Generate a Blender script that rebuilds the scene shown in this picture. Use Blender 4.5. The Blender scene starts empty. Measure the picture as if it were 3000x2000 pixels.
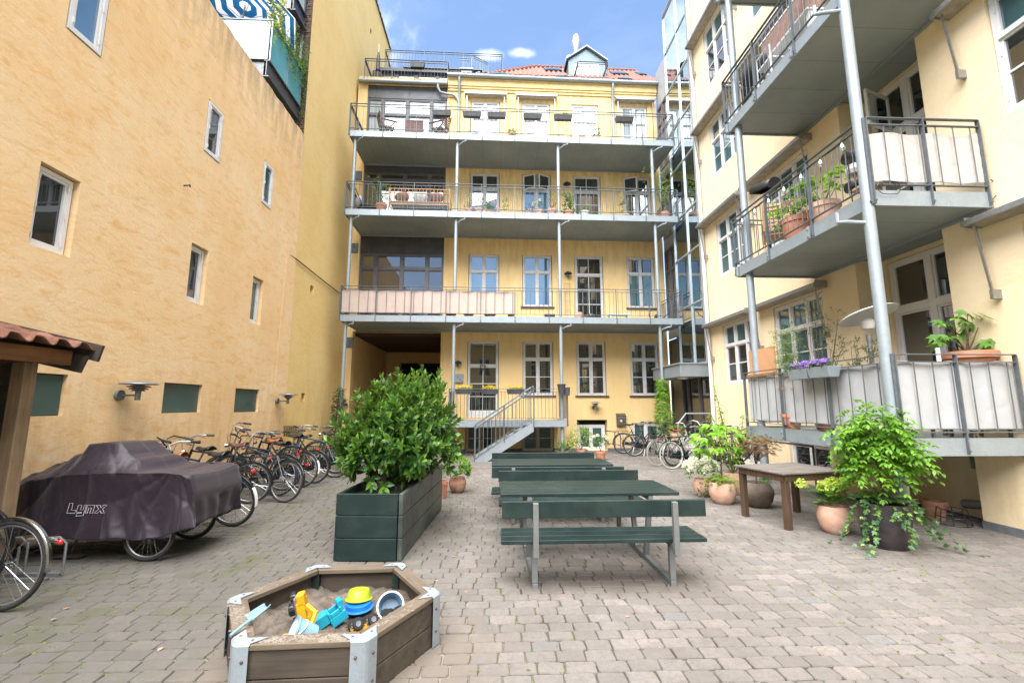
import bpy, math, random
from mathutils import Vector, Matrix, Euler, noise
R = math.radians
SC = bpy.context.scene
COL = SC.collection
random.seed(7)
rnd = random.uniform

# ------------------------------------------------------------------ camera, sky, sun, exposure
cd = bpy.data.cameras.new('camera'); cam = bpy.data.objects.new('camera', cd); COL.objects.link(cam)
cd.sensor_width = 36.0; cd.lens = 36.0 * 1301 / 3000; cd.clip_end = 2000; cd.clip_start = 0.05
cam.location = (0, 0, 1.6)
cam.rotation_euler = (R(90 + 8.15), 0, R(-2.2))
SC.camera = cam
SUN_EL, SUN_AZ = 62.0, -156.0     # azimuth of the sun measured clockwise from +Y (north)
w = bpy.data.worlds.new('World'); SC.world = w; w.use_nodes = True
nt = w.node_tree; bg = nt.nodes['Background']
sky = nt.nodes.new('ShaderNodeTexSky'); sky.sky_type = 'NISHITA'; sky.sun_disc = False
sky.sun_elevation = R(SUN_EL); sky.sun_rotation = R(SUN_AZ)
sky.air_density = 1.0; sky.dust_density = 0.6; sky.ozone_density = 1.6
# thin fair-weather cloud laid into the sky by direction
tc = nt.nodes.new('ShaderNodeTexCoord'); mp = nt.nodes.new('ShaderNodeMapping'); mp.inputs['Scale'].default_value = (1.6, 1.6, 4.5)
nz = nt.nodes.new('ShaderNodeTexNoise'); nz.inputs['Scale'].default_value = 2.3; nz.inputs['Detail'].default_value = 7; nz.inputs['Roughness'].default_value = .55
rp = nt.nodes.new('ShaderNodeValToRGB'); rp.color_ramp.elements[0].position = .50; rp.color_ramp.elements[1].position = .78
mx = nt.nodes.new('ShaderNodeMixRGB'); mx.inputs[2].default_value = (8.0, 8.3, 9.0, 1)
nt.links.new(tc.outputs['Generated'], mp.inputs[0]); nt.links.new(mp.outputs[0], nz.inputs['Vector'])
nt.links.new(nz.outputs['Fac'], rp.inputs[0])
# one small cumulus over the far roof: a lobe round one sky direction
def cloud_lobe(d, r, stretch, seed):
    d = Vector(d).normalized()
    m2 = nt.nodes.new('ShaderNodeMapping'); m2.vector_type = 'POINT'
    m2.inputs['Location'].default_value = tuple(-d); 
    sb = nt.nodes.new('ShaderNodeVectorMath'); sb.operation = 'SUBTRACT'; sb.inputs[1].default_value = tuple(d)
    sc = nt.nodes.new('ShaderNodeVectorMath'); sc.operation = 'MULTIPLY'; sc.inputs[1].default_value = stretch
    nn = nt.nodes.new('ShaderNodeTexNoise'); nn.inputs['Scale'].default_value = 30 ; nn.inputs['Detail'].default_value = 6
    ln = nt.nodes.new('ShaderNodeVectorMath'); ln.operation = 'LENGTH'
    a1 = nt.nodes.new('ShaderNodeMath'); a1.operation = 'MULTIPLY'; a1.inputs[1].default_value = r * 1.1
    a2 = nt.nodes.new('ShaderNodeMath'); a2.operation = 'ADD'
    r2 = nt.nodes.new('ShaderNodeMapRange'); r2.inputs[1].default_value = r * 1.5; r2.inputs[2].default_value = r * .45; r2.interpolation_type = 'SMOOTHSTEP'
    r2.inputs[3].default_value = 0; r2.inputs[4].default_value = .5
    nt.nodes.remove(m2)
    nt.links.new(tc.outputs['Generated'], sb.inputs[0]); nt.links.new(sb.outputs[0], sc.inputs[0]); nt.links.new(sc.outputs[0], ln.inputs[0])
    nt.links.new(tc.outputs['Generated'], nn.inputs['Vector']); nt.links.new(nn.outputs['Fac'], a1.inputs[0])
    nt.links.new(ln.outputs['Value'], a2.inputs[0]); nt.links.new(a1.outputs[0], a2.inputs[1]); nt.links.new(a2.outputs[0], r2.inputs[0])
    return r2.outputs[0]
def mmax(a, b):
    m = nt.nodes.new('ShaderNodeMath'); m.operation = 'MAXIMUM'; nt.links.new(a, m.inputs[0]); nt.links.new(b, m.inputs[1]); return m.outputs[0]
DC = dict(c1=(0.047, 0.7517, 0.658), c2=(-0.012, 0.755, 0.6535))
mul = nt.nodes.new('ShaderNodeMath'); mul.operation = 'MULTIPLY'; mul.inputs[1].default_value = .05
nt.links.new(rp.outputs[0], mul.inputs[0])
cl = mmax(mul.outputs[0], cloud_lobe(DC['c1'], .034, (1, 2.6, 2.6), 1))
cl = mmax(cl, cloud_lobe(DC['c2'], .034, (1, 2.4, 2.4), 2))
cl = mmax(cl, cloud_lobe((-.36,.70,.615), .26, (1, 1, 1), 3)); cl = mmax(cl, cloud_lobe((-.62,.35,.70), .26, (1, 1, 1.2), 4))
nt.links.new(cl, mx.inputs[0]); nt.links.new(sky.outputs[0], mx.inputs[1]); nt.links.new(mx.outputs[0], bg.inputs[0])
bg.inputs[1].default_value = 0.072
sl = bpy.data.lights.new('sun', 'SUN'); sl.energy = 3.6; sl.angle = R(80); sl.color = (1, .955, .90)
sun = bpy.data.objects.new('sun', sl); COL.objects.link(sun)
sa = R(SUN_AZ); se = R(SUN_EL)
sdir = Vector((math.sin(sa) * math.cos(se), math.cos(sa) * math.cos(se), math.sin(se)))
sun.rotation_euler = sdir.to_track_quat('Z', 'Y').to_euler(); sun.location = sdir * 40
vs = SC.view_settings; vs.view_transform = 'Standard'; vs.look = 'None'; vs.gamma = 1; vs.exposure = 2.33; vs.use_curve_mapping = False

# ------------------------------------------------------------------ helpers
I4 = Matrix.Identity(4)
class MB:
    def __init__(s, M=I4): s.v = []; s.f = []; s.M = M
    def add(s, vs_, fs):
        o = len(s.v); M = s.M
        s.v += [tuple(M @ Vector(p)) for p in vs_]; s.f += [tuple(i + o for i in f) for f in fs]
    def box(s, c, d, rot=None):
        x, y, z = d[0] / 2, d[1] / 2, d[2] / 2; c = Vector(c)
        P = [Vector(p) for p in ((-x,-y,-z),(x,-y,-z),(x,y,-z),(-x,y,-z),(-x,-y,z),(x,-y,z),(x,y,z),(-x,y,z))]
        if rot is not None: P = [rot @ p for p in P]
        s.add([c + p for p in P], [(0,3,2,1),(4,5,6,7),(0,1,5,4),(1,2,6,5),(2,3,7,6),(3,0,4,7)])
    def b2(s, x0, y0, z0, x1, y1, z1): s.box(((x0+x1)/2,(y0+y1)/2,(z0+z1)/2), (abs(x1-x0),abs(y1-y0),abs(z1-z0)))
    def bar(s, p, q, w_, h):
        p = Vector(p); q = Vector(q); d = q - p; L = d.length
        if L < 1e-6: return
        s.box((p+q)/2, (w_, h, L), d.to_track_quat('Z', 'Y').to_matrix())
    def bar2(s, p, q, t, h):      # bar whose h stays as upright as it can
        p = Vector(p); q = Vector(q); d = (q-p); L = d.length; d.normalize()
        sd = d.cross(Vector((0,0,1))); 
        if sd.length < 1e-4: sd = Vector((0,1,0))
        sd.normalize(); up = sd.cross(d)
        m = Matrix((d, sd, up)).transposed()
        s.box((p+q)/2, (L, t, h), m)
    def tube(s, pts, r, n=8, caps=True, closed=False):
        pts = [Vector(p) for p in pts]; m = len(pts)
        if not hasattr(r, '__len__'): r = [r]*m
        vs_ = []; prev = None
        for i, p in enumerate(pts):
            if closed: d = pts[(i+1) % m] - pts[i-1]
            else: d = pts[min(i+1, m-1)] - pts[max(i-1, 0)]
            if d.length < 1e-9: d = Vector((0,0,1))
            d.normalize()
            if prev is None: a = d.orthogonal().normalized()
            else:
                a = prev - d * prev.dot(d)
                a = a.normalized() if a.length > 1e-6 else d.orthogonal().normalized()
            prev = a; b = d.cross(a)
            for k in range(n):
                t = 2*math.pi*k/n; vs_.append(p + (a*math.cos(t)+b*math.sin(t))*r[i])
        fs = []
        for i in range(m if closed else m-1):
            j = (i+1) % m
            for k in range(n):
                k2 = (k+1) % n; fs.append((i*n+k, i*n+k2, j*n+k2, j*n+k))
        if caps and not closed: fs.append(tuple(range(n-1,-1,-1))); fs.append(tuple((m-1)*n+k for k in range(n)))
        s.add(vs_, fs)
    def lathe(s, prof, n=24, c=(0,0,0), M=None, cap=True):
        c = Vector(c); vs_ = []; m = len(prof)
        for r_, z in prof:
            for k in range(n):
                t = 2*math.pi*k/n; p = Vector((r_*math.cos(t), r_*math.sin(t), z))
                vs_.append(c + ((M @ p) if M is not None else p))
        fs = [(i*n+k, i*n+(k+1)%n, (i+1)*n+(k+1)%n, (i+1)*n+k) for i in range(m-1) for k in range(n)]
        if cap: fs.append(tuple(range(n-1,-1,-1))); fs.append(tuple((m-1)*n+k for k in range(n)))
        s.add(vs_, fs)
    def ball(s, c, r, n=10, sc=(1,1,1), M=None):
        pr = [(max(1e-4, math.sin(math.pi*i/n))*r, -math.cos(math.pi*i/n)*r) for i in range(n+1)]
        o = len(s.v); S = Matrix.Diagonal(Vector(sc)); 
        s.lathe(pr, n*2 if n < 8 else int(n*1.6), c, (M @ S) if M is not None else S)
    def prism(s, poly, a, b, ax='z'):
        n = len(poly)
        def P(u, v, t): return {'z': (u, v, t), 'y': (u, t, v), 'x': (t, u, v)}[ax]
        s.add([P(u, v, a) for u, v in poly] + [P(u, v, b) for u, v in poly],
              [tuple(range(n-1,-1,-1)), tuple(range(n, 2*n))] + [(i, (i+1)%n, n+(i+1)%n, n+i) for i in range(n)])
    def grid(s, fn, nu, nv, thick=None):
        vs_ = [fn(i/nu, j/nv) for i in range(nu+1) for j in range(nv+1)]
        q = nv+1; s.add(vs_, [(i*q+j, (i+1)*q+j, (i+1)*q+j+1, i*q+j+1) for i in range(nu) for j in range(nv)])
    def build(s, name, mat, parent=None, smooth=False, bevel=0, M=None, solid=0, ang=35):
        me = bpy.data.meshes.new(name); me.from_pydata(s.v, [], s.f); me.update()
        if mat: me.materials.append(mat)
        if smooth:
            me.shade_smooth() if hasattr(me, 'shade_smooth') else None
            try: me.set_sharp_from_angle(angle=R(ang))
            except Exception: pass
        o = bpy.data.objects.new(name, me); COL.objects.link(o)
        if parent is not None: o.parent = parent
        if M is not None: o.matrix_basis = M
        if solid: md = o.modifiers.new('t', 'SOLIDIFY'); md.thickness = solid; md.offset = 0
        if bevel:
            md = o.modifiers.new('b', 'BEVEL'); md.width = bevel; md.segments = 2; md.limit_method = 'ANGLE'; md.angle_limit = R(50)
        return o
def tag(o, label, cat, group=None, kind=None):
    o['label'] = label; o['category'] = cat
    if group: o['group'] = group
    if kind: o['kind'] = kind
    return o
def struct(o, kind='structure', label=None, cat=None):
    o['kind'] = kind
    if label: o['label'] = label; o['category'] = cat
    return o
def T(x, y=0, z=0): return Matrix.Translation((x, y, z))
def RZ(d): return Matrix.Rotation(R(d), 4, 'Z')
def RX(d): return Matrix.Rotation(R(d), 4, 'X')
def RY(d): return Matrix.Rotation(R(d), 4, 'Y')
def thing(name, label, cat, M=I4, group=None):
    o = bpy.data.objects.new(name, None); COL.objects.link(o); o.empty_display_size = .2
    o.matrix_basis = M; return tag(o, label, cat, group)
def copy_tree(o, M, label=None, parent=None):
    c = o.copy(); COL.objects.link(c)
    if parent is not None: c.parent = parent
    else:
        c.matrix_basis = M
        if label: c['label'] = label
    for ch in [x for x in bpy.data.objects if x.parent == o]: copy_tree(ch, None, None, c)
    return c
# facade frame: u along the back facade, v into it, z up
FAC = T(0, 16.0, 0) @ RZ(0.9)
# right wall frame: u = -Y, v = X-6.45 ; left wall frame: u = Y, v = -5.4-X
RW = Matrix(((0,1,0,6.45),(-1,0,0,0),(0,0,1,0),(0,0,0,1)))
LW = Matrix(((0,-1,0,-5.4),(1,0,0,0),(0,0,1,0),(0,0,0,1)))

# ------------------------------------------------------------------ materials
MATS = {}
def newmat(name):
    m = bpy.data.materials.new(name); m.use_nodes = True; MATS[name] = m
    return m, m.node_tree, m.node_tree.nodes['Principled BSDF']
def N(nt, t, **k):
    n = nt.nodes.new(t)
    for a, b in k.items():
        if a in n.inputs: n.inputs[a].default_value = b
        else: setattr(n, a, b)
    return n
def ramp(nt, src, stops):
    r = nt.nodes.new('ShaderNodeValToRGB'); e = r.color_ramp.elements
    while len(e) < len(stops): e.new(.5)
    for el, (p, c) in zip(e, stops):
        el.position = p; el.color = c if len(c) == 4 else (*c, 1)
    nt.links.new(src, r.inputs[0]); return r.outputs[0]
def coords(nt, scale=(1,1,1), kind='Object'):
    t = nt.nodes.new('ShaderNodeTexCoord'); m = nt.nodes.new('ShaderNodeMapping'); m.inputs['Scale'].default_value = scale
    nt.links.new(t.outputs[kind], m.inputs[0]); return m.outputs[0]
def nz_(nt, co, sc, det=4, rough=.55, dist=0):
    n = nt.nodes.new('ShaderNodeTexNoise'); n.inputs['Scale'].default_value = sc; n.inputs['Detail'].default_value = det
    n.inputs['Roughness'].default_value = rough; n.inputs['Distortion'].default_value = dist
    nt.links.new(co, n.inputs['Vector']); return n.outputs['Fac']
def mix(nt, fac, a, b, mode='MIX'):
    m = nt.nodes.new('ShaderNodeMixRGB'); m.blend_type = mode
    for i, x in ((0, fac), (1, a), (2, b)):
        if isinstance(x, (int, float)): m.inputs[i].default_value = x
        elif isinstance(x, tuple): m.inputs[i].default_value = x if len(x) == 4 else (*x, 1)
        else: nt.links.new(x, m.inputs[i])
    return m.outputs[0]
def math_(nt, op, a, b=0.0):
    m = nt.nodes.new('ShaderNodeMath'); m.operation = op
    for i, x in ((0, a), (1, b)):
        if isinstance(x, (int, float)): m.inputs[i].default_value = x
        else: nt.links.new(x, m.inputs[i])
    return m.outputs[0]
def bump(nt, b, h, st=.3, dist=.01):
    n = nt.nodes.new('ShaderNodeBump'); n.inputs['Strength'].default_value = st; n.inputs['Distance'].default_value = dist
    nt.links.new(h, n.inputs['Height']); nt.links.new(n.outputs[0], b.inputs['Normal']); return n
def simple(name, col, rough=.6, metal=0, var=.15, nsc=12, bst=.0, bsc=60, scale=(1,1,1), spec=.5, bdist=.004, col2=None, det=5):
    m, nt, b = newmat(name); co = coords(nt, scale)
    c2 = col2 or tuple(max(0, x*(1-2*var)) for x in col)
    hi = tuple(min(1, x*(1+var)) for x in col)
    f = nz_(nt, co, nsc, det)
    nt.links.new(ramp(nt, f, [(.3, c2), (.7, hi)]), b.inputs['Base Color'])
    b.inputs['Metallic'].default_value = metal; b.inputs['Specular IOR Level'].default_value = spec
    rr = nz_(nt, co, nsc*2.3, 4)
    mr = nt.nodes.new('ShaderNodeMapRange'); mr.inputs[3].default_value = max(0, rough-.12); mr.inputs[4].default_value = min(1, rough+.12)
    nt.links.new(rr, mr.inputs[0]); nt.links.new(mr.outputs[0], b.inputs['Roughness'])
    if bst: bump(nt, b, nz_(nt, co, bsc, 5), bst, bdist)
    return m
def nt_col(nt, co, sc):
    n = nt.nodes.new('ShaderNodeTexNoise'); n.inputs['Scale'].default_value = sc; n.inputs['Detail'].default_value = 6; nt.links.new(co, n.inputs['Vector']); return n.outputs['Color']
def plaster(name, col, dark, light, pat=1.0, streak=(1, 1, 1), bst=.5, stain=None, brickish=0):
    m, nt, b = newmat(name); co = coords(nt)
    cs = coords(nt, streak)
    big = nz_(nt, co, .6, 6, .62); mid = nz_(nt, cs, 3.0, 7, .68, .8); fine = nz_(nt, co, 40, 4)
    c = ramp(nt, big, [(.3, dark), (.5, col), (.72, light)])
    sp = ramp(nt, mid, [(.50, (0,0,0)), (.58, (.45*pat,)*3), (.68, (.95*pat,)*3)])
    c = mix(nt, sp, c, tuple(x*y for x, y in zip(dark, (.97, .80, .58))))
    c = mix(nt, math_(nt, 'MULTIPLY', fine, .22), c, tuple(x*.72 for x in col))
    wc = nt.nodes.new('ShaderNodeTexVoronoi'); wc.feature = 'DISTANCE_TO_EDGE'; wc.inputs['Scale'].default_value = .55
    nt.links.new(mix(nt, .25, co, nt_col(nt, co, 1.1)), wc.inputs['Vector'])
    c = mix(nt, math_(nt, 'MULTIPLY', ramp(nt, wc.outputs['Distance'], [(.0, (1,1,1)), (.004, (0,0,0))]), .10), c, tuple(x*.5 for x in dark))
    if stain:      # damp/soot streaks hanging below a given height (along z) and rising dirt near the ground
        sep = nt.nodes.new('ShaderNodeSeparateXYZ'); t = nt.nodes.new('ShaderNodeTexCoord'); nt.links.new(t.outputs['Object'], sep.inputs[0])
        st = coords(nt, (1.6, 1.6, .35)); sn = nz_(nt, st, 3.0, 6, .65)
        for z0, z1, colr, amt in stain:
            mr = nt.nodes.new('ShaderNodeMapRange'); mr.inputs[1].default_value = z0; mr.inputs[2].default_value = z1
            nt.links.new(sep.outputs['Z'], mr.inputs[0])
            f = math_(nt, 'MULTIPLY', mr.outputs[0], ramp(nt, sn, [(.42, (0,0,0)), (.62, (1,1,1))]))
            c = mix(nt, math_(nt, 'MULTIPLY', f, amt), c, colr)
    nt.links.new(c, b.inputs['Base Color']); b.inputs['Roughness'].default_value = .9; b.inputs['Specular IOR Level'].default_value = .2
    h = mix(nt, .5, nz_(nt, cs, 5, 6, .6), nz_(nt, co, 26, 5))
    if brickish:
        bt = nt.nodes.new('ShaderNodeTexBrick'); bt.inputs['Scale'].default_value = 1; bt.inputs['Brick Width'].default_value = .24; bt.inputs['Row Height'].default_value = .075
        bt.inputs['Mortar Size'].default_value = .01; bt.inputs['Mortar Smooth'].default_value = 1
        bt.inputs['Color1'].default_value = (1,1,1,1); bt.inputs['Color2'].default_value = (.85,.85,.85,1); bt.inputs['Mortar'].default_value = (0,0,0,1)
        sp2 = nt.nodes.new('ShaderNodeSeparateXYZ'); cb = nt.nodes.new('ShaderNodeCombineXYZ'); t2 = nt.nodes.new('ShaderNodeTexCoord')
        nt.links.new(t2.outputs['Object'], sp2.inputs[0]); nt.links.new(sp2.outputs['X'], cb.inputs[0]); nt.links.new(sp2.outputs['Z'], cb.inputs[1]); nt.links.new(cb.outputs[0], bt.inputs['Vector'])
        h = mix(nt, brickish, h, bt.outputs['Color'])
    bump(nt, b, h, bst, .03); return m
M_peach = plaster('peach_plaster', (.80,.575,.325), (.75,.495,.235), (.82,.64,.42), .75, (1,1,2.6), .24, [(7.9, 9.15, (.30,.25,.18), .8), (3.0, .0, (.52,.30,.12), .6), (2.2, 9.0, (.60,.38,.17), .25)])
M_ochre = plaster('ochre_plaster', (.74,.545,.235), (.70,.50,.20), (.77,.58,.28), .35, (1,1,2.0), .4, [(3.0, 0, (.42,.27,.08), .45)])
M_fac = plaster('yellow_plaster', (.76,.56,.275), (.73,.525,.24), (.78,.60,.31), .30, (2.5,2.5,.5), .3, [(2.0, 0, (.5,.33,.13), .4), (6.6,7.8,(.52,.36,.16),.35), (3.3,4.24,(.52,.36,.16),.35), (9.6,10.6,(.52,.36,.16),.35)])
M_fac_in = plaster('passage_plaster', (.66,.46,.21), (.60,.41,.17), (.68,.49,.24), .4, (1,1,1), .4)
M_right = plaster('cream_plaster', (.78,.65,.44), (.75,.60,.38), (.80,.68,.48), .25, (1,1,1.5), .3, [(2.2, 0, (.55,.40,.19), .4)])
M_cornice = simple('cornice_plaster', (.68,.51,.24), .85, 0, .08, 5)
M_plinth = simple('grey_plinth', (.13,.14,.15), .8, 0, .2, 8, .3, 40)
M_reveal = simple('rough_render', (.42,.36,.29), .9, 0, .2, 14, .5, 30)
def galv(name, col, rough=.42, metal=.75):
    m, nt, b = newmat(name); co = coords(nt)
    v = nt.nodes.new('ShaderNodeTexVoronoi'); v.inputs['Scale'].default_value = 70; nt.links.new(co, v.inputs['Vector'])
    f = mix(nt, .75, v.outputs['Color'], nz_(nt, co, 7, 5))
    c = ramp(nt, f, [(.2, tuple(x*.82 for x in col)), (.55, col), (.85, tuple(min(1, x*1.12) for x in col))])
    rs = coords(nt, (3, 3, .6)); c = mix(nt, ramp(nt, nz_(nt, rs, 4, 6, .7), [(.62, (0,0,0)), (.8, (.5,)*3)]), c, (.62,.64,.62))
    nt.links.new(c, b.inputs['Base Color']); b.inputs['Metallic'].default_value = metal; b.inputs['Roughness'].default_value = rough
    return m
M_galv = galv('galvanised_steel', (.27,.315,.345), .5, .3)
M_galvd = galv('dull_galvanised_steel', (.17,.18,.178), .55, .4)
M_zinc = galv('zinc_sheet', (.24,.275,.295), .5, .3)
M_rail = simple('rail_steel', (.11,.127,.14), .5, .2, .1, 20)
def underside():
    m, nt, b = newmat('deck_underside'); co = coords(nt)
    f = nz_(nt, co, 1.2, 5); c = ramp(nt, f, [(.3, (.20,.228,.228)), (.7, (.27,.298,.292))])
    sp = ramp(nt, nz_(nt, co, 9, 8, .8), [(.74, (0,0,0)), (.78, (.8,)*3)])
    c = mix(nt, sp, c, (.36,.35,.30))
    sep = nt.nodes.new('ShaderNodeSeparateXYZ'); nt.links.new(co, sep.inputs[0]); fr = math_(nt, 'FRACT', math_(nt, 'MULTIPLY', math_(nt, 'ADD', sep.outputs['X'], 50.0), 1/.66))
    c = mix(nt, ramp(nt, fr, [(0, (1,1,1)), (.016, (0,0,0))]), c, (.05,.05,.045))
    nt.links.new(c, b.inputs['Base Color']); b.inputs['Roughness'].default_value = .55; return m
M_under = underside()
M_white = simple('white_paint', (.64,.64,.64), .45, 0, .02, 6)
M_greyf = simple('grey_white_frame', (.54,.54,.53), .5, 0, .06, 8)
M_beige_f = simple('beige_frame', (.50,.46,.38), .6, 0, .12, 8)
M_anth = simple('anthracite_panel', (.055,.058,.07), .45, 0, .12, 3)
M_frame_d = simple('brown_grey_frame', (.105,.095,.10), .4, 0, .08, 6)
M_black = simple('black_plastic', (.018,.02,.022), .42, 0, .2, 20)
M_rubber = simple('tyre_rubber', (.022,.021,.02), .75, 0, .2, 30)
M_tyre_tan = simple('tyre_beige', (.45,.43,.37), .7, 0, .1, 30)
M_chrome = simple('polished_steel', (.42,.43,.45), .24, 1, .06, 20)
M_alu = simple('brushed_aluminium', (.36,.37,.38), .38, .8, .08, 25)
M_bikeblk = simple('black_lacquer', (.012,.014,.018), .22, .0, .2, 10)
M_bikeblue = simple('dark_blue_lacquer', (.02,.035,.06), .22, .0, .2, 10)
M_bikegrn = simple('bottle_green_lacquer', (.012,.05,.035), .22, 0, .2, 10)
M_bikewht = simple('white_lacquer', (.50,.50,.49), .25, 0, .06, 10)
M_brown = simple('brown_leather', (.09,.035,.025), .45, 0, .2, 20, .2, 90)
M_tan = simple('tan_leather', (.34,.10,.03), .42, 0, .2, 20, .2, 90)
M_pole = simple('flue_steel', (.30,.32,.34), .45, .4)
M_redl = simple('red_leather', (.20,.045,.03), .45, 0, .2, 20, .2, 90)
def lens(name, c, e=0):
    m, nt, b = newmat(name); b.inputs['Base Color'].default_value = (*c, 1); b.inputs['Roughness'].default_value = .15; b.inputs['Coat Weight'].default_value = .6; return m
M_red = lens('red_lens', (.55,.01,.01)); M_orange = lens('orange_lens', (.8,.22,.01))
def wood(name, c1, c2, sc=(1,1,1), rough=.7, grain=28, paint=0, ax=0):
    m, nt, b = newmat(name); st = [grain*1.0]*3; st[ax] = grain*.06
    co = coords(nt, tuple(a*b_ for a, b_ in zip(st, sc))); f = nz_(nt, co, 1.0, 6, .65, .3)
    f2 = nz_(nt, coords(nt), 3.0, 4)
    c = ramp(nt, mix(nt, .35, f, f2), [(.32, c1), (.66, c2)])
    if paint:
        cw = coords(nt); c = mix(nt, ramp(nt, nz_(nt, cw, 26, 7, .8), [(.66, (0,0,0)), (.71, (.7,)*3)]), c, (.16,.17,.15))
        c = mix(nt, ramp(nt, nz_(nt, cw, 2.2, 5, .65), [(.45, (0,0,0)), (.7, (.35,)*3)]), c, (.045,.06,.055))
    nt.links.new(c, b.inputs['Base Color']); b.inputs['Roughness'].default_value = rough
    bump(nt, b, f, .35 if not paint else .25, .004); return m
M_greenw = wood('dark_green_painted_wood', (.003,.013,.012), (.006,.021,.019), rough=.42, grain=40, paint=1)
M_greenw_y = wood('green_painted_wood', (.003,.013,.012), (.006,.020,.018), rough=.42, grain=40, paint=1, ax=1)
M_greydirt = simple('dusty_green_paint', (.055,.07,.06), .45, 0, .3, 4, .2, 30)
M_oldw = wood('weathered_wood', (.05,.037,.025), (.16,.125,.088), grain=22)
M_oldw_dark = wood('dark_weathered_wood', (.022,.016,.011), (.075,.058,.042), grain=22)
M_post = wood('rough_post_wood', (.15,.095,.05), (.36,.25,.15), grain=20, ax=2)
M_beam = wood('orange_beam_wood', (.07,.028,.01), (.24,.10,.03), grain=14, ax=1)
M_tarry = wood('tarred_board', (.03,.024,.02), (.07,.055,.045), grain=20, ax=0)
M_tablew = wood('table_frame_wood', (.028,.016,.010), (.095,.052,.028), grain=22, ax=2)
M_tabletop = wood('grey_table_slats', (.075,.064,.055), (.19,.168,.145), grain=26, ax=0)
M_redwood = wood('red_brown_wood', (.06,.016,.012), (.12,.035,.026), grain=20, ax=2, rough=.5)
M_rattan = wood('rattan', (.33,.17,.07), (.58,.34,.17), grain=18, ax=0, rough=.5)
M_teak = wood('pale_teak', (.38,.20,.09), (.60,.38,.2), grain=18, rough=.55)
def glass(name, base, base2=None, ior=1.9, rough=.02, sc=(1,1,1)):
    m, nt, b = newmat(name); co = coords(nt, sc); f = nz_(nt, co, .9, 2)
    nt.links.new(ramp(nt, f, [(.4, base), (.6, base2 or base)]), b.inputs['Base Color'])
    b.inputs['Roughness'].default_value = rough; b.inputs['IOR'].default_value = ior; b.inputs['Specular IOR Level'].default_value = .5
    bump(nt, b, nz_(nt, coords(nt), 1.6, 1), .06, .02)
    return m
M_gl = glass('window_glass', (.012,.014,.015), (.03,.032,.033), 2.2)
M_gl_sky = glass('window_glass_painted_sky', (.05,.12,.20), (.07,.16,.25), 2.6)  # blue of the mirrored sky is put into the pane colour
M_gl_teal = glass('window_glass_teal', (.03,.075,.085), (.06,.13,.14), 2.0)
M_gl_blind = glass('window_glass_white_blind', (.22,.255,.29), (.30,.335,.37), 1.9)
M_gl_curt = glass('window_glass_curtain', (.09,.15,.17), (.34,.38,.40), 1.9, sc=(5,5,.1))
M_gl_frost = glass('matt_green_glass', (.035,.075,.07), (.05,.10,.095), 1.5, .25)
M_frost = glass('frosted_glass', (.30,.42,.46), (.36,.48,.52), 1.5, .35)
M_frost_teal = glass('teal_frosted_glass', (.08,.32,.38), (.11,.37,.43), 1.5, .3)
def curtain_glass(ior=2.1, mn=.55):
    m, nt, b = newmat('tower_glass'); out = nt.nodes['Material Output']
    tr = nt.nodes.new('ShaderNodeBsdfTransparent'); tr.inputs[0].default_value = (.58,.76,.80,1)
    gl = nt.nodes.new('ShaderNodeBsdfGlossy'); gl.inputs[0].default_value = (.85,.95,1,1); gl.inputs['Roughness'].default_value = .015
    lw = nt.nodes.new('ShaderNodeFresnel'); lw.inputs['IOR'].default_value = ior
    mx_ = nt.nodes.new('ShaderNodeMixShader'); mr = nt.nodes.new('ShaderNodeMapRange'); mr.inputs[3].default_value = mn; mr.inputs[4].default_value = 1.0
    nt.links.new(lw.outputs[0], mr.inputs[0]); nt.links.new(mr.outputs[0], mx_.inputs[0]); nt.links.new(tr.outputs[0], mx_.inputs[1]); nt.links.new(gl.outputs[0], mx_.inputs[2])
    nt.links.new(mx_.outputs[0], out.inputs['Surface']); return m
M_tglass = curtain_glass()
def terracotta(name, c, c2, lime=.4):
    m, nt, b = newmat(name); co = coords(nt, (1,1,1.6)); f = nz_(nt, co, 7, 6, .6)
    cc = ramp(nt, f, [(.3, c), (.7, c2)])
    cc = mix(nt, math_(nt, 'MULTIPLY', ramp(nt, nz_(nt, coords(nt), 4, 6, .7), [(.5, (0,0,0)), (.68, (1,1,1))]), lime), cc, (.62,.53,.46))
    nt.links.new(cc, b.inputs['Base Color']); b.inputs['Roughness'].default_value = .82; bump(nt, b, nz_(nt, coords(nt, (1,1,5)), 30, 4), .25, .004); return m
M_terra = terracotta('terracotta', (.42,.17,.09), (.50,.22,.13), .25)
M_terra_p = terracotta('pale_terracotta', (.45,.26,.18), (.56,.36,.27), .5)
M_terra_d = terracotta('stained_terracotta', (.24,.10,.06), (.40,.22,.15), .35)
M_greypot = terracotta('grey_brown_stoneware', (.085,.066,.052), (.17,.135,.11), .1)
M_darkpot = simple('dark_glazed_pot', (.045,.038,.04), .35, 0, .3, 6, .3, 8, bdist=.02)
M_whitepot = simple('white_glazed_pot', (.62,.62,.60), .4, 0, .08, 9)
M_soil = simple('potting_soil', (.035,.022,.014), .95, 0, .4, 40, .8, 40, bdist=.02)
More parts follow.
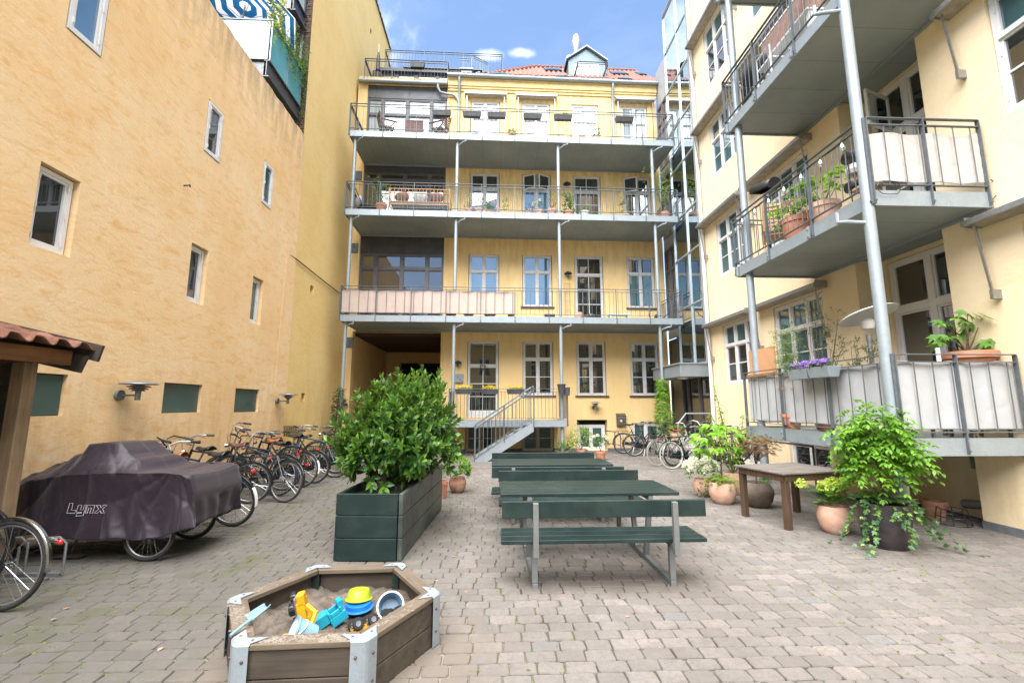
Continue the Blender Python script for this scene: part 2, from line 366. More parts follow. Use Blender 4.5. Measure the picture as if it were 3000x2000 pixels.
def leafmat(name, c1, c2, c3=None, rough=.4, trans=.35, spec=.5):
    m, nt, b = newmat(name); out = nt.nodes['Material Output']
    g = nt.nodes.new('ShaderNodeNewGeometry')
    c = ramp(nt, g.outputs['Random Per Island'], [(0, c1), (.6, c2), (1, c3 or c2)])
    nt.links.new(c, b.inputs['Base Color']); b.inputs['Roughness'].default_value = rough; b.inputs['Specular IOR Level'].default_value = spec
    tl = nt.nodes.new('ShaderNodeBsdfTranslucent'); nt.links.new(mix(nt, .35, c, (.35,.5,.04)), tl.inputs[0])
    ms = nt.nodes.new('ShaderNodeMixShader'); ms.inputs[0].default_value = trans
    nt.links.new(b.outputs[0], ms.inputs[1]); nt.links.new(tl.outputs[0], ms.inputs[2]); nt.links.new(ms.outputs[0], out.inputs['Surface']); return m
L_laurel = leafmat('laurel_leaf', (.014,.05,.011), (.038,.125,.018), (.13,.25,.03), .36, .3, .4)
L_bright = leafmat('bright_leaf', (.10,.26,.015), (.18,.38,.02), (.28,.48,.04), .4, .45)
L_lime = leafmat('lime_leaf', (.16,.30,.03), (.26,.42,.05), (.36,.46,.08), .45, .45)
L_mid = leafmat('mid_green_leaf', (.035,.11,.02), (.07,.18,.03), (.12,.24,.05), .4, .35)
L_dark = leafmat('dark_green_leaf', (.015,.05,.018), (.03,.08,.028), (.05,.12,.04), .4, .25)
L_ivy = leafmat('ivy_leaf', (.035,.10,.05), (.08,.19,.07), (.26,.42,.06), .35, .3)
L_fig = leafmat('fig_leaf', (.08,.20,.03), (.12,.28,.045), (.18,.34,.05), .5, .4)
L_maple = leafmat('maple_leaf', (.12,.045,.03), (.20,.085,.05), (.12,.13,.04), .5, .35)
L_yel = leafmat('yellow_green_leaf', (.22,.26,.03), (.36,.36,.05), (.14,.20,.03), .5, .4)
L_olive = leafmat('olive_leaf', (.05,.07,.03), (.09,.11,.05), (.13,.14,.08), .5, .3)
L_conifer = leafmat('feathery_leaf', (.10,.20,.06), (.16,.28,.08), (.26,.22,.10), .6, .4)
P_white = leafmat('white_petal', (.72,.72,.60), (.80,.79,.68), (.70,.74,.52), .6, .3)
P_pink = leafmat('pink_petal', (.72,.28,.32), (.80,.42,.44), (.80,.60,.58), .6, .3)
P_blush = leafmat('blush_petal', (.80,.66,.58), (.84,.74,.66), (.8,.8,.7), .6, .3)
P_yellow = leafmat('yellow_petal', (.75,.50,.02), (.80,.60,.04), (.55,.50,.05), .6, .3)
P_purple = leafmat('purple_petal', (.22,.14,.60), (.30,.20,.66), (.50,.15,.35), .6, .3)
P_green = leafmat('green_petal', (.36,.48,.06), (.46,.58,.08), (.56,.62,.14), .6, .35)
M_stem = simple('plant_stem', (.09,.06,.035), .8, 0, .3, 20)
M_gstem = simple('green_stem', (.10,.15,.04), .6, 0, .2, 20)
def fabric(name, c, c2, sc=300, rough=.85, fold=.3, trans=0):
    m, nt, b = newmat(name); co = coords(nt); nt.links.new(ramp(nt, nz_(nt, co, 3, 5), [(.3, c), (.7, c2)]), b.inputs['Base Color'])
    b.inputs['Roughness'].default_value = rough; b.inputs['Sheen Weight'].default_value = .15
    bump(nt, b, mix(nt, .6, nz_(nt, co, 9, 5, .6, 1.2), nz_(nt, co, sc, 2)), fold, .02); return m
M_canvas = fabric('beige_canvas', (.40,.32,.28), (.43,.35,.31), fold=.12); M_canvas_w = fabric('offwhite_canvas', (.42,.385,.355), (.46,.425,.395), fold=.2)
M_canvas_g = fabric('pale_grey_canvas', (.34,.35,.365), (.37,.38,.395), fold=.15)
M_cover = fabric('aubergine_nylon', (.009,.0035,.010), (.016,.007,.017), rough=.46, fold=.25)
M_cush = fabric('grey_cushion', (.36,.39,.43), (.45,.48,.52)); M_cushb = fabric('brown_cushion', (.10,.065,.06), (.15,.10,.09)); M_cushk = fabric('black_cushion', (.02,.02,.025), (.05,.05,.055))
M_jute = fabric('coir_matting', (.42,.20,.08), (.52,.27,.12), 120, .95, .9)
M_tile = terracotta('roof_tile', (.15,.048,.033), (.20,.082,.058), .12)
M_tile_old = terracotta('mossy_roof_tile', (.075,.035,.024), (.20,.075,.04), .12)
M_sand = simple('play_sand', (.125,.102,.08), .95, 0, .25, 12, 1.0, 45, bdist=.02)
M_brick = simple('old_dark_brick', (.13,.085,.06), .9, 0, .4, 18, .8, 20, bdist=.02)
M_darkin = simple('dark_interior', (.02,.017,.014), .8, 0, .3, 4)
M_yell_p = simple('yellow_toy_plastic', (.62,.32,.012), .35, 0, .08, 8); M_blue_p = simple('sky_blue_toy_plastic', (.012,.28,.40), .35, 0, .08, 8)
M_lime_p = simple('lime_toy_plastic', (.30,.42,.02), .35, 0, .08, 8); M_dblue_p = simple('royal_blue_toy_plastic', (.01,.14,.52), .35, 0, .08, 8)
M_lblue_p = simple('pale_blue_toy_plastic', (.17,.30,.42), .4, 0, .08, 8); M_wht_p = simple('white_toy_plastic', (.66,.70,.72), .4, 0, .08, 8)
M_grn_p = simple('green_toy_plastic', (.16,.60,.04), .4, 0, .08, 8); M_grey_p = simple('grey_toy_plastic', (.16,.16,.18), .4, 0, .08, 8)
M_ink = simple('white_print', (.62,.62,.64), .6, 0, .03, 8); M_copper = simple('copper', (.5,.2,.12), .3, .8, .1, 8)
M_concrete = simple('pale_concrete', (.36,.34,.30), .85, 0, .12, 8, .3, 50)
M_bluestripe = None

# ------------------------------------------------------------------ leaves
def leaf(mb, p, d, up, L, W, kind='oval'):
    p = Vector(p); d = Vector(d).normalized(); up = Vector(up); s_ = d.cross(up)
    if s_.length < 1e-3: s_ = d.orthogonal()
    s_.normalize(); n = s_.cross(d).normalized()
    if kind == 'oval':
        prof = ((.0,.0,0),(.28,.42,.02),(.62,.5,.0),(1,0,-.10))
        V = [p, p+d*L*.28+s_*W*.42+n*L*.04, p+d*L*.28, p+d*L*.28-s_*W*.42+n*L*.04,
             p+d*L*.66+s_*W*.42, p+d*L*.66-n*L*.03, p+d*L*.66-s_*W*.42, p+d*L-n*L*.13]
        mb.add(V, [(0,2,1),(0,3,2),(1,2,5,4),(2,3,6,5),(4,5,7),(5,6,7)])
    elif kind == 'small':
        mb.add([p, p+d*L*.5+s_*W*.5, p+d*L-n*L*.1, p+d*L*.5-s_*W*.5], [(0,3,2,1)])
    elif kind == 'blade':
        mb.add([p-s_*W*.3, p+s_*W*.3, p+d*L*.55+s_*W*.5+n*L*.03, p+d*L*.55-s_*W*.5+n*L*.03, p+d*L-n*L*.15], [(0,1,2,3),(3,2,4)])
    else:   # palmate: lobes
        lob = {'ivy': ((0,1,.34),(55,.72,.36),(-55,.72,.36),(120,.45,.3),(-120,.45,.3)),
               'maple': ((0,1,.16),(38,.9,.16),(-38,.9,.16),(78,.7,.16),(-78,.7,.16)),
               'fig': ((0,1,.26),(48,.85,.24),(-48,.85,.24),(100,.5,.22),(-100,.5,.22)),
               'creeper': ((0,1,.2),(45,.9,.2),(-45,.9,.2),(95,.65,.18),(-95,.65,.18))}[kind]
        lob = sorted(lob, key=lambda a: a[0]); c = p + d*L*.22; V = [c - n*L*.03]; ring = []
        inn = {'ivy': .42, 'maple': .16, 'fig': .34, 'creeper': .15}[kind]
        for i, (a, r_, w_) in enumerate(lob):
            ar = R(a); 
            for da, rr in ((-w_*50, r_*.62), (0, r_), (w_*50, r_*.62)):
                t = ar + R(da); q = c + (d*math.cos(t) + s_*math.sin(t))*rr*L*.78 - n*L*.12*rr*rr; ring.append(q)
            if i < len(lob)-1:
                t = R((a + lob[i+1][0])/2); ring.append(c + (d*math.cos(t)+s_*math.sin(t))*inn*L)
        ring.append(p)
        V += ring; k = len(ring)
        mb.add(V, [(0, 1+(i+1) % k, 1+i) for i in range(k)])
def rdir(zmin=-1, zmax=1):
    z = rnd(zmin, zmax); t = rnd(0, 6.283); r_ = math.sqrt(max(0, 1-z*z)); return Vector((r_*math.cos(t), r_*math.sin(t), z))
def spray(mb, p, d, n, L, W, kind='oval', length=.18, droop=.1, spread=70, whorl=True):
    """a shoot: leaves set round its tip"""
    p = Vector(p); d = Vector(d).normalized(); a = d.orthogonal().normalized(); b = d.cross(a)
    for i in range(n):
        t = i*2.4 + rnd(-.3, .3); f = (i+.5)/n
        o = (a*math.cos(t) + b*math.sin(t)); sp = R(spread*(1-.75*f))
        ld = d*math.cos(sp) + o*math.sin(sp) + Vector((0,0,-droop*(1-f)))
        leaf(mb, p + d*length*f, ld, d + Vector((0,0,.5)) + o*.01, L*rnd(.75, 1.1)*(1-.35*f*f), W*rnd(.8, 1.1), kind)
def blob_foliage(mb, c, rad, n, L, W, kind='oval', shoots=6, hollow=.45, zmin=-.7, upb=.35, lump=.25):
    c = Vector(c); sd = rnd(0, 100)
    for i in range(n):
        d = rdir(zmin, 1); k = 1 + lump*2*(noise.noise(d*1.7 + Vector((sd,0,0))))
        f = (hollow + (1-hollow)*math.sqrt(random.random()))*k
        p = c + Vector((d.x*rad[0], d.y*rad[1], d.z*rad[2]))*f
        dd = (d + Vector((0,0,upb)) + rdir()*.45).normalized()
        spray(mb, p, dd, shoots, L, W, kind, L*1.1)
def stems(mb, base, tips, r=.012, sag=0):
    for t in tips:
        b = Vector(base); t = Vector(t); m = (b+t)/2 + Vector((rnd(-.04,.04), rnd(-.04,.04), 0)) 
        mb.tube([b, b.lerp(m, .6), m, t], [r, r*.85, r*.7, r*.35], 5)
def petals(mb, c, r, n, s):
    c = Vector(c)
    for i in range(n):
        d = rdir(-.4, 1); p = c + d*r*rnd(.75, 1); leaf(mb, p, (rdir() + d*.4), d, s, s*.9, 'small')
POT = {  # radius,height profiles (unit height 1, unit radius 1)
 'classic': [(.68,0),(.70,.02),(.92,.80),(.92,.80),(1.0,.80),(1.0,1.0),(.90,1.0),(.86,.86),(.80,.84)],
 'egg': [(.58,0),(.66,.03),(.86,.22),(.99,.5),(1.0,.68),(.93,.9),(.90,1.0),(.84,1.0),(.83,.88),(.80,.86)],
 'belly': [(.52,0),(.60,.03),(.86,.24),(1.0,.55),(.96,.75),(.80,.94),(.78,1.0),(.70,1.0),(.70,.93),(.68,.9)],
 'tall': [(.74,0),(.78,.03),(.92,.5),(1.0,.92),(1.0,1.0),(.92,1.0),(.90,.88),(.86,.86)],
 'bowl': [(.6,0),(.62,.02),(.9,.65),(1.0,.68),(1.02,.98),(.95,1.0),(.9,.8),(.85,.78)]}
def pot(parent, mat, r, h, kind='classic', c=(0,0,0), name='pot'):
    mb = MB(); mb.lathe([(a*r, b*h) for a, b in POT[kind]], 28, c); o = mb.build(name, mat, parent, True)
    s_ = MB(); rr = POT[kind][-1][0]*r; s_.lathe([(rr*.99, POT[kind][-1][1]*h - .03), (rr*.99, POT[kind][-1][1]*h - .005), (rr*.5, POT[kind][-1][1]*h+.01)], 20, c); s_.build('soil', M_soil, parent, True)
    return o

# ------------------------------------------------------------------ building parts
def sheet(mb, u0, u1, z0, z1, holes, v=0, depth=.14, flip=False, rv=True):
    us = sorted({u0, u1, *[min(max(h[0], u0), u1) for h in holes], *[min(max(h[2], u0), u1) for h in holes]})
    zs = sorted({z0, z1, *[min(max(h[1], z0), z1) for h in holes], *[min(max(h[3], z0), z1) for h in holes]})
    for i in range(len(us)-1):
        for j in range(len(zs)-1):
            uc, zc = (us[i]+us[i+1])/2, (zs[j]+zs[j+1])/2
            if any(h[0] < uc < h[2] and h[1] < zc < h[3] for h in holes): continue
            mb.add([(us[i],v,zs[j]),(us[i+1],v,zs[j]),(us[i+1],v,zs[j+1]),(us[i],v,zs[j+1])], [(0,1,2,3)])
    if rv:
        for h in holes:
            d = v + (h[4] if len(h) > 4 else depth); a, b, c, e = h[:4]
            mb.add([(a,v,b),(a,v,e),(a,d,e),(a,d,b)], [(0,1,2,3)]); mb.add([(c,v,b),(c,d,b),(c,d,e),(c,v,e)], [(0,1,2,3)])
            mb.add([(a,v,e),(c,v,e),(c,d,e),(a,d,e)], [(0,1,2,3)]); mb.add([(a,v,b),(a,d,b),(c,d,b),(c,v,b)], [(0,1,2,3)])
def win(parent, u0, z0, u1, z1, vc=(.5,), trans=.34, bars=(), fm=None, gl=None, gl2=None, v=.05, fw=.055, kick=0, sill=None, name='window', mulw=.07, thin=.028, upbars=(), lowvc=None):
    """frame with mullions; vc = fractions of vertical mullions, trans = fraction from top of transom, bars = thin bars in the lower part"""
    fm = fm or M_white; gl = gl or M_gl; gl2 = gl2 or gl
    mb = MB(); W = u1-u0; H = z1-z0; d = .07
    def vb(uc, a, b, w_, pr=0): mb.b2(uc-w_/2, v-pr, a, uc+w_/2, v+d, b)
    def hb(zc, a, b, w_, pr=0): mb.b2(a, v-pr, zc-w_/2, b, v+d, zc+w_/2)
    mb.b2(u0, v, z0, u0+fw, v+d, z1); mb.b2(u1-fw, v, z0, u1, v+d, z1)
    mb.b2(u0+fw, v, z1-fw, u1-fw, v+d, z1); mb.b2(u0+fw, v, z0, u1-fw, v+d, z0+fw+kick)
    zt = z1 - H*trans if trans else None
    edges = [u0+fw] + [u0+W*f for f in vc] + [u1-fw]
    for f in vc: vb(u0+W*f, z0+fw+kick, z1-fw, mulw, .012)
    if zt: 
        for a, b in zip(edges, edges[1:]): hb(zt, a+(mulw/2 if a != edges[0] else 0), b-(mulw/2 if b != edges[-1] else 0), mulw, .018)
    # sash frames just proud and thin bars
    for a, b in zip(edges, edges[1:]):
        a2 = a+(mulw/2 if a != edges[0] else 0); b2 = b-(mulw/2 if b != edges[-1] else 0)
        secs = [(z0+fw+kick, (zt-mulw/2) if zt else z1-fw)] + ([(zt+mulw/2, z1-fw)] if zt else [])
        for k, (p, q) in enumerate(secs):
            s_ = .032
            mb.b2(a2, v+.012, p, a2+s_, v+d-.01, q); mb.b2(b2-s_, v+.012, p, b2, v+d-.01, q)
            mb.b2(a2+s_, v+.012, p, b2-s_, v+d-.01, p+s_); mb.b2(a2+s_, v+.012, q-s_, b2-s_, v+d-.01, q)
            if k == 0:
                for f in bars: zc = p+(q-p)*f; mb.b2(a2+s_, v+.022, zc-thin/2, b2-s_, v+d-.012, zc+thin/2)
                for f in (lowvc or ()): uc = a2+(b2-a2)*f; mb.b2(uc-thin/2, v+.024, p+s_, uc+thin/2, v+d-.014, q-s_)
            else:
                for f in upbars: uc = a2+(b2-a2)*f; mb.b2(uc-thin/2, v+.024, p+s_, uc+thin/2, v+d-.014, q-s_)
    # hinges
    for zc in (z0+H*.12, z0+H*.5, z0+H*.88):
        mb.b2(u0+fw-.006, v-.012, zc-.035, u0+fw+.012, v, zc+.035); mb.b2(u1-fw-.012, v-.012, zc-.035, u1-fw+.006, v, zc+.035)
    fo = mb.build(name, fm, parent)
    g = MB(); gv = v+d-.03
    g.add([(u0+fw*.5,gv,z0+fw*.5),(u1-fw*.5,gv,z0+fw*.5),(u1-fw*.5,gv,zt or z1-fw*.5),(u0+fw*.5,gv,zt or z1-fw*.5)], [(0,1,2,3)])
    g.build('pane', gl, fo)
    if zt:
        g = MB(); g.add([(u0+fw*.5,gv+.002,zt),(u1-fw*.5,gv+.002,zt),(u1-fw*.5,gv+.002,z1-fw*.5),(u0+fw*.5,gv+.002,z1-fw*.5)], [(0,1,2,3)]); g.build('pane', gl2, fo)
    if sill: 
        s_ = MB(); s_.b2(u0-.09, -.07, z0-.055, u1+.09, v, z0-.005); s_.build('sill', sill, fo, bevel=.006)
    return fo
def rail_run(mb, p, q, z0, zb, zt, gap=.115, post=1.14, pw=.05, pt=.014, second=.1, rb=.0075, ends=(1,1), rt=.035, skip=None):
    """steel railing between ground-plan points p,q"""
    P = Vector((p[0], p[1], 0)); Q = Vector((q[0], q[1], 0)); L = (Q-P).length; d = (Q-P)/L
    m3 = Matrix((d, Vector((-d.y, d.x, 0)), Vector((0,0,1)))).transposed()
    def seg(z, h, t): mb.box((P+Q)/2+Vector((0,0,z)), (L, t, h), m3)
    seg(zt-.006, .012, rt+.01); seg(zt-second, .012, rt); seg(zb, .012, rt)
    n = max(1, round(L/post))
    for i in range(n+1):
        if (i == 0 and not ends[0]) or (i == n and not ends[1]): continue
        c = P+d*(L*i/n); mb.box(c+Vector((0,0,(z0+zt)/2-.006)), (pt, pw, zt-z0-.013), m3)
        mb.box(c+Vector((0,0,z0+.04))+m3@Vector((0,-.03,0)), (.02, .02, .02), m3)
    k = max(1, round(L/gap))
    for i in range(1, k):
        c = P+d*(L*i/k)
        if skip and skip[0] <= L*i/k <= skip[1] and i % 2: continue
        mb.tube([c+Vector((0,0,zb)), c+Vector((0,0,zt-second))], rb, 5, caps=False)
def balcony(parent, u0, u1, vf, vw, zu, bh=.21, holes=(), name='balcony', seams=.62, ztop=None, sides=True, um=None, cols=(), colr=.055, zcol=0, colname='column', spouts=True, label=None, postgap=1.14, skips=(None,None), gap=.115):
    mb = MB(); mb.b2(u0+.04, vf+.04, zu+.03, u1-.04, vw, zu+bh-.03); bo = mb.build(name, M_under, parent)
    if label: bo['label'] = label
    b = MB(); b.b2(u0, vf, zu, u1, vf+.04, zu+bh)
    b.b2(u0, vf+.04, zu, u0+.04, vw-.005, zu+bh); b.b2(u1-.04, vf+.04, zu, u1, vw-.005, zu+bh)
    b.b2(u0+.04, vw-.05, zu-.02, u1-.04, vw-.003, zu+.05)
    b.build('edge_beam', M_galv, bo, bevel=.004)
    r_ = MB(); zt = ztop or zu+1.18
    rail_run(r_, (u0, vf-.012), (u1, vf-.012), zu+.02, zu+bh+.07, zt, post=postgap, skip=skips[0], gap=gap)
    rail_run(r_, (u0-.005, vf), (u0-.005, vw-.06), zu+.02, zu+bh+.07, zt, ends=(1,0)); 
    if sides: rail_run(r_, (u1+.005, vf), (u1+.005, vw-.06), zu+.02, zu+bh+.07, zt, ends=(1,1) if sides == 2 else (1,0), skip=skips[1], post=.85 if sides == 2 else 1.14)
    r_.build('railing', M_rail, bo)
    for c in cols:
        m = MB(); m.tube([(c, vf+.16, zcol), (c, vf+.16, zu)], colr, 14); m.tube([(c, vf+.16, zcol+.9), (c, vf+.16, zcol+.93)], colr+.004, 14)
        m.b2(c-.09, vf+.07, zu-.012, c+.09, vf+.25, zu); m.build(colname, M_galv, bo, True)
        if spouts:
            k = MB(); k.tube([(c+.05, vf+.12, zu-.16), (c+.20, vf-.02, zu-.10), (c+.30, vf-.06, zu-.09), (c+.30, vf-.06, zu+.02)], .022, 8); k.build('drain_spout', M_galv, bo, True)
    return bo
def awning(parent, u0, u1, z, out=.26, drop=.95, arms=True):
    a = MB(); a.add([(u0,-.02,z+.03),(u1,-.02,z+.03),(u1,-out,z-.03),(u0,-out,z-.03),(u0,-.02,z-.10),(u1,-.02,z-.10),(u1,-out+.02,z-.075),(u0,-out+.02,z-.075)],
          [(0,1,2,3),(4,7,6,5),(3,2,6,7),(0,3,7,4),(1,5,6,2)])
    o = a.build('awning', M_awn, parent, bevel=.008)
    b = MB(); b.b2(u0-.02, -out-.035, z-.095, u1+.02, -out, z-.015); b.b2(u0-.015, -out, z-.11, u0+.01, -.02, z+.035); b.b2(u1-.01, -out, z-.11, u1+.015, -.02, z+.035)
    b.build('front_rail', M_alu, o, bevel=.006)
    if arms:
        for u in (u0+.07, u1-.07):
            c = MB(); c.bar((u, -out+.05, z-.1), (u, -.10, z-drop), .03, .018); c.b2(u-.02, -.12, z-drop-.1, u+.02, -.0, z-drop+.02); c.build('folding_arm', M_alu, o)
    return o
M_awn = simple('awning_housing', (.36,.315,.25), .5, .1, .15, 8)
M_sill = simple('dark_sill', (.06,.045,.055), .5, 0, .1, 8)

# ------------------------------------------------------------------ ground
def paver_mat():
    m, nt, b = newmat('concrete_pavers'); co = coords(nt)
    g = nt.nodes.new('ShaderNodeNewGeometry'); rnd_ = g.outputs['Random Per Island']
    c = ramp(nt, rnd_, [(0, (0.152,0.138,0.126)), (.45, (0.181,0.166,0.152)), (.85, (0.211,0.189,0.174)), (.96, (0.237,0.204,0.185)), (.975, (0.155,0.157,0.159)), (1, (0.170,0.172,0.174))])
    sp = nz_(nt, co, 60, 5, .7); c = mix(nt, ramp(nt, sp, [(.35, (.5,)*3), (.5, (0,0,0))]), c, (0.118,0.104,0.092))
    c = mix(nt, ramp(nt, nz_(nt, co, 170, 2), [(.66, (0,0,0)), (.72, (.5,)*3)]), c, (0.311,0.285,0.263))
    vp = nt.nodes.new('ShaderNodeTexVoronoi'); vp.inputs['Scale'].default_value = 34; nt.links.new(co, vp.inputs['Vector'])
    pit = math_(nt, 'MULTIPLY', ramp(nt, vp.outputs['Distance'], [(.10, (1,1,1)), (.2, (0,0,0))]), ramp(nt, nz_(nt, co, 9, 3), [(.45, (0,0,0)), (.6, (.9,)*3)]))
    c = mix(nt, pit, c, (.07,.06,.05))
    c = mix(nt, ramp(nt, nz_(nt, co, 22, 8, .8), [(.40, (.55,)*3), (.56, (0,0,0))]), c, (.13,.115,.10))
    wear = nz_(nt, co, .8, 5, .6); c = mix(nt, ramp(nt, wear, [(.42, (0,0,0)), (.66, (.55,)*3)]), c, (0.111,0.098,0.084))
    sep = nt.nodes.new('ShaderNodeSeparateXYZ'); nt.links.new(co, sep.inputs[0])
    mr = nt.nodes.new('ShaderNodeMapRange'); mr.inputs[1].default_value = .2; mr.inputs[2].default_value = -2.6   # mossier, greyer paving on the bicycle side, with its shade partly painted in
    nt.links.new(sep.outputs['X'], mr.inputs[0])
    c = mix(nt, math_(nt, 'MULTIPLY', mr.outputs[0], .62), c, (0.085,0.080,0.068))
    gm = math_(nt, 'MULTIPLY', mr.outputs[0], ramp(nt, nz_(nt, co, 1.7, 6, .7), [(.5, (0,0,0)), (.68, (.7,)*3)])); c = mix(nt, gm, c, (0.074,0.089,0.033))
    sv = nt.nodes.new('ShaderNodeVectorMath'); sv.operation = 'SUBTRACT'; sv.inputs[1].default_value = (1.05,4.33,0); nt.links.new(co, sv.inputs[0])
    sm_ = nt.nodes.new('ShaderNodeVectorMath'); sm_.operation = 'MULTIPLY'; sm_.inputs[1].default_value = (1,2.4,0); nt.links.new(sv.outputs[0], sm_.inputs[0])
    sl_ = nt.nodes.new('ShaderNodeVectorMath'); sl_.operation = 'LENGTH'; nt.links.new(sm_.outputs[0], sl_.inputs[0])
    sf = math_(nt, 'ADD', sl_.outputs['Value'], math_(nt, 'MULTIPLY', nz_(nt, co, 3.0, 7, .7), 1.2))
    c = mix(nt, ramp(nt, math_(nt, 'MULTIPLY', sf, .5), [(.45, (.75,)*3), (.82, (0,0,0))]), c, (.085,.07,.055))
    bl = nz_(nt, co, 2.3, 8, .75); c = mix(nt, ramp(nt, bl, [(.52, (0,0,0)), (.60, (.35,)*3), (.72, (.5,)*3)]), c, (.11,.098,.082))
    # trodden sand round the sandpit
    vd = nt.nodes.new('ShaderNodeVectorMath'); vd.operation = 'DISTANCE'; vd.inputs[1].default_value = (-.95, 3.15, 0); nt.links.new(co, vd.inputs[0])
    sn = math_(nt, 'ADD', vd.outputs['Value'], math_(nt, 'MULTIPLY', nz_(nt, co, 3.5, 7, .65), 1.3))
    c = mix(nt, ramp(nt, math_(nt, 'MULTIPLY', sn, .5), [(.66, (.9,)*3), (.86, (0,0,0))]), c, (0.155,0.130,0.104))
    nt.links.new(c, b.inputs['Base Color']); hs = nt.nodes.new('ShaderNodeHueSaturation'); hs.inputs['Saturation'].default_value = .88; hs.inputs['Value'].default_value = .95; nt.links.new(c, hs.inputs['Color']); nt.links.new(hs.outputs[0], b.inputs['Base Color']); b.inputs['Roughness'].default_value = .85; b.inputs['Specular IOR Level'].default_value = .25
    bump(nt, b, mix(nt, .5, nz_(nt, co, 55, 8, .8), nz_(nt, co, 14, 5)), .9, .012); return m
def joint_mat():
    m, nt, b = newmat('joint_soil'); co = coords(nt)
    c = ramp(nt, nz_(nt, co, 14, 5), [(.3, (.04,.032,.025)), (.7, (.12,.10,.075))])
    sep = nt.nodes.new('ShaderNodeSeparateXYZ'); nt.links.new(co, sep.inputs[0])
    mos = ramp(nt, nz_(nt, co, 2.1, 8, .75), [(.47, (0,0,0)), (.56, (1,1,1))]); c = mix(nt, mos, c, (.12,.17,.025))
    vd = nt.nodes.new('ShaderNodeVectorMath'); vd.operation = 'DISTANCE'; vd.inputs[1].default_value = (-.95, 3.15, 0); nt.links.new(co, vd.inputs[0])
    sn = math_(nt, 'ADD', vd.outputs['Value'], math_(nt, 'MULTIPLY', nz_(nt, co, 3.5, 7, .65), 1.3))
    c = mix(nt, ramp(nt, math_(nt, 'MULTIPLY', sn, .5), [(.66, (.95,)*3), (.95, (0,0,0))]), c, (.20,.165,.13))
    nt.links.new(c, b.inputs['Base Color']); b.inputs['Roughness'].default_value = .95; bump(nt, b, nz_(nt, co, 60, 5), .6, .01); return m
gb = MB()
def gz(u, v):
    x = -60 + 120*u; y = -50 + 110*v; return (x, y, -.012)
gb.grid(gz, 24, 22); struct(gb.build('ground', joint_mat()))
pm = MB(); py = .9; row = 0
BENCHX = (0, 0)
while py < 21.4:
    h = .126*(1+rnd(-.03,.03)); px = -6.1 + (row % 2)*.094 + rnd(-.02,.02)
    xr = 7.3 if py < 16 else -1.9
    if py >= 16: px = max(px, -5.3)
    while px < xr:
        L = .187*rnd(.90, 1.10)
        # cut corners, slight tilt and settlement
        zc = noise.noise(Vector((px*.35, py*.35, 0)))*.012 + rnd(-.0022,.0022); tx, ty = rnd(-.012,.012), rnd(-.015,.015)
        # sand washes over the stones next to the pit
        dd = math.hypot(px-.1+.95, py-3.15)
        gp = .0032; x0, x1, y0, y1 = px+gp, px+L-gp, py+gp, py+h-gp; cc = rnd(.008,.020)
        o = [(x0+cc*rnd(.6,1.5),y0),(x1-cc*rnd(.6,1.5),y0),(x1,y0+cc),(x1,y1-cc),(x1-cc*rnd(.6,1.5),y1),(x0+cc*rnd(.6,1.5),y1),(x0,y1-cc),(x0,y0+cc)]
        o = [(a+rnd(-.0055,.0055), b_+rnd(-.0055,.0055)) for a, b_ in o]
        mx_, my_ = (x0+x1)/2, (y0+y1)/2; top = []; bot = []
        for a, b_ in o:
            ia, ib = mx_+(a-mx_)*.95, my_+(b_-my_)*.93
            top.append((ia, ib, zc+(ia-mx_)*tx+(ib-my_)*ty)); bot.append((a, b_, zc-.007+(a-mx_)*tx+(b_-my_)*ty))
        low = [(a, b_, -.03) for a, b_, _ in bot]
        pm.add(top+bot+low, [tuple(range(8))] + [(i, 8+i, 8+(i+1)%8, (i+1)%8) for i in range(8)] + [(8+i, 16+i, 16+(i+1)%8, 8+(i+1)%8) for i in range(8)])
        px += L
    py += h; row += 1
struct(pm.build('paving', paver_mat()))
# moss and grass tufts in the joints
tf = MB()
for i in range(1500):
    x = rnd(-5.2, 6.6); y = rnd(2.3, 11)**1.0
    if noise.noise(Vector((x*.9, y*.9, 5))) < .02 and random.random() < .8: continue
    y = round(y/.126)*.126 + rnd(-.006,.006) + .9 % .14; n_ = random.randint(5, 14); spr = rnd(.01, .035)
    for k in range(n_):
        a = rnd(-spr, spr); leaf(tf, (x+a, y+rnd(-.006,.006), -.008), (rnd(-.5,.5), rnd(-.5,.5), 1), (0,1,0), rnd(.008,.024), .006, 'small')
tuf = tf.build('joint_grass', leafmat('moss_blade', (.10,.15,.015), (.17,.26,.03), (.25,.34,.05), .7, .3)); struct(tuf, 'stuff', 'low moss and grass tufts in the joints of the paving', 'grass')
# a few fallen leaves
for i, (x, y) in enumerate([(.1+a, b_) for a, b_ in ((-.95,4.6),(-.5,5.0),(-.62,4.35),(-2.3,3.3),(-3.5,3.9),(-3.4,3.75),(-2.2,3.9),(-.5,6.4),(.9,3.6),(-.35,4.1))]):
    m = MB(); leaf(m, (x, y, .008), (rnd(-1,1), rnd(-1,1), .05), (0,0,1), .045, .03, 'oval'); o = m.build('fallen_leaf', M_terra_d)
    tag(o, ['dry brown leaf on the paving beside the green planter','dry leaf lying right of the planter near its far end','curled leaf on paving by the sandpit bracket','dry leaf on paving left of the sandpit','dead leaf on mossy paving near the left bicycle wheel','second dead leaf on mossy paving near the left bicycle wheel','small dry leaf between cargo bicycle and sandpit','dry leaf on the paving left of the far picnic table','tiny dry leaf in front of the near picnic bench','dry leaf between sandpit and near picnic bench'][i], 'leaf', 'fallen leaves on the paving')

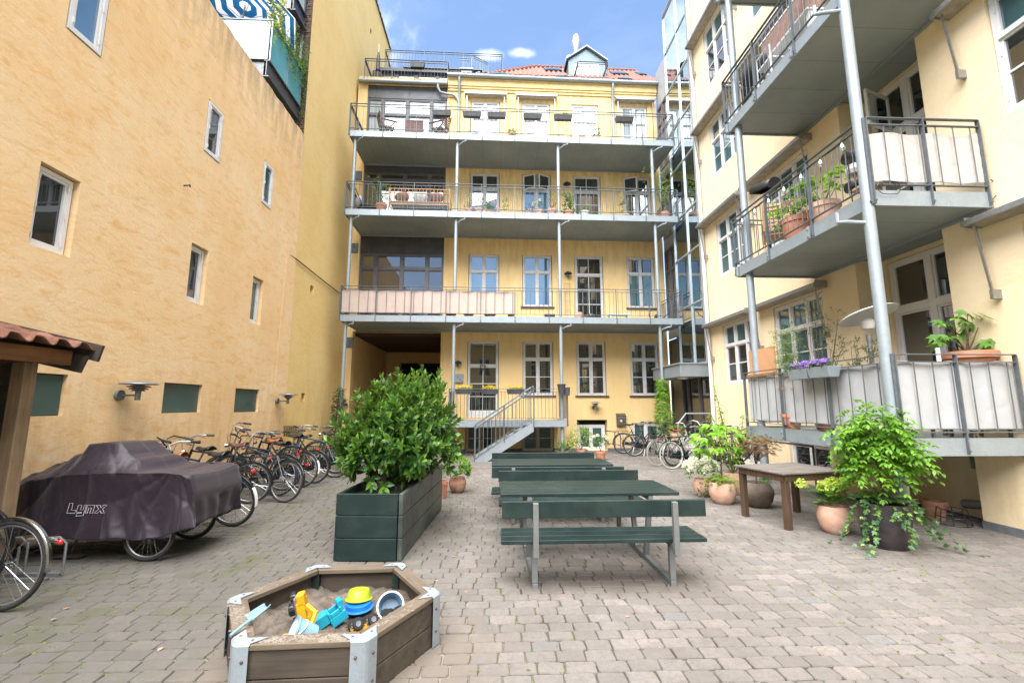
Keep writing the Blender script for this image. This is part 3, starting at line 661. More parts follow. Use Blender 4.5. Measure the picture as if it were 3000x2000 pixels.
# ------------------------------------------------------------------ back building
bb = thing('apartment_building', 'yellow apartment building closing the courtyard, with three long steel balconies and red tiled roof', 'building', FAC)
CU = [(-1.0,.14), (1.0,2.12), (2.97,4.06), (4.96,6.04)]
FL = {}   # (col, floor) -> (z0, z1, kind)
for c in range(4):
    FL[c,0] = (1.95,3.9,'w'); FL[c,1] = (5.2,7.17,'w'); FL[c,2] = (8.25,10.41,'f'); FL[c,3] = (11.05,13.43,'f')
FL[0,0] = (1.17,3.9,'d'); FL[2,1] = (4.5,7.17,'d'); FL[2,2] = (8.02,10.41,'d'); FL[2,3] = (10.85,13.44,'d')
holes = [(CU[c][0], z[0], CU[c][1], z[1], .16) for (c, f), z in FL.items()]
holes += [(-1.03,0,.04,.9,.16), (.96,0,2.1,.9,.16), (2.94,0,4.04,1.08,.3), (4.95,.14,5.98,.96,.16)]
holes += [(-5.1,0,-1.96,4.22,.3), (-5.0,4.22,-1.92,13.98,.12)]
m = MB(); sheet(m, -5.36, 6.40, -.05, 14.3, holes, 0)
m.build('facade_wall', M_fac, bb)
m = MB(); m.b2(-5.3, .35, 4.4, 6.5, 9, 14.2); m.b2(-1.7, .35, -.05, 6.5, 9, 4.4); m.b2(-5.36, 9, 0, 6.5, 9.3, 14.2); m.build('building_core', M_darkin, bb)
m = MB()
for a, b_ in ((-1.95,-1.03),(.04,.96),(2.1,2.94),(4.04,6.4)): m = MB(); m.b2(a, -.02, -.05, b_, 0.0, .09); m.build('plinth', M_plinth, bb)
m = MB()   # cornice, stepped
m.b2(-1.9, -.05, 13.80, 6.42, 0, 13.90); m.b2(-1.9, -.09, 13.90, 6.42, 0, 13.98); m.b2(-1.9, -.13, 13.98, 6.42, 0, 14.22); m.b2(-1.9, -.17, 14.22, 6.42, 0, 14.28)
m.build('cornice', M_cornice, bb, bevel=.01)
for (c, f), (z0, z1, k) in FL.items():
    u0, u1 = CU[c]; u0 += .02; u1 -= .02
    gl, gl2 = M_gl, M_gl
    if f == 2: gl, gl2 = (M_gl_sky, M_gl) if c < 2 else (M_gl, M_gl)
    if f == 3: gl, gl2 = M_gl_blind, (M_gl_blind if c != 3 else M_gl_curt)
    if f == 3 and c == 2: gl = M_gl_sky
    if f == 1: gl, gl2 = (M_gl_sky, M_gl_sky) if c < 2 else ((M_gl_teal, M_gl) if c == 3 else (M_gl, M_gl))
    fm = M_greyf if f < 3 else M_white
    if k == 'd': win(bb, u0, z0, u1, z1, (), .27 if f else .33, (.36,.68) if f else (.33,.62), fm, gl, gl2, kick=.16, name='balcony_door', upbars=(.5,), lowvc=(.5,), v=.05)
    elif k == 'f': win(bb, u0, z0, u1, z1, (.5,), .29, (.36,.68) if f == 3 else (.5,), fm, gl, gl2, name='french_window')
    else: win(bb, u0, z0, u1, z1, (.5,), .33, (.5,) if f == 0 else (), fm, gl, gl2, sill=M_sill)
# cellar openings
win(bb, -1.01, .0, .02, .88, (.5,), 0, (.5,), M_beige_f, M_gl_frost, name='cellar_window'); win(bb, .98, .0, 2.08, .88, (.5,), 0, (.5,), M_beige_f, M_gl_frost, name='cellar_window')
win(bb, 2.98, .0, 4.0, .9, (.5,), 0, (), M_white, M_gl_frost, v=.2, fw=.09, name='cellar_door'); win(bb, 4.97, .16, 5.96, .94, (.5,), 0, (), M_white, M_gl_frost, name='cellar_window')
# open casements on second floor
for (uh, s_, u_) in ((1.06, 1, .48), (4.99, 1, .5), (2.06, -1, .48)):
    k = MB(RX(0)); ang = R(24 if uh > 1.5 else 18)
    M_ = T(uh, .05, 9.78) @ RZ(-24*s_) @ (I4 if s_ == 1 else Matrix.Diagonal((-1,1,1,1)))
    k.M = M_; k.b2(0,-.03,.0,.045,.01,.58); k.b2(u_-.045,-.03,0,u_,.01,.58); k.b2(.045,-.03,0,u_-.045,.01,.045); k.b2(.045,-.03,.535,u_-.045,.01,.58)
    o = k.build('open_casement', M_white, bb); g = MB(M_); g.add([(.03,-.01,.03),(u_-.03,-.01,.03),(u_-.03,-.01,.55),(.03,-.01,.55)], [(0,1,2,3)]); g.build('pane', M_gl, o)
# dark bay between facade and side wall
for z0, z1 in ((4.22,4.455),(7.155,7.835),(10.365,10.695),(13.445,13.98)):
    m = MB(); e = [-5.0,-4.68,-3.4,-2.15,-1.92]
    for a, b_ in zip(e, e[1:]): m.b2(a+.003,.05,z0,b_-.003,.09,z1)
    m.b2(-5.0,.07,z0,-1.92,.085,z1); m.build('bay_cladding', M_anth, bb)
for z0, z1, tz, gl, gl2 in ((4.46,7.15,.21,M_gl,M_gl),(7.84,10.36,.12,M_gl,M_gl),(10.7,13.44,.001,M_gl_curt,M_gl_curt)):
    win(bb, -5.0, z0, -1.92, z1, (.19,.5,.80), tz if tz > .01 else .25, (), M_frame_d if z0 < 8 else M_anth, gl, gl2, fw=.06, mulw=.10, name='bay_window', v=.07)
# passage
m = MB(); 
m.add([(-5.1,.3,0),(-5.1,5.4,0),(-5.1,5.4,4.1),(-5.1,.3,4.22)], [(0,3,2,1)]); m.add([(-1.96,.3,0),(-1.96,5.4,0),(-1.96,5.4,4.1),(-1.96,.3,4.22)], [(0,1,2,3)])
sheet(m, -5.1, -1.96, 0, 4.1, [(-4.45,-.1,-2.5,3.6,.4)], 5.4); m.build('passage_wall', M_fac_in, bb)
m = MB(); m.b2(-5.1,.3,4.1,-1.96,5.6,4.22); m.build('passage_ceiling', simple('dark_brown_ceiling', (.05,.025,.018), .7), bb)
m = MB(); m.b2(-4.6,7,-.1,-2.3,7.1,3.9); m.b2(-4.6,5.8,-.1,-4.5,7,3.9); m.b2(-2.4,5.8,-.1,-2.3,7,3.9); m.b2(-4.6,5.8,3.7,-2.3,7.1,3.9); m.build('passage_dark_box', M_darkin, bb)  # near-black box painted as the unlit space beyond the passage opening
# gutters and downpipes
def ring(mb, c, ax, r, n=14, t=.012):
    mb.tube([Vector(c)-Vector(ax)*t, Vector(c)+Vector(ax)*t], r, n)
m = MB(); m.tube([(-1.92,-.24,14.33),(6.42,-.24,14.30)], .075, 14)
for i in range(17): ring(m, (-1.85+i*.51,-.24,14.33-.03*i/17), (1,0,0), .081)
m.build('gutter', M_zinc, bb, True)
m = MB(); m.tube([(-5.3,-.17,14.0),(-1.93,-.17,14.0)], .07, 14)
for i in range(7): ring(m, (-5.2+i*.53,-.17,14.0), (1,0,0), .076)
m.build('gutter', M_zinc, bb, True)
m = MB(); m.tube([(-1.45,-.22,14.3),(-1.45,-.22,14.05),(-1.46,-.08,13.85),(-1.46,-.07,13.0),(-1.46,-.07,10.8)], .05, 12)
m.tube([(-2.28,-.17,13.97),(-2.28,-.17,13.82),(-2.2,-.13,13.66),(-2.0,-.1,13.62),(-1.7,-.08,13.6),(-1.56,-.07,13.5),(-1.46,-.07,13.3)], .048, 12); m.build('downpipe', M_zinc, bb, True)
m = MB(); m.tube([(4.62,-.22,14.28),(4.62,-.22,14.08),(4.63,-.08,13.85),(4.63,-.07,13.0),(4.63,-.07,10.8)], .05, 12); ring(m, (4.63,-.07,12.9), (0,0,1), .058); m.build('downpipe', M_zinc, bb, True)
for c in (0, 1, 3):
    u0, u1 = CU[c]; awning(bb, u0-.22, u1+.24, 13.66, .22, 1.75, True)
# main roof
def roof(u, v):
    t = v; z = 14.36 + 3.15*t; vv = -.18 + 3.18*t
    u0 = -1.85 if t < .16 else -.42 + (1.85+.42)*(t-.16)/.84
    uu = u0 + (6.75-u0)*u
    ph = (uu/.21) % 1.0; wave = .030*math.sin(2*math.pi*ph) + (.02 if ph < .25 else 0)
    step = ((t*13.5) % 1.0)*-.028
    n = Vector((0, -.70, .71)); h = wave+step + .01
    return (uu, vv+n.y*h, z+n.z*h)
m = MB(); m.grid(roof, 300, 54); rf = m.build('roof', M_tile, bb, True, ang=50)
m = MB(); m.tube([(1.85,3,17.54),(6.7,3,17.54)], .085, 10); m.tube([(-.42,.33,14.86),(1.85,3.0,17.54)], .085, 10)
for i in range(14): ring(m, Vector((-.42,.33,14.86)).lerp(Vector((1.85,3,17.54)), i/14), (.43,.5,.5), .10, 10, .02)
for i in range(24): ring(m, (1.9+i*.2,3,17.54), (1,0,0), .10, 10, .02)
m.build('ridge_tiles', M_tile, rf, True)
m = MB(); m.add([(1.85,3,17.5),(6.7,3,17.5),(6.7,6,14.3),(1.85,6,14.3)], [(0,1,2,3)]); m.add([(-.42,.33,14.8),(1.85,3,17.5),(1.85,6,14.3),(-.42,6,14.3)], [(0,1,2,3)]); m.build('rear_slope', M_tile_old, rf)
def slope_pt(u, t, h=0): return Vector((u, -.18+3.18*t-.7*h, 14.36+3.15*t+.71*h))
for (u0, u1, t0, t1) in ((2.2,2.95,.62,.80),(-.35,.45,.05,.16),(2.35,3.0,.04,.15),(5.15,5.85,.52,.70),(5.0,5.5,.08,.17),(6.35,6.7,.55,.72)):
    m = MB(); P = [slope_pt(u0,t0,.09),slope_pt(u1,t0,.09),slope_pt(u1,t1,.09),slope_pt(u0,t1,.09)]; Q = [slope_pt(u0,t0,-.02),slope_pt(u1,t0,-.02),slope_pt(u1,t1,-.02),slope_pt(u0,t1,-.02)]
    m.add(P+Q, [(0,1,2,3),(0,4,5,1),(1,5,6,2),(2,6,7,3),(3,7,4,0)]); o = m.build('skylight', M_anth, rf)
    g = MB(); e = .05; g.add([slope_pt(u0+e,t0+.015,.095),slope_pt(u1-e,t0+.015,.095),slope_pt(u1-e,t1-.015,.095),slope_pt(u0+e,t1-.015,.095)], [(0,1,2,3)]); g.build('pane', M_gl_teal, o)
# dormer
dm = MB(); D0, D1, DV = 3.12, 4.72, 1.15
dm.b2(D0, DV, 15.3, 3.36, DV+.02, 16.25); dm.b2(4.46, DV, 15.3, D1, DV+.02, 16.25); dm.prism([(D0,16.25),(D1,16.25),(D1,16.38),(3.92,16.95),(D0,16.38)], DV, DV+.02, 'y')
dm.b2(D0, DV+.02, 15.2, D0+.03, 3.0, 16.36); dm.b2(D1-.03, DV+.02, 15.2, D1, 3.0, 16.36)
dor = dm.build('dormer', galv('blue_grey_zinc', (.13,.18,.21), .5, .3), bb)
m = MB()
for s_ in (-1, 1):
    a = Vector((3.92, 0, 16.99)); b_ = Vector((3.92+s_*.9, 0, 16.34))
    m.add([a+Vector((0,DV-.12,0)), b_+Vector((0,DV-.12,0)), b_+Vector((0,3.2,0)), a+Vector((0,3.2,0)), a+Vector((0,DV-.12,.06)), b_+Vector((0,DV-.12,.06)), b_+Vector((0,3.2,.06)), a+Vector((0,3.2,.06))],
          [(0,1,2,3),(4,7,6,5),(0,4,5,1),(1,5,6,2),(3,2,6,7)])
m.build('dormer_roof', galv('pale_zinc', (.20,.26,.29), .45, .3), dor)
dw = win(bb, 3.36, 15.35, 4.46, 16.2, (.5,), 0, (.45,), M_white, M_gl_sky, v=DV-.03, lowvc=(.5,), name='dormer_window', fw=.08, mulw=.12)
m = MB(); rail_run(m, (3.32,.12), (4.55,.12), 14.62, 14.7, 15.45, .12, 2); rail_run(m, (3.32,.12), (3.32,1.1), 14.62, 14.7, 15.45, .12, 2, ends=(0,0)); rail_run(m, (4.55,.12), (4.55,1.1), 14.62, 14.7, 15.45, .12, 2, ends=(0,0)); m.build('dormer_railing', M_rail, dor)
m = MB(); m.b2(3.3,.1,14.6,4.57,1.15,14.66); m.build('dormer_balcony', M_zinc, dor)
m = MB(); m.lathe([(.14,15.9),(.14,17.35),(.15,17.38),(.15,17.45),(.13,17.48),(.15,17.6),(.21,17.9),(.21,18.0),(.16,18.15),(.14,18.3),(.06,18.42),(.01,18.44)], 20, (3.66,2.0,0)); m.build('flue', M_pole, bb, True)
m = MB(); m.lathe([(.17,15.9),(.17,17.1),(.2,17.12),(.2,17.3),(.15,17.42)], 20, (3.38,2.2,0)); m.build('vent_pipe', M_galv, bb, True)
# roof terraces over the bay
m = MB(); m.b2(-5.36, -.1, 14.04, -1.9, 1.8, 14.12); m.b2(-5.36,1.8,14.0,.3,4.6,16.05); m.b2(-1.9,.42,14.6,-.42,1.8,14.9); m.build('terrace_deck', M_tarry, bb)
m = MB(); rail_run(m, (-5.15,-.05), (-1.93,-.05), 14.08, 14.16, 15.04, .13, 1.1); rail_run(m, (-1.93,-.05), (-1.93,.55), 14.08, 14.16, 15.04, .13, 2, ends=(0,1)); rail_run(m, (-5.15,-.05), (-5.15,1.7), 14.08, 14.16, 15.04, .13, 2, ends=(0,1)); m.build('terrace_railing', M_rail, bb)
m = MB(); rail_run(m, (-4.85,1.75), (.27,1.75), 16.05, 16.12, 17.02, .13, .9); rail_run(m, (.27,1.75), (.27,3.6), 16.05, 16.12, 17.02, .13, 1, ends=(0,1)); rail_run(m, (-4.85,1.75), (-4.85,3.6), 16.05, 16.12, 17.02, .13, 1, ends=(0,1)); m.build('terrace_railing', M_rail, bb)
win(bb, -4.95, 14.15, -1.95, 15.85, (.22,.5,.8), 0, (), M_anth, M_gl_blind, v=1.68, fw=.07, mulw=.12, name='terrace_window')
m = MB(); m.b2(-5.0,1.55,15.86,-1.0,1.8,16.0); m.b2(-1.9,1.6,14.9,.25,1.79,16.0); m.b2(-4.0,1.5,16.01,-.6,1.62,16.05); m.build('terrace_fascia', M_anth, bb)
m = MB(); m.b2(-1.45,.5,14.6,-1.0,.95,15.15); m.box((-1.22,.72,15.2),(.56,.56,.06)); m.tube([(-.95,.7,14.9),(-.85,.7,15.15),(-.72,.7,15.2),(-.62,.7,15.05)], .07, 10); m.build('roof_vent', M_galv, bb, bevel=.01)
m = MB(); rail_run(m, (-1.6,2.2),(-1.1,2.2), 16.05,16.1,17.15,.09,.5); rail_run(m,(-1.05,2.2),(-.35,2.6),16.05,16.1,17.3,.09,.5); m.build('stair_guard', M_zinc, bb)
# balconies of the back building
b1 = balcony(bb, -4.98, 6.2, -1.85, 0, 4.24, cols=(-4.83,-1.36,2.13,5.46), zcol=0, ztop=5.40, skips=((0,5.6),None), gap=.146)
b2_ = balcony(bb, -5.0, 6.22, -1.85, 0, 7.8, cols=(-4.83,-1.36,2.13,5.46), zcol=4.45, ztop=8.97, gap=.146)
b3 = balcony(bb, -5.0, 6.22, -1.85, 0, 10.6, cols=(-4.83,-1.36,2.13,5.46), zcol=8.01, ztop=11.80, gap=.146)
for z in (4.0, 7.5, 10.35):
    m = MB(); m.b2(-5.3,-.02,z-.38,-5.06,0,z); m.build('anchor_plate', M_plinth, bb)
# entrance landing with stair
L = balcony(bb, -1.45, 2.27, -1.85, -.02, .92, .2, name='entrance_landing', ztop=2.12, cols=(2.13,), colr=.06, spouts=False)
st = MB()
def stp(t): return Vector((1.1+(-.62-1.1)*t, -2.0, 1.1+(-.02-1.1)*t))
for v_ in (-2.0, -2.85):
    a, b_ = stp(0), stp(1); 
    st.add([(a.x,v_,a.z+.02),(b_.x-.0,v_,b_.z+.12),(b_.x,v_,b_.z-.06),(b_.x+.25,v_,b_.z-.06),(a.x,v_,a.z-.26),(a.x,v_+.03,a.z+.02),(b_.x,v_+.03,b_.z+.12),(b_.x,v_+.03,b_.z-.06),(b_.x+.25,v_+.03,b_.z-.06),(a.x,v_+.03,a.z-.26)],
           [(0,1,2,3,4),(9,8,7,6,5),(0,5,6,1),(1,6,7,2),(2,7,8,3),(3,8,9,4),(4,9,5,0)])
st.build('stair_stringers', M_galv, L)
tr = MB()
for i in range(6): p = stp((i+.6)/6.6); tr.b2(p.x-.13, -2.82, p.z-.03+.03, p.x+.13, -2.0, p.z+.03)
tr.build('treads', M_galvd, L)
hr = MB()
for v_ in (-2.87, -1.99):
    a, b_ = stp(0), stp(1)
    for h, r_ in ((1.06,.016), (.94,.012), (.12,.01)): hr.tube([a+Vector((0,v_+2.0,h)), b_+Vector((0,v_+2.0,h-.02))], r_, 6)
    hr.tube([b_+Vector((0,v_+2.0,-.02)), b_+Vector((0,v_+2.0,1.04))], .016, 6); hr.tube([(a+b_)/2+Vector((0,v_+2.0,0)), (a+b_)/2+Vector((0,v_+2.0,1.05))], .014, 6); hr.tube([a+Vector((0,v_+2.0,-.15)), a+Vector((0,v_+2.0,1.06))], .016, 6)
    for i in range(1, 14):
        p = stp(i/14)+Vector((0,v_+2.0,0)); hr.tube([p+Vector((0,0,.12)), p+Vector((0,0,.94))], .008, 5, caps=False)
hr.build('handrails', M_rail, L)

# ------------------------------------------------------------------ left-hand wall (peach) and taller ochre gable
pb = thing('party_wall', 'long peach rendered wall on the left with scattered small windows', 'wall', LW)
PW = [('a',5.15,3.47,5.62,4.45),('b',7.81,3.44,8.23,4.45),('c',9.84,3.43,10.24,4.44),('d',7.85,6.27,8.29,7.28),('e',9.89,6.24,10.31,7.25),('t',5.18,6.3,5.65,7.6),
      ('g',5.05,1.49,5.82,1.96),('g',7.52,1.49,8.43,1.95),('g',9.54,1.47,10.45,1.93)]
m = MB(); sheet(m, -2.0, 11.8, -.05, 9.05, [(u0-.02,z0-.02,u1+.02,z1+.02,.13 if k not in 'g' else .06) for k,u0,z0,u1,z1 in PW], 0)
m.build('wall', M_peach, pb)
m = MB()
def par(u, v):
    y = -2+13.8*u; zz = 9.05 + .10*v + .035*noise.noise(Vector((y*3,0,0)))*(1 if v > .3 else 0) + .02*noise.noise(Vector((y*14,3,0)))*(1 if v > .3 else 0)
    return (y, -.002 if v < .6 else .0 + (v-.6)*.4, zz)
m.grid(par, 260, 5); m.build('parapet', M_peach, pb)
m = MB(); m.b2(-2,.16,0,11.8,.5,9.05); m.b2(-2.0,.02,9.0,11.8,.45,9.1); m.build('wall_core', M_brick, pb)
for k,u0,z0,u1,z1 in PW:
    if k == 'g':
        g = MB(); g.add([(u0-.01,.05,z0-.01),(u1+.01,.05,z0-.01),(u1+.01,.05,z1+.01),(u0-.01,.05,z1+.01)], [(0,1,2,3)]); g.build('matt_window', M_gl_frost, pb)
    else:
        win(pb, u0, z0, u1, z1, (), 0, (), M_white, M_gl_sky if k == 't' else (M_gl if k in 'abd' else M_gl_teal), v=.07 if k in 'abc' else -.01, fw=.05)
m = MB(); m.tube([(7.44,.0,5.36),(7.44,-.06,5.36),(7.47,-.08,5.39),(7.51,-.06,5.37)], .012, 6); m.build('hook', M_black, pb)
m = MB(); m.tube([(11.12,-.012,1.99),(11.2,-.012,4),(11.26,-.012,5.5)], .006, 5); m.build('cable', M_peach, pb)
ob = thing('gable_building', 'tall ochre gable wall rising behind the peach wall', 'building', LW)
m = MB(); sheet(m, 11.8, 20.6, -.05, 19.5, [(12.9,4.87,13.13,5.1,.2),(12.78,1.7,13.02,1.94,.2),(17.2,17.35,17.4,17.65,.2)], .03); m.build('wall', M_ochre, ob)
m = MB(); m.b2(11.8,.35,-.05,20.6,6,19.45); m.build('core', M_darkin, ob)
m = MB(); m.b2(11.78,.035,8.9,11.8,6.0,19.5); 
for i in range(170):
    zz = 9.0+i*.062; m.b2(11.755+rnd(0,.012), .03, zz, 11.785, .10+rnd(.06,.16), zz+.05)
m.build('brick_end', M_brick, ob)
m = MB()
for i in range(64): m.b2(11.8+i*.137, -.03+rnd(-.01,.01), 19.48, 11.8+i*.137+.128, .5, 19.55+rnd(0,.02))
m.build('coping_tiles', M_brick, ob)
m = MB(); m.tube([(11.26,.02,5.5),(11.9,.0,5.52),(13.4,-.005,5.47),(15.3,0,5.44)], .016, 6); m.build('cable', M_black, ob)
# glazed steel balconies above the peach wall
lb = thing('balcony_house', 'house above the peach wall with frosted glass balcony on dark steel beams', 'building', LW)
m = MB(); m.b2(8.0,2.6,8.5,11.7,3.0,16); m.build('dark_facade', M_darkin, lb)
def ibeam(mb, p, q, h=.42, w_=.14):
    p = Vector(p); q = Vector(q); 
    for dz in (0, h): mb.bar2(p+Vector((0,0,dz)), q+Vector((0,0,dz)), w_, .025)
    mb.bar2(p+Vector((0,0,h/2)), q+Vector((0,0,h/2)), .02, h)
m = MB()
for z, ua in ((9.5, 9.97), (12.35, 11.0)):
    ibeam(m, (ua,.2,z), (11.72,.2,z)); ibeam(m, (ua+.03,.27,z), (ua+.03,2.6,z))
    m.b2(ua+.03,.3,z+.3,11.7,2.6,z+.36)
m.tube([(11.66,.2,9.2),(11.66,.2,15)], .05, 4); m.build('steel_frame', simple('dark_steel', (.10,.105,.11), .4, .6), lb)
m = MB(); m.b2(10.02,.16,9.97,10.86,.175,11.0); o = m.build('side_glass', M_frost_teal, lb); m = MB(); m.b2(10.9,.16,9.97,11.64,.175,11.0); m.build('side_glass', M_frost_teal, lb)
m = MB(); m.b2(9.985,.2,9.97,10.0,1.5,11.0); m.build('front_glass', M_frost, lb)
m = MB()
for u in (10.0,10.88,11.66): m.b2(u-.015,.13,9.9,u+.015,.16,11.05)
m.b2(9.97,.13,11.02,11.66,.19,11.05); m.b2(9.97,.19,11.02,10.0,1.5,11.05); m.build('glass_rail', M_galv, lb)
m = MB(); m.b2(11.0,.2,12.8,11.7,.215,13.8); m.build('side_glass', M_frost, lb)

# ------------------------------------------------------------------ right-hand building
rb = thing('cream_building', 'cream rendered building on the right with deep balconies on round steel posts', 'building', RW)
holes = []
def Yr(a, b_): return (-b_, -a)
zl = [(2.17,3.83),(5.23,6.90),(8.30,10.0),(11.2,13.1)]
wins = []
for (y0, y1) in ((10.55,12.2),(8.3,9.88),(3.3,4.95)):
    for z0, z1 in zl: wins.append((-y1, z0, -y0, z1))
base_w = [(-9.7,.14,-8.5,.82),(-11.9,.14,-10.7,.82)]
m = MB(); sheet(m, -13.1, -7.46, -.05, 16.5, [w_+(.14,) for w_ in wins if w_[0] < -7.46]+[w_+(.14,) for w_ in base_w], 0)
sheet(m, -5.89, 2.0, -.05, 16.5, [w_+(.14,) for w_ in wins if w_[0] > -5.89], 0)
dz = [1.2, 4.34, 7.44, 10.54]
sheet(m, -7.46, -5.89, -.05, 16.5, [(-7.42, z, -5.97, z+2.9, .1) for z in dz], .53)
m.add([(-7.46,0,-.05),(-7.46,.53,-.05),(-7.46,.53,16.5),(-7.46,0,16.5)], [(0,1,2,3)]); m.add([(-5.89,0,-.05),(-5.89,0,16.5),(-5.89,.53,16.5),(-5.89,.53,-.05)], [(0,1,2,3)])
m.add([(-13.1,0,-.05),(-13.1,0,16.5),(-13.1,1,16.5),(-13.1,1,-.05)], [(0,1,2,3)])
m.build('wall', M_right, rb)
m = MB(); m.b2(-13.05,.7,-.05,2,6,16.4); m.build('core', M_darkin, rb)
m = MB(); m.b2(-5.88,-.03,-.05,2,-.0,.10); m.build('plinth', M_plinth, rb)
for i, w_ in enumerate(wins): win(rb, w_[0]+.01, w_[1]+.01, w_[2]-.01, w_[3]-.01, (.335,.665), .36, (.5,), M_white, M_gl_teal if i % 3 else M_gl, M_gl_teal, v=.04, mulw=.06)
for w_ in base_w: win(rb, w_[0], w_[1], w_[2], w_[3], (.5,), 0, (), M_white, M_gl, name='basement_window')
for z in dz: win(rb, -7.41, z, -5.98, z+2.89, (.5,), .30, (.42,), M_white, M_gl, v=.57, fw=.07, mulw=.11, kick=.2, name='balcony_door')
for z in (4.0, 7.1, 10.2, 13.25):
    awning(rb, -12.82, -10.6, z-.03, .26, .98)
    awning(rb, -10.4, -8.15, z-.03, .26, .98)
    awning(rb, -5.36, -3.2, z+.02, .26, .98)
m = MB(); m.tube([(-12.9,-.07,0),(-12.9,-.07,16)], .055, 14)
for z in (1.3,3.4,5.6,7.7,9.9,12.0,14): ring(m, (-12.9,-.07,z), (0,0,1), .064)
m.build('downpipe', M_white, rb, True)
# opened transom on the middle balcony
CM = T(-6.95,.5,6.34) @ RZ(-70)
k = MB(CM); k.b2(0,-.02,0,.05,.02,.66); k.b2(.6,-.02,0,.65,.02,.66); k.b2(.05,-.02,0,.6,.02,.05); k.b2(.05,-.02,.61,.6,.02,.66); o = k.build('open_casement', M_white, rb)
k = MB(CM); k.b2(.03,-.004,.03,.62,.004,.63); k.build('pane', M_tglass, o)
for i, z in enumerate((1.0, 4.13, 7.22, 10.32)):
    bo = balcony(rb, -8.46, -5.2, -1.60, 0, z, .21, cols=(), ztop=z+1.22, seams=.72, sides=2, postgap=1.02, skips=((0,9) if i == 0 else None, (0,9) if i < 2 else None), label=['lowest balcony, hung with pale grey canvas','middle balcony with offwhite canvas on its near end','upper balcony seen from below','topmost balcony, only its far edge in view'][i])
    m = MB(); m.b2(-7.44, 0, z+.03, -5.91, .5, z+.18); m.build('recess_slab', M_under, bo)
    for u in (-8.4,-7.4,-6.36,-5.3):
        m = MB(); m.box((u,-1.63,z+.1),(.055,.03,.19)); 
        for dz_ in (.04,.15): m.tube([(u,-1.66,z+dz_),(u,-1.64,z+dz_)], .014, 6)
        m.build('bolted_bracket', M_galv, bo)
m = MB(); m.tube([(-5.28,-1.62,0),(-5.28,-1.62,15)], .067, 20); m.build('post', M_galv, rb, True)
m = MB(); m.tube([(-8.2,-1.50,0),(-8.2,-1.50,15)], .067, 20); m.build('post', M_galv, rb, True)
for z in (4.13, 7.22):
    m = MB(); m.tube([(-5.28,-1.66,z-.2),(-5.36,-1.85,z-.16),(-5.4,-1.95,z-.15),(-5.4,-1.95,z-.02)], .026, 8); m.build('drain_spout', M_galv, rb, True)
for y in (5.7,):
    pass
# service pipes in the recess
m = MB(); m.tube([(-6.15,.3,.95),(-6.15,.3,.72)], .06, 12); m.tube([(-5.98,.3,.95),(-5.98,.3,.68),(-5.95,.3,.55),(-5.9,.4,.5)], .05, 12); m.tube([(-6.3,.2,.22),(-6.0,.2,.26)], .06, 12); m.build('waste_pipe', M_galvd, rb, True)

# ------------------------------------------------------------------ house behind the viewpoint, seen mirrored in the window panes
rh = thing('rear_building', 'yellow house with dark roof behind the viewpoint, mirrored in the window panes', 'building', T(0,-9,0) @ RZ(180))
m = MB(); hw = [(-5.2+i*2.4, z, -4.1+i*2.4, z+1.7, .14) for i in range(5) for z in (1.2,4.2)]; sheet(m, -7.5, 6.5, 0, 7.2, hw, 0); m.build('wall', M_fac, rh)
for h in hw: win(rh, h[0]+.01, h[1]+.01, h[2]-.01, h[3]-.01, (.5,), .33, (.5,))
m = MB(); m.add([(-7.5,-.3,7.1),(6.5,-.3,7.1),(6.5,4,11.2),(-7.5,4,11.2)], [(0,1,2,3)]); m.add([(-7.5,4,11.2),(6.5,4,11.2),(6.5,8,7.1),(-7.5,8,7.1)], [(0,1,2,3)]); m.build('roof', M_plinth, rh)
m = MB(); m.b2(-7.5,.2,0,6.5,7.9,7.1); m.build('core', M_darkin, rh)
# ------------------------------------------------------------------ stair tower
tw = thing('stair_tower', 'narrow glazed stair tower in the corner between the yellow and cream buildings', 'tower', RW)
zb = [2.9, 4.85, 6.6, 8.05, 9.9, 11.45, 13.15, 14.82, 16.4]
g = MB(); g.b2(-15.0,-.03,2.85,-13.12,-.022,16.4); g.build('glass', M_tglass, tw)
m = MB()
for u in (-15.02,-13.95,-13.12): m.b2(u-.022,-.07,2.85,u+.022,.03,16.42)
for z in zb: m.b2(-14.998,-.062,z-.025,-13.972,.02,z+.025); m.b2(-13.928,-.062,z-.025,-13.142,.02,z+.025)
m.build('mullions', galv('curtain_wall_profile', (.42,.46,.48), .35, .5), tw)
m = MB(); m.b2(-15.06,-.08,16.42,-13.1,2.4,16.5); m.build('tower_cap', M_zinc, tw)
m = MB()
for i, z in enumerate((2.9,4.3,6.1,7.9,9.3,10.7,12.2,13.8)):
    m.b2(-14.95,.25,z,-13.2,2.2,z+.16)
m.build('landings', M_concrete, tw)
m = MB()
for i, z in enumerate((2.9,4.3,6.1,7.9,9.3,10.7,12.2)):
    nz2 = (4.3,6.1,7.9,9.3,10.7,12.2,13.8)[i]
    m.bar2((-14.9,.5,z+1.0) if i%2 else (-13.3,.5,z+1.0), (-13.3,.5,nz2+1.0) if i%2 else (-14.9,.5,nz2+1.0), .04, .04)
m.build('handrail', M_teak, tw)
m = MB()
for i, z in enumerate((2.9,4.3,6.1,7.9,9.3,10.7,12.2)):
    nz2 = (4.3,6.1,7.9,9.3,10.7,12.2,13.8)[i]
    a = Vector((-14.9,.6,z)) if i%2 else Vector((-13.3,.6,z)); b_ = Vector((-13.3,.6,nz2)) if i%2 else Vector((-14.9,.6,nz2))
    m.bar2(a, b_, .8, .14)
    for t in range(12):
        p = a.lerp(b_, t/12); m.tube([p+Vector((0,-.42,.05)), p+Vector((0,-.42,.95))], .008, 4, caps=False)
m.build('stair_flight', M_plinth, tw)
m = MB(); m.b2(-15.2,2.3,0,-13.0,2.5,12.2); m.build('inner_wall', M_right, tw)
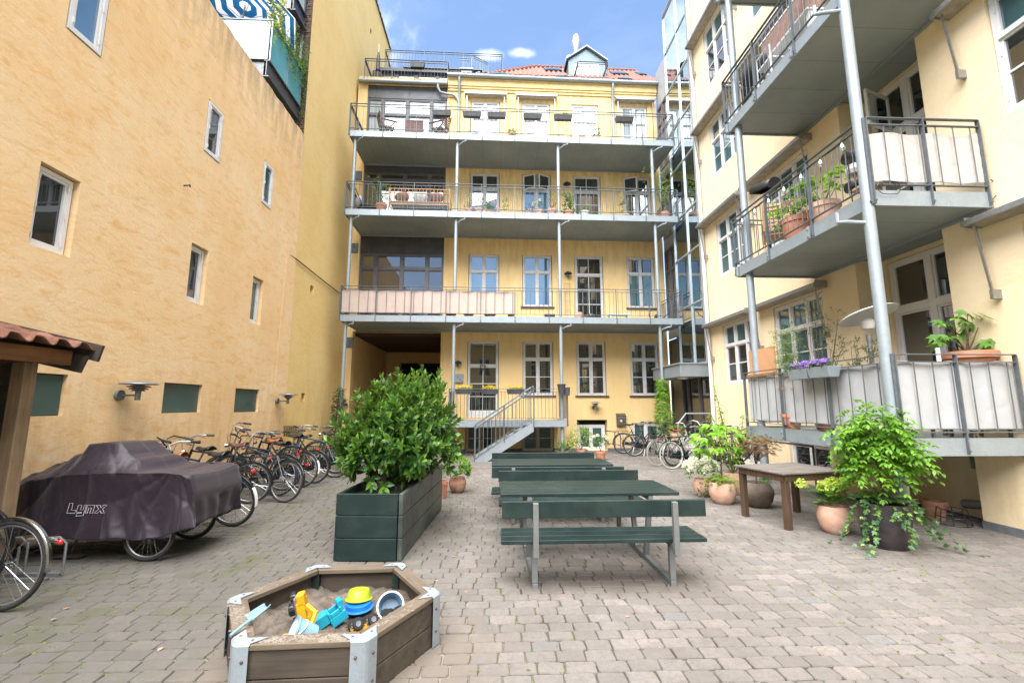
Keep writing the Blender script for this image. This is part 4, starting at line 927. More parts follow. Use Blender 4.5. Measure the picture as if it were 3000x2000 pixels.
m = MB(); m.b2(-15.05,2.35,12.2,-13.1,2.36,16.4); m.build('rear_glass', M_tglass, tw)
m = MB(); m.b2(-15.05,.03,2.85,-15.035,2.3,16.4); m.build('end_glass', M_tglass, tw)
# link with doors on to the balconies (brown-grey frames)
m = MB(); m.b2(-16.1,.0,13.3,-15.04,.05,14.9); m.b2(-16.1,.0,7.4,-15.04,.05,7.8); m.b2(-16.1,.0,10.2,-15.04,.05,10.6); m.b2(-16.1,0,4.0,-15.04,.05,4.3); m.b2(-16.1,.3,0,-15.04,2,14.8); m.build('link_cladding', galv('grey_cladding', (.33,.35,.37), .5, .2), tw)
for z0, z1 in ((4.32,7.38),(7.82,10.18),(10.62,13.28)): win(tw, -16.08, z0, -15.06, z1, (.5,), .28, (.3,), M_frame_d, M_gl, v=-.02, fw=.07, mulw=.08, name='link_door')
win(tw, -16.08, .35, -15.06, 3.95, (), .3, (), M_frame_d, M_gl, v=-.02, fw=.06, name='link_window')
# entrance under the tower
win(tw, -14.98, .42, -13.14, 2.82, (.5,), 0, (.36,), M_frame_d, M_gl, v=.10, fw=.10, mulw=.10, kick=.1, name='entrance_door')
cp = MB(); cp.prism([(-13.15,-.0),(-13.15,-.88),(-15.35,-.92),(-15.35,0)], 2.45, 2.83, 'z'); o = cp.build('canopy', M_zinc, tw, bevel=.01)
m = MB(); m.prism([(-13.12,.0),(-13.12,-.92),(-15.38,-.96),(-15.38,0)], 2.83, 2.87, 'z'); m.build('canopy_flashing', M_galv, o)
m = MB(); m.lathe([(.13,2.40),(.16,2.43),(.16,2.45)], 20, (-13.6,-.62,0)); m.build('ceiling_lamp', M_white, o, True)
m = MB(); m.b2(-16.0,-1.3,0,-13.0,.1,.40); m.b2(-13.0,-1.3,0,-12.7,-.2,.27); m.b2(-12.7,-1.3,0,-12.4,-.2,.14); m.build('entrance_steps', M_concrete, tw, bevel=.01)
m = MB(); m.tube([(-12.55,-1.28,.0),(-12.55,-1.28,1.08),(-12.75,-.95,1.36),(-12.95,-.05,1.36)], .022, 10); m.build('handrail', M_galv, tw, True)
m = MB(); m.b2(-13.0,-.06,1.75,-12.95,-.01,2.25); m.build('intercom', M_alu, tw)

# ================================================================== OBJECTS
def txt(body, size, M, mat, parent, name='lettering', ext=.0015, shear=0):
    c = bpy.data.curves.new(name, 'FONT'); c.body = body; c.size = size; c.extrude = ext; c.align_x = 'LEFT'; c.shear = shear
    o = bpy.data.objects.new(name, c); COL.objects.link(o)
    bpy.context.view_layer.update(); me = bpy.data.meshes.new_from_object(o.evaluated_get(bpy.context.evaluated_depsgraph_get()))
    bpy.data.objects.remove(o); me.materials.clear(); me.materials.append(mat); me.name = name
    o = bpy.data.objects.new(name, me); COL.objects.link(o); o.parent = parent; o.matrix_basis = M; return o
# ------------------------------------------------------------------ timber planter with laurel
pl = thing('planter_box', 'long dark green timber planter box holding a big laurel shrub', 'planter', T(-1.31,4.9,0) @ RZ(-3.4))
W2, LN = .355, 2.36
for k in range(3):
    z0 = .012+k*.224; z1 = z0+.217; m = MB(); m.b2(-W2+.03,-.0,z0,W2-.055,.04,z1); [m.tube([(u,-.004,z0+z),(u,.004,z0+z)], .006, 8) for u in (-.25,.22) for z in (.05,.17)]; m.build('end_board', M_greenw, pl, bevel=.006)
for k in range(3):
    z0 = .012+k*.224; z1 = z0+.217
    for s_ in (-1, 1): m = MB(); m.b2(s_*W2-(.045 if s_ > 0 else 0),.012,z0,s_*W2+(.045 if s_ < 0 else 0)*1,LN,z1); m.build('side_board', M_greydirt if s_ > 0 else M_greenw_y, pl, bevel=.005)
    m = MB(); m.b2(-W2+.05,LN-.04,z0,W2-.05,LN,z1); m.build('end_board', M_greenw, pl, bevel=.005)
m = MB(); m.b2(-W2+.05,.04,.0,W2-.05,LN-.04,.60); m.build('soil', M_soil, pl)
m = MB(); m.b2(-W2+.05,.6,.60,W2-.05,.66,.66); m.b2(-W2+.05,1.3,.60,W2-.05,1.36,.66); m.build('cross_brace', M_greenw, pl)
# laurel: stems then whorled shoots
lau = thing('laurel_shrub', 'large glossy green laurel shrub filling the dark green planter box', 'shrub', T(-1.20,6.05,.6) @ Matrix.Diagonal((.77,.92,.95,1)))
m = MB(); random.seed(11)
tips = []
for (bx, by) in ((-.12,-.75),(.05,-.6),(-.05,-.1),(.05,.5),(0,.95)):
    for k in range(7):
        d = rdir(.35, 1); t = Vector((bx*.5+d.x*.55, by*.75+d.y*.5, .25+d.z*.75)); b_ = Vector((bx, by, 0)); tips.append(t)
        m.tube([b_, b_.lerp(t,.4)+Vector((0,0,.06)), t], [.014,.009,.004], 6)
m.build('stem', M_stem, lau, True)
m = MB()
lumps = [((-.42,-.55,.52),(.36,.36,.42),62),((.18,-.5,.60),(.42,.4,.48),78),((-.08,-.15,.86),(.44,.45,.46),80),((.34,.1,.72),(.42,.5,.48),74),((-.38,.25,.75),(.42,.5,.5),66),
         ((.14,.62,.80),(.48,.5,.52),74),((-.2,.95,.72),(.45,.4,.5),50),((.42,.55,.55),(.34,.5,.4),44),((-.62,-.35,.30),(.22,.22,.26),24),((.36,-.25,.32),(.34,.4,.30),34),((-.30,-.75,.30),(.28,.2,.25),22)]
lumps += [((-.45,-.45,.42),(.40,.36,.34),50),((.1,-.62,.42),(.42,.26,.34),55),((.42,.25,.45),(.32,.6,.4),60),((-.1,-.3,.62),(.6,.6,.5),70),((-.72,-.1,.55),(.22,.3,.35),26)]
for c, r_, n in lumps: blob_foliage(m, c, r_, int(n*.80), .160, .062, 'oval', 10, .45, -.6, .6, .36)
for k in range(30):     # vertical leading shoots
    x, y = rnd(-.5,.6), rnd(-.6,.95); z = 1.12+.22*math.cos(x*2)+rnd(-.1,.14)-abs(y)*.05
    spray(m, (x, y, z-.1), (rnd(-.3,.3), rnd(-.3,.3), 1), 12, .14, .052, 'oval', .17, .0, 55)
m.build('foliage', L_laurel, lau)
# ------------------------------------------------------------------ sandpit
sp = thing('sandpit', 'hexagonal weathered timber sandpit with galvanised corner plates', 'sandpit', T(-1.07,3.27,0) @ RZ(2))
RR, HH = .70, .32; M_bolt = simple('rusty_bolt', (.10,.065,.05), .6, .4, .2, 30)
C6 = [Vector((RR*math.cos(R(60*i)), RR*math.sin(R(60*i)), 0)) for i in range(6)]
def hexside(i, ro, ri, z0, z1, g=.002):
    a, b_ = C6[i], C6[(i+1) % 6]; t = (b_-a).normalized()
    A = a*(ro/RR)+t*g; B = b_*(ro/RR)-t*g; A2 = a*(ri/RR)+t*g; B2 = b_*(ri/RR)-t*g
    mb = MB(); V = [A,B,B2,A2]; mb.add([v+Vector((0,0,z0)) for v in V]+[v+Vector((0,0,z1)) for v in V], [(0,3,2,1),(4,5,6,7),(0,1,5,4),(1,2,6,5),(2,3,7,6),(3,0,4,7)]); return mb
for i in range(6):
    md_ = (C6[i]+C6[(i+1)%6])/2; ang = math.atan2(C6[(i+1)%6].y-C6[i].y, C6[(i+1)%6].x-C6[i].x)
    for z0, z1, nm, mt in ((0,.135,'side_board',M_oldw_dark),(.141,.288,'side_board',M_oldw_dark)):
        hexside(i, RR-.015, RR-.062, z0, z1).build(nm, mt, sp, bevel=.004)
    L_ = (C6[(i+1)%6]-C6[i]).length
    # rim board in its own frame so the grain runs along it
    k = MB(); hw = L_/2-.004; k.prism([(-hw,0),(hw,0),(hw-.062,.108),(-hw+.062,.108)], .289, .32, 'z')
    k.build('rim_board', M_oldw, sp, bevel=.004, M=T(md_.x, md_.y, 0) @ Matrix.Rotation(ang, 4, 'Z'))
    # corner plate: two vertical cheeks and a folded top
    c = C6[i]; pv = C6[i-1]; nx_ = C6[(i+1) % 6]; t1 = (pv-c).normalized(); t2 = (nx_-c).normalized(); inn = -c.normalized()
    k = MB(); e = c*((RR+.006)/RR); w_ = .085; rr2 = .014
    arc = [e+t1*w_, e+t1*.02, e+(t1+t2)*.006, e+t2*.02, e+t2*w_]
    lo = [p+Vector((0,0,.006)) for p in arc]; hi = [p+Vector((0,0,.316)) for p in arc]; hi2 = [p*(1-.012/RR)+Vector((0,0,.3255)) for p in arc]
    k.add(lo+hi+hi2, [(j,j+1,5+j+1,5+j) for j in range(4)]+[(5+j,5+j+1,10+j+1,10+j) for j in range(4)])
    tp = [hi2[0], hi2[1], hi2[2], hi2[3], hi2[4], e+t2*(w_+.03)+inn*.085+Vector((0,0,.3255)), e+inn*.085+Vector((0,0,.3255)), e+t1*(w_+.03)+inn*.085+Vector((0,0,.3255))]
    k.add(tp, [(0,1,2,3,4,5,6,7)]); o = k.build('corner_plate', M_galv, sp, solid=.003)
    b_ = MB()
    for t_, zz in ((t1,.10),(t1,.24),(t2,.10),(t2,.24)):
        p = e+t_*.055+Vector((0,0,zz)); nrm = Vector((-(t_.y), t_.x, 0)); nrm = nrm if nrm.dot(c) > 0 else -nrm
        b_.ball(p+nrm*.002, .009, 6)
    for t_ in (t1, t2): b_.ball(e+t_*.06+inn*.05+Vector((0,0,.327)), .008, 6, (1,1,.4))
    b_.build('bolts', M_bolt, o, True)
    p = c*((RR-.085)/RR); k = MB(); k.box((p.x,p.y,.143), (.05,.05,.285)); k.build('corner_post', M_greenw, sp)
k = MB()
def sandf(u, v):
    r_ = (RR-.065)*u; a = 2*math.pi*v; x = r_*math.cos(a); y = r_*math.sin(a); 
    lim = (RR-.065)*math.cos(R(30))/max(.86, math.cos((a % R(60))-R(30))); s_ = min(1, lim/max(r_,1e-5)) if r_ > lim else 1; x *= s_; y *= s_
    z = .135+.05*noise.noise(Vector((x*4,y*4,1)))+.022*noise.noise(Vector((x*14,y*14,2)))+.008*noise.noise(Vector((x*45,y*45,2)))+.03*u*u
    return (x, y, z)
k.grid(sandf, 50, 120); struct(k.build('sand', M_sand, None, True, M=sp.matrix_basis.copy()), 'stuff', 'greyish brown play sand heaped inside the hexagonal sandpit', 'sand')
# loose sand on the rim boards
k = MB(); random.seed(5)
for i, n in ((3,130),(4,150),(5,30),(2,20)):
    a, b_ = C6[i], C6[(i+1)%6]
    for j in range(n):
        f = rnd(.14,.86); p = a.lerp(b_, f); p = p*((RR-rnd(.012,.095))/RR); s_ = rnd(.002,.007); [k.ball((p.x+rnd(-.02,.02),p.y+rnd(-.014,.014),.320), s_*rnd(.4,1), 4, (1.4,1.1,.35)) for q_ in range(4)]
struct(k.build('spilled_sand', simple('dry_spilled_sand', (.19,.165,.135), .95), None, M=sp.matrix_basis.copy()), 'stuff', 'dry sand crumbs spilled along the front rim of the sandpit', 'sand')
# toys (positions in world)
SX = sp.matrix_basis
def toy(name, label, cat, x, y, z, rz=0, rx=0, ry=0): return thing(name, label, cat, T(x,y,z) @ RZ(rz) @ RX(rx) @ RY(ry) @ Matrix.Scale(1.08, 4), 'toys left in and on the sandpit')
def wheel_toy(par, c, r_, w_, rot=None):
    k = MB(); M_ = RY(90).to_3x3() if rot is None else rot; k.lathe([(r_*.6,-w_/2),(r_*.95,-w_/2),(r_,-w_*.3),(r_,w_*.3),(r_*.95,w_/2),(r_*.6,w_/2)], 16, c, M_)
    for i in range(12):
        a = i*math.pi/6; p = Vector(c)+M_@Vector((r_*math.cos(a), r_*math.sin(a), 0)); k.box(p, (w_*.9,.006,.006), None)
    o = k.build('wheel', M_black, par, True); h = MB(); h.lathe([(.001,w_/2),(r_*.5,w_/2+.002),(r_*.5,-w_/2-.002),(.001,-w_/2)], 14, c, M_); h.build('hub', M_grey_p, o, True); return o
ex = toy('toy_excavator', 'yellow toy excavator tipped on its side in the sand', 'toy excavator', -1.235, 3.19, .17, 12, 0, -12)
k = MB(); k.box((0,.02,.09), (.05,.11,.12)); k.box((.005,-.0,.16),(.045,.07,.07)); k.box((.03,.03,.03),(.03,.1,.05)); k.build('body', M_yell_p, ex, bevel=.008)
k = MB(); k.box((-.032,.04,.12), (.018,.09,.10)); k.build('chassis', M_grey_p, ex, bevel=.005)
k = MB(); k.bar((.03,-.02,.12), (.085,-.06,.07), .022, .03); k.bar((.085,-.06,.075), (.05,-.16,.01), .018, .028); k.bar((.05,-.16,.012), (-.02,-.18,-.01), .016, .02); k.build('digger_arm', M_yell_p, ex, bevel=.004)
k = MB(); k.grid(lambda u, v: (-.075+.055*math.cos(R(40+200*u)), -.19+.035*(v*2-1), -.0+.05*math.sin(R(40+200*u))), 10, 4); k.build('bucket', M_yell_p, ex, solid=.007)
for c in ((-.055,.085,.15),(-.055,.005,.115),(-.055,.05,.01)): wheel_toy(ex, c, .034, .028)
tk = toy('toy_truck_cab', 'sky blue toy truck body propped up in the middle of the sandpit', 'toy truck', -1.09, 3.26, .20, 35, 0, -25)
k = MB(); k.b2(-.10,-.035,-.02,-.02,.035,.05); k.b2(-.02,-.04,-.06,.08,.04,-.0); k.b2(-.02,-.04,-.0,-.005,.04,.04); k.b2(.05,-.04,-.0,.065,.04,.035); k.b2(-.005,-.04,.0,.05,-.03,.03); k.b2(-.005,.03,.0,.05,.04,.03); k.build('body', M_blue_p, tk, bevel=.006)
k = MB(); k.tube([(.07,-.03,.045),(.07,.03,.045)], .02, 12); k.build('drum', M_blue_p, tk, True)
def bucket(label, x, y, z, rz, rx, r_, h, m_out, m_in=None, handle=True, name='toy_bucket'):
    b_ = toy(name, label, 'toy bucket', x, y, z, rz, rx)
    k = MB(); k.lathe([(.001,.004),(r_*.72,.0),(r_*.97,h*.93),(r_*1.06,h*.93),(r_*1.06,h),(r_*.95,h),(r_*.70,.008),(.001,.01)], 28, cap=False); k.build('shell', m_out, b_, True)
    if m_in: k = MB(); k.lathe([(r_*.94,h*.98),(r_*.69,.012),(.001,.013)], 28, cap=False); k.build('inside', m_in, b_, True)
    if handle: k = MB(); k.tube([(r_*1.06*math.cos(R(a)), r_*1.06*math.sin(R(a))*.3-.0+r_*.9*math.sin(R(a))*.6, h*.97-r_*.75*math.sin(R(a))) for a in range(0,181,12)], .003, 6); k.build('handle', m_in or m_out, b_, True)
    return b_
bk = bucket('pale blue toy bucket with white splashes lying at the front of the sand', -1.10, 3.0, .20, -62, 66, .072, .125, M_lblue_p, M_wht_p, True)
k = MB()
random.seed(3)
for i in range(26):
    a = rnd(-2.6,-.4); z = rnd(.03,.1); r_ = .0525+.0175*z/.125+.0015; leaf(k, (r_*math.cos(a), r_*math.sin(a), z), (-math.sin(a), math.cos(a), rnd(-1,1)), (math.cos(a), math.sin(a), 0), rnd(.012,.026), .014, 'small')
k.build('splash_print', M_blue_p, bk)
bucket('white toy bucket with light blue inside tipped over by the right rim', -.72, 3.36, .20, 12, 62, .078, .125, M_wht_p, M_lblue_p)
lm = toy('cake_mould', 'lime green round sand mould upside down on a blue one', 'sand mould', -.98, 3.50, .205, 0, -6)
k = MB(); k.lathe([(.085,0),(.088,.006),(.078,.01),(.068,.055),(.062,.062),(.04,.064),(.001,.064)], 28, cap=False); k.build('shell', M_lime_p, lm, True)
bm = toy('blue_sand_mould', 'royal blue round sand mould beneath the lime green one', 'sand mould', -.97, 3.46, .165, 10, 4)
k = MB(); k.lathe([(.095,0),(.098,.006),(.082,.01),(.078,.035),(.001,.036)], 28, cap=False); k.build('shell', M_dblue_p, bm, True)
tr2 = toy('toy_dump_truck', 'yellow toy dump truck upside down against the right front rim', 'toy truck', -.83, 3.08, .2, 35, 155)
k = MB(); k.b2(-.06,-.035,-.02,.07,.035,.015); k.prism([(-.07,.02),(.03,.02),(.05,.06),(-.08,.06)], -.045, .045, 'y'); k.build('body', M_yell_p, tr2, bevel=.005)
for c in ((-.04,-.045,-.03),(-.04,.045,-.03),(.05,-.045,-.03),(.05,.045,-.03)): wheel_toy(tr2, c, .03, .026, RX(90).to_3x3())
tr3 = toy('toy_wheel_loader', 'yellow toy loader half buried at the front rim of the sandpit', 'toy truck', -.98, 2.86, .17, -10, 0, 0)
k = MB(); k.prism([(-.07,0),(.08,0),(.10,.05),(-.02,.07),(-.07,.05)], -.04, .04, 'y'); k.build('body', M_yell_p, tr3, bevel=.006); wheel_toy(tr3, (-.05,-.045,.0), .032, .02, RX(90).to_3x3())
sh = toy('toy_scoop', 'pale blue toy sand scoop lying on the left rim of the sandpit', 'toy shovel', -1.425, 2.87, .345, 74, 0, -8)
k = MB(); k.grid(lambda u, v: (.0+.12*u, .034*(v*2-1)*(1-.35*u**3), .024*(v*2-1)**2+.012*math.sin(u*2.8)*0+.004), 12, 8); k.build('blade', M_lblue_p, sh, True, solid=.004)
k = MB(); k.tube([(.01,0,.008),(-.05,0,.010),(-.13,0,.006)], [.009,.007,.008], 10); k.build('handle', M_lblue_p, sh, True)
for i, (x, y, rz, lab) in enumerate(((-1.37,2.88,20,'bright green toy crab mould in the sand near the front left plate'),(-1.30,3.02,80,'small green toy spade blade beside the yellow digger bucket'),(-1.16,3.33,-30,'green toy rake handle behind the yellow excavator'))):
    o = toy('sand_mould', lab, 'sand mould', x, y, .17, rz); k = MB(); k.ball((0,0,0), .028, 8, (1,.7,.5)); k.ball((.025,.01,0), .014, 6); k.ball((-.02,.012,0), .013, 6); k.build('shell', M_grn_p, o, True)
o = toy('toy_rake', 'small dark blue toy rake in front of the yellow excavator', 'toy rake', -1.18, 2.93, .16, 8); k = MB(); k.b2(-.05,-.004,0,.05,.004,.012)
for i in range(8): k.b2(-.048+i*.013,-.004,.012,-.043+i*.013,.004,.035)
k.build('head', M_dblue_p, o)
o = toy('loader_wheels', 'black ribbed wheels of an upturned toy truck by the white bucket', 'toy truck', -.66, 3.22, .2, 30, 160); k = MB(); k.b2(-.07,-.03,-.02,.06,.03,.02); k.build('body', M_grey_p, o, bevel=.006)
for c in ((-.04,-.042,-.02),(.045,-.042,-.02),(-.04,.042,-.02)): wheel_toy(o, c, .034, .028, RX(90).to_3x3())
# ------------------------------------------------------------------ picnic tables
def picnic(M_, label):
    t = thing('picnic_table', label, 'picnic table', M_, 'green picnic tables in the middle of the yard')
    def planks(nm, y0, y1, n, z, th=.034, x=.915):
        mb = MB(); w_ = (y1-y0)/n
        for i in range(n): mb.b2(-x+rnd(-.004,.004), y0+i*w_+.004, z-th, x+rnd(-.004,.004), y0+(i+1)*w_-.004, z)
        return mb.build(nm, M_greenw, t, bevel=.005)
    planks('tabletop', -.38, .38, 5, .72)
    for s_ in (-1, 1):
        a, b_ = sorted((s_*.52, s_*.94)); planks('seat', a, b_, 3, .43)
        mb = MB(); mb.b2(-.915, s_*.925-.016, .615, .915, s_*.925+.016, .76); mb.build('backrest', M_greenw, t, bevel=.005)
    for x in (-.62, .62):
        mb = MB(); q = .025
        mb.b2(x-q,-.87,.0,x+q,.87,.05)
        for y in (-.84,.84): mb.b2(x-q,y-q,.051,x+q,y+q,.345); 
        for y in (-.33, .33): mb.bar((x,y*.45,.05), (x,y,.64), .05, .05)
        for s_ in (-1, 1): a, b_ = sorted((s_*.48, s_*.955)); mb.b2(x-q,a,.346,x+q,b_,.394)
        mb.b2(x-q,-.37,.638,x+q,.37,.685)
        fo = mb.build('leg_frame', M_galvd, t, bevel=.004)
        for s_ in (-1, 1): mb = MB(); mb.b2(x-.024, s_*.968-.022, .30, x+.024, s_*.968+.022, .75); mb.build('back_strut', M_galvd, fo, bevel=.004)
    return t
random.seed(21)
p1 = picnic(T(.975,5.02,0) @ RZ(.5), 'nearer dark green picnic table with backrest benches and grey steel frame')
p2 = copy_tree(p1, T(.875,7.20,0) @ RZ(.3), 'farther dark green picnic table with backrest benches, behind the near one')
# ------------------------------------------------------------------ slatted wooden table
tb = thing('garden_table', 'weathered brown wooden slatted table among the flower pots', 'table', T(4.19,6.36,0) @ RZ(13))
m = MB(); n = 17
for i in range(n): y = -.445+.89*(i+.5)/n; m.b2(-.56, y-.018, .70, .56, y+.018, .722)
m.build('tabletop', M_tabletop, tb, bevel=.003)
m = MB(); m.b2(-.50,-.41,.61,.50,-.385,.699); m.b2(-.50,.385,.61,.50,.41,.699); m.b2(-.52,-.384,.61,-.495,.384,.699); m.b2(.495,-.384,.61,.52,.384,.699); m.build('apron', M_tablew, tb, bevel=.003)
for x in (-1, 1):
    for y in (-1, 1): m = MB(); m.box((x*.47,y*.365,.305),(.075,.075,.609)); m.build('leg', M_tablew, tb, bevel=.004)

# ------------------------------------------------------------------ bicycles
WHEEL = {}
def wheel_mesh(kind, r_=.34):
    key = (kind, r_)
    if key in WHEEL: return WHEEL[key]
    R1 = r_-.019
    def circ(rad, n=48): return [(rad*math.cos(2*math.pi*i/n), 0, rad*math.sin(2*math.pi*i/n)) for i in range(n)]
    t = MB(); t.tube(circ(R1), .019, 8, closed=True)
    rm = MB(); rm.tube(circ(R1-.024), .010, 6, closed=True)
    s_ = MB(); s_.tube([(0,-.035,0),(0,.035,0)], .02, 10)
    for i in range(28):
        a = 2*math.pi*i/28; o = .018*(1 if i % 4 < 2 else -1); sd = .03 if i % 2 else -.03
        s_.tube([(o*math.sin(a), sd, -o*math.cos(a)), ((R1-.03)*math.cos(a), 0, (R1-.03)*math.sin(a))], .0016, 3, caps=False)
    def me(mb, nm, mat, sm=True):
        x = bpy.data.meshes.new(nm); x.from_pydata(mb.v, [], mb.f); x.materials.append(mat); 
        if sm: x.shade_smooth()
        return x
    tm = {'black': M_rubber, 'tan': M_tyre_tan}[kind]
    WHEEL[key] = (me(t, 'tyre', tm), me(rm, 'rim', M_alu), me(s_, 'spokes', M_chrome, False)); return WHEEL[key]
def add_wheel(par, x, y, z, kind='black', r_=.34, rot=I4):
    meshes = wheel_mesh(kind, r_); w_ = bpy.data.objects.new('wheel', meshes[0]); COL.objects.link(w_); w_.parent = par; w_.matrix_basis = T(x,y,z) @ rot
    for nm, me in (('rim', meshes[1]), ('spokes', meshes[2])):
        o = bpy.data.objects.new(nm, me); COL.objects.link(o); o.parent = w_
    return w_
def arc(cx, cz, r_, a0, a1, n=16, y=0): return [(cx+r_*math.cos(R(a0+(a1-a0)*i/n)), y, cz+r_*math.sin(R(a0+(a1-a0)*i/n))) for i in range(n+1)]
def fender(mb, cx, a0, a1, r_=.362, w_=.026):
    pts = arc(cx, .34, r_, a0, a1, 22)
    vs_ = []
    for (x, y, z) in pts:
        d = Vector((x-cx, 0, z-.34)).normalized()
        for yy, dr in ((-w_,-.014),(-w_*.5,0),(w_*.5,0),(w_,-.014)): vs_.append(Vector((x,yy,z))+d*dr)
    n = len(pts); mb.add(vs_, [(i*4+j, (i+1)*4+j, (i+1)*4+j+1, i*4+j+1) for i in range(n-1) for j in range(3)])
def bicycle(label, x, y, hd, lean=0, style='diamond', fm=None, sad=None, bars='swept', fend=None, tail=False, basket=False, rack=True, tyre='black', barm=None, steer=0, stand=True, lampm=True, guard=True, hb=1.08, group='parked bicycles', sh_=.93, z=0, frack=False, light=True, sx=.20):
    fm = fm or M_bikeblk; b_ = thing('bicycle', label, 'bicycle', T(x,y,z) @ RZ(hd) @ RX(lean), group)
    r_ = .34; hub = Vector((0,0,r_)); bbk = Vector((.44,0,.29)); seat = Vector((.26,0,.80)); ht = Vector((.90,0,.90)); hl = Vector((.955,0,.70)); fh = Vector((1.07,0,r_))
    m = MB(); tr_ = .016
    m.tube([bbk, seat], tr_, 8); m.tube([ht, hl], .019, 8)
    if style == 'diamond': m.tube([seat+Vector((0,0,-.02)), ht+Vector((0,0,-.03))], tr_, 8); m.tube([bbk, hl], .018, 8)
    elif style == 'sport': m.tube([seat+Vector((-.0,0,-.10)), ht+Vector((0,0,-.04))], .017, 8); m.tube([bbk, hl+Vector((0,0,.04))], .026, 8)
    else: m.tube([bbk+Vector((-.03,0,.17)), bbk.lerp(hl,.45)+Vector((0,0,.0)), ht+Vector((0,0,-.09))], tr_, 8); m.tube([bbk, bbk.lerp(hl,.5)+Vector((0,0,-.05)), hl], .018, 8)
    for s_ in (-1, 1):
        m.tube([bbk+Vector((0,s_*.02,0)), hub+Vector((0,s_*.055,0))], .009, 6); m.tube([seat+Vector((0,s_*.01,-.05)), hub+Vector((0,s_*.055,0))], .008, 6)
    m.build('frame', fm, b_, True)
    add_wheel(b_, 0, 0, r_, tyre)
    fr = bpy.data.objects.new('fork', None)
    S = T(hl.x, 0, hl.z) @ RY(-15) @ RZ(steer) @ RY(15) @ T(-hl.x, 0, -hl.z)
    m = MB(S)
    for s_ in (-1, 1): m.tube([hl+Vector((0,s_*.02,-.01)), hl+Vector((.03,s_*.045,-.09)), fh+Vector((0,s_*.05,0))], .010, 6)
    m.build('fork', fm, b_, True)
    add_wheel(b_, 0, 0, 0, tyre, .34, S @ T(fh.x,0,fh.z))
    m = MB(S); st_ = ht+(ht-hl).normalized()*(hb-.98); m.tube([ht, st_], .013, 8)
    st2 = st_+Vector((.03,0,0))
    g = MB(S)
    for s_ in (-1, 1):
        if bars == 'swept': P = [st2, st2+Vector((.05,s_*.06,.05)), st2+Vector((.02,s_*.20,.07)), st2+Vector((-.10,s_*.28,.05)), st2+Vector((-.20,s_*.30,.04))]
        elif bars == 'flat': P = [st2, st2+Vector((0,s_*.12,.02)), st2+Vector((-.02,s_*.22,.025)), st2+Vector((-.04,s_*.30,.02)), st2+Vector((-.045,s_*.34,.02))]
        else: P = [st2, st2+Vector((.02,s_*.08,.10)), st2+Vector((.0,s_*.20,.13)), st2+Vector((-.10,s_*.27,.10)), st2+Vector((-.22,s_*.28,.07))]
        m.tube(P, .0115, 8); q = Vector(P[-2]); e_ = Vector(P[-1]); g_ = MB(S); g_.tube([q.lerp(e_, .0), e_+(e_-q)*.15], .018, 8); 
        g.tube([q, e_+(e_-q)*.15], .0185, 8); l_ = q+Vector((.06,s_*-.02,-.03)); g.tube([q+Vector((.02,0,-.01)), l_, l_.lerp(e_, .6)+Vector((.03,0,-.035))], .005, 5)
        g.tube([q+Vector((.03,0,.0)), q+Vector((.16,-s_*.05,-.02)), hl+Vector((.06,s_*.03,.0))], .0032, 5)
    ho = m.build('handlebar', barm or M_alu, b_, True); g.build('grips', M_black if sad != M_tan else M_black, ho, True)
    m = MB(); k = Vector((sx,0,sh_)); m.tube([seat, k], .013, 8); m.build('seat_post', M_alu, b_, True)
    m = MB()
    def sd(u, v):
        xx = -.13+.27*u; hw = .085*(1-u)**.9*(1 if u > .12 else (.75+2*u)) + .018; t_ = (v*2-1); return (k.x+xx, t_*hw, k.z+.055-.045*t_*t_+.012*math.cos(u*6)+(-.01 if u > .9 else 0))
    m.grid(sd, 14, 10)
    m.tube([(k.x+.1,0,k.z+.03),(k.x-.02,.03,k.z+.0),(k.x-.11,.05,k.z+.02)], .004, 5); m.tube([(k.x+.1,0,k.z+.03),(k.x-.02,-.03,k.z+.0),(k.x-.11,-.05,k.z+.02)], .004, 5)
    m.build('saddle', sad or M_black, b_, True, solid=.012)
    if fend is not False:
        m = MB(); fender(m, 0, 35, 188 if tail is not None else 170); fe = m.build('fender', fend or fm, b_, True, solid=.002)
        if tail: t_ = MB(); fender(t_, 0, 150, 192, .3645, .0275); t_.build('white_tail', M_white, fe, True, solid=.002)
        m = MB(S @ T(1.07,0,0)); fender(m, 0, 20, 150); m.build('fender', fend or fm, b_, True, solid=.002)
    if rack:
        m = MB(); zz = .755
        for yy in (-.055,-.02,.02,.055): m.tube([(.17,yy,zz),(-.26,yy,zz)], .005, 5)
        for xx in (.15,-.05,-.26): m.tube([(xx,-.058,zz),(xx,.058,zz)], .005, 5)
        for s_ in (-1, 1): m.tube([(-.18,s_*.058,zz),(0,s_*.065,.35)], .005, 5); m.tube([(-.02,s_*.058,zz),(0,s_*.065,.35)], .004, 5)
        m.build('rear_rack', M_bikeblk, b_, True)
    if light == 'tip': m = MB(); m.lathe([(.001,0),(.02,.01),(.022,.06)], 14, (-.40,0,.52), RY(75).to_3x3()); m.build('rear_light', M_chrome, b_, True); m = MB(); m.ball((-.415,0,.515), .021, 8); m.build('rear_lens', M_red, b_, True)
    elif light: m = MB(); m.box((-.30 if rack else -.37,0,.73 if rack else .62), (.03,.06,.036)); m.build('rear_light', M_red, b_, bevel=.008)
    m = MB(); M2 = RX(90).to_3x3()
    m.lathe([(.085,-.004),(.09,0),(.085,.004),(.07,.004),(.07,-.004)], 24, (bbk.x,.04,bbk.z), M2); m.tube([(bbk.x,-.07,bbk.z),(bbk.x,.07,bbk.z)], .012, 8)
    a = rnd(0, 6.28)
    for s_ in (-1, 1):
        e_ = Vector((bbk.x+s_*.165*math.cos(a), s_*.065, bbk.z+s_*.165*math.sin(a)*.8)); m.bar(Vector((bbk.x,s_*.06,bbk.z)), e_, .018, .01); m.box(e_+Vector((0,s_*.05,0)), (.07,.08,.018))
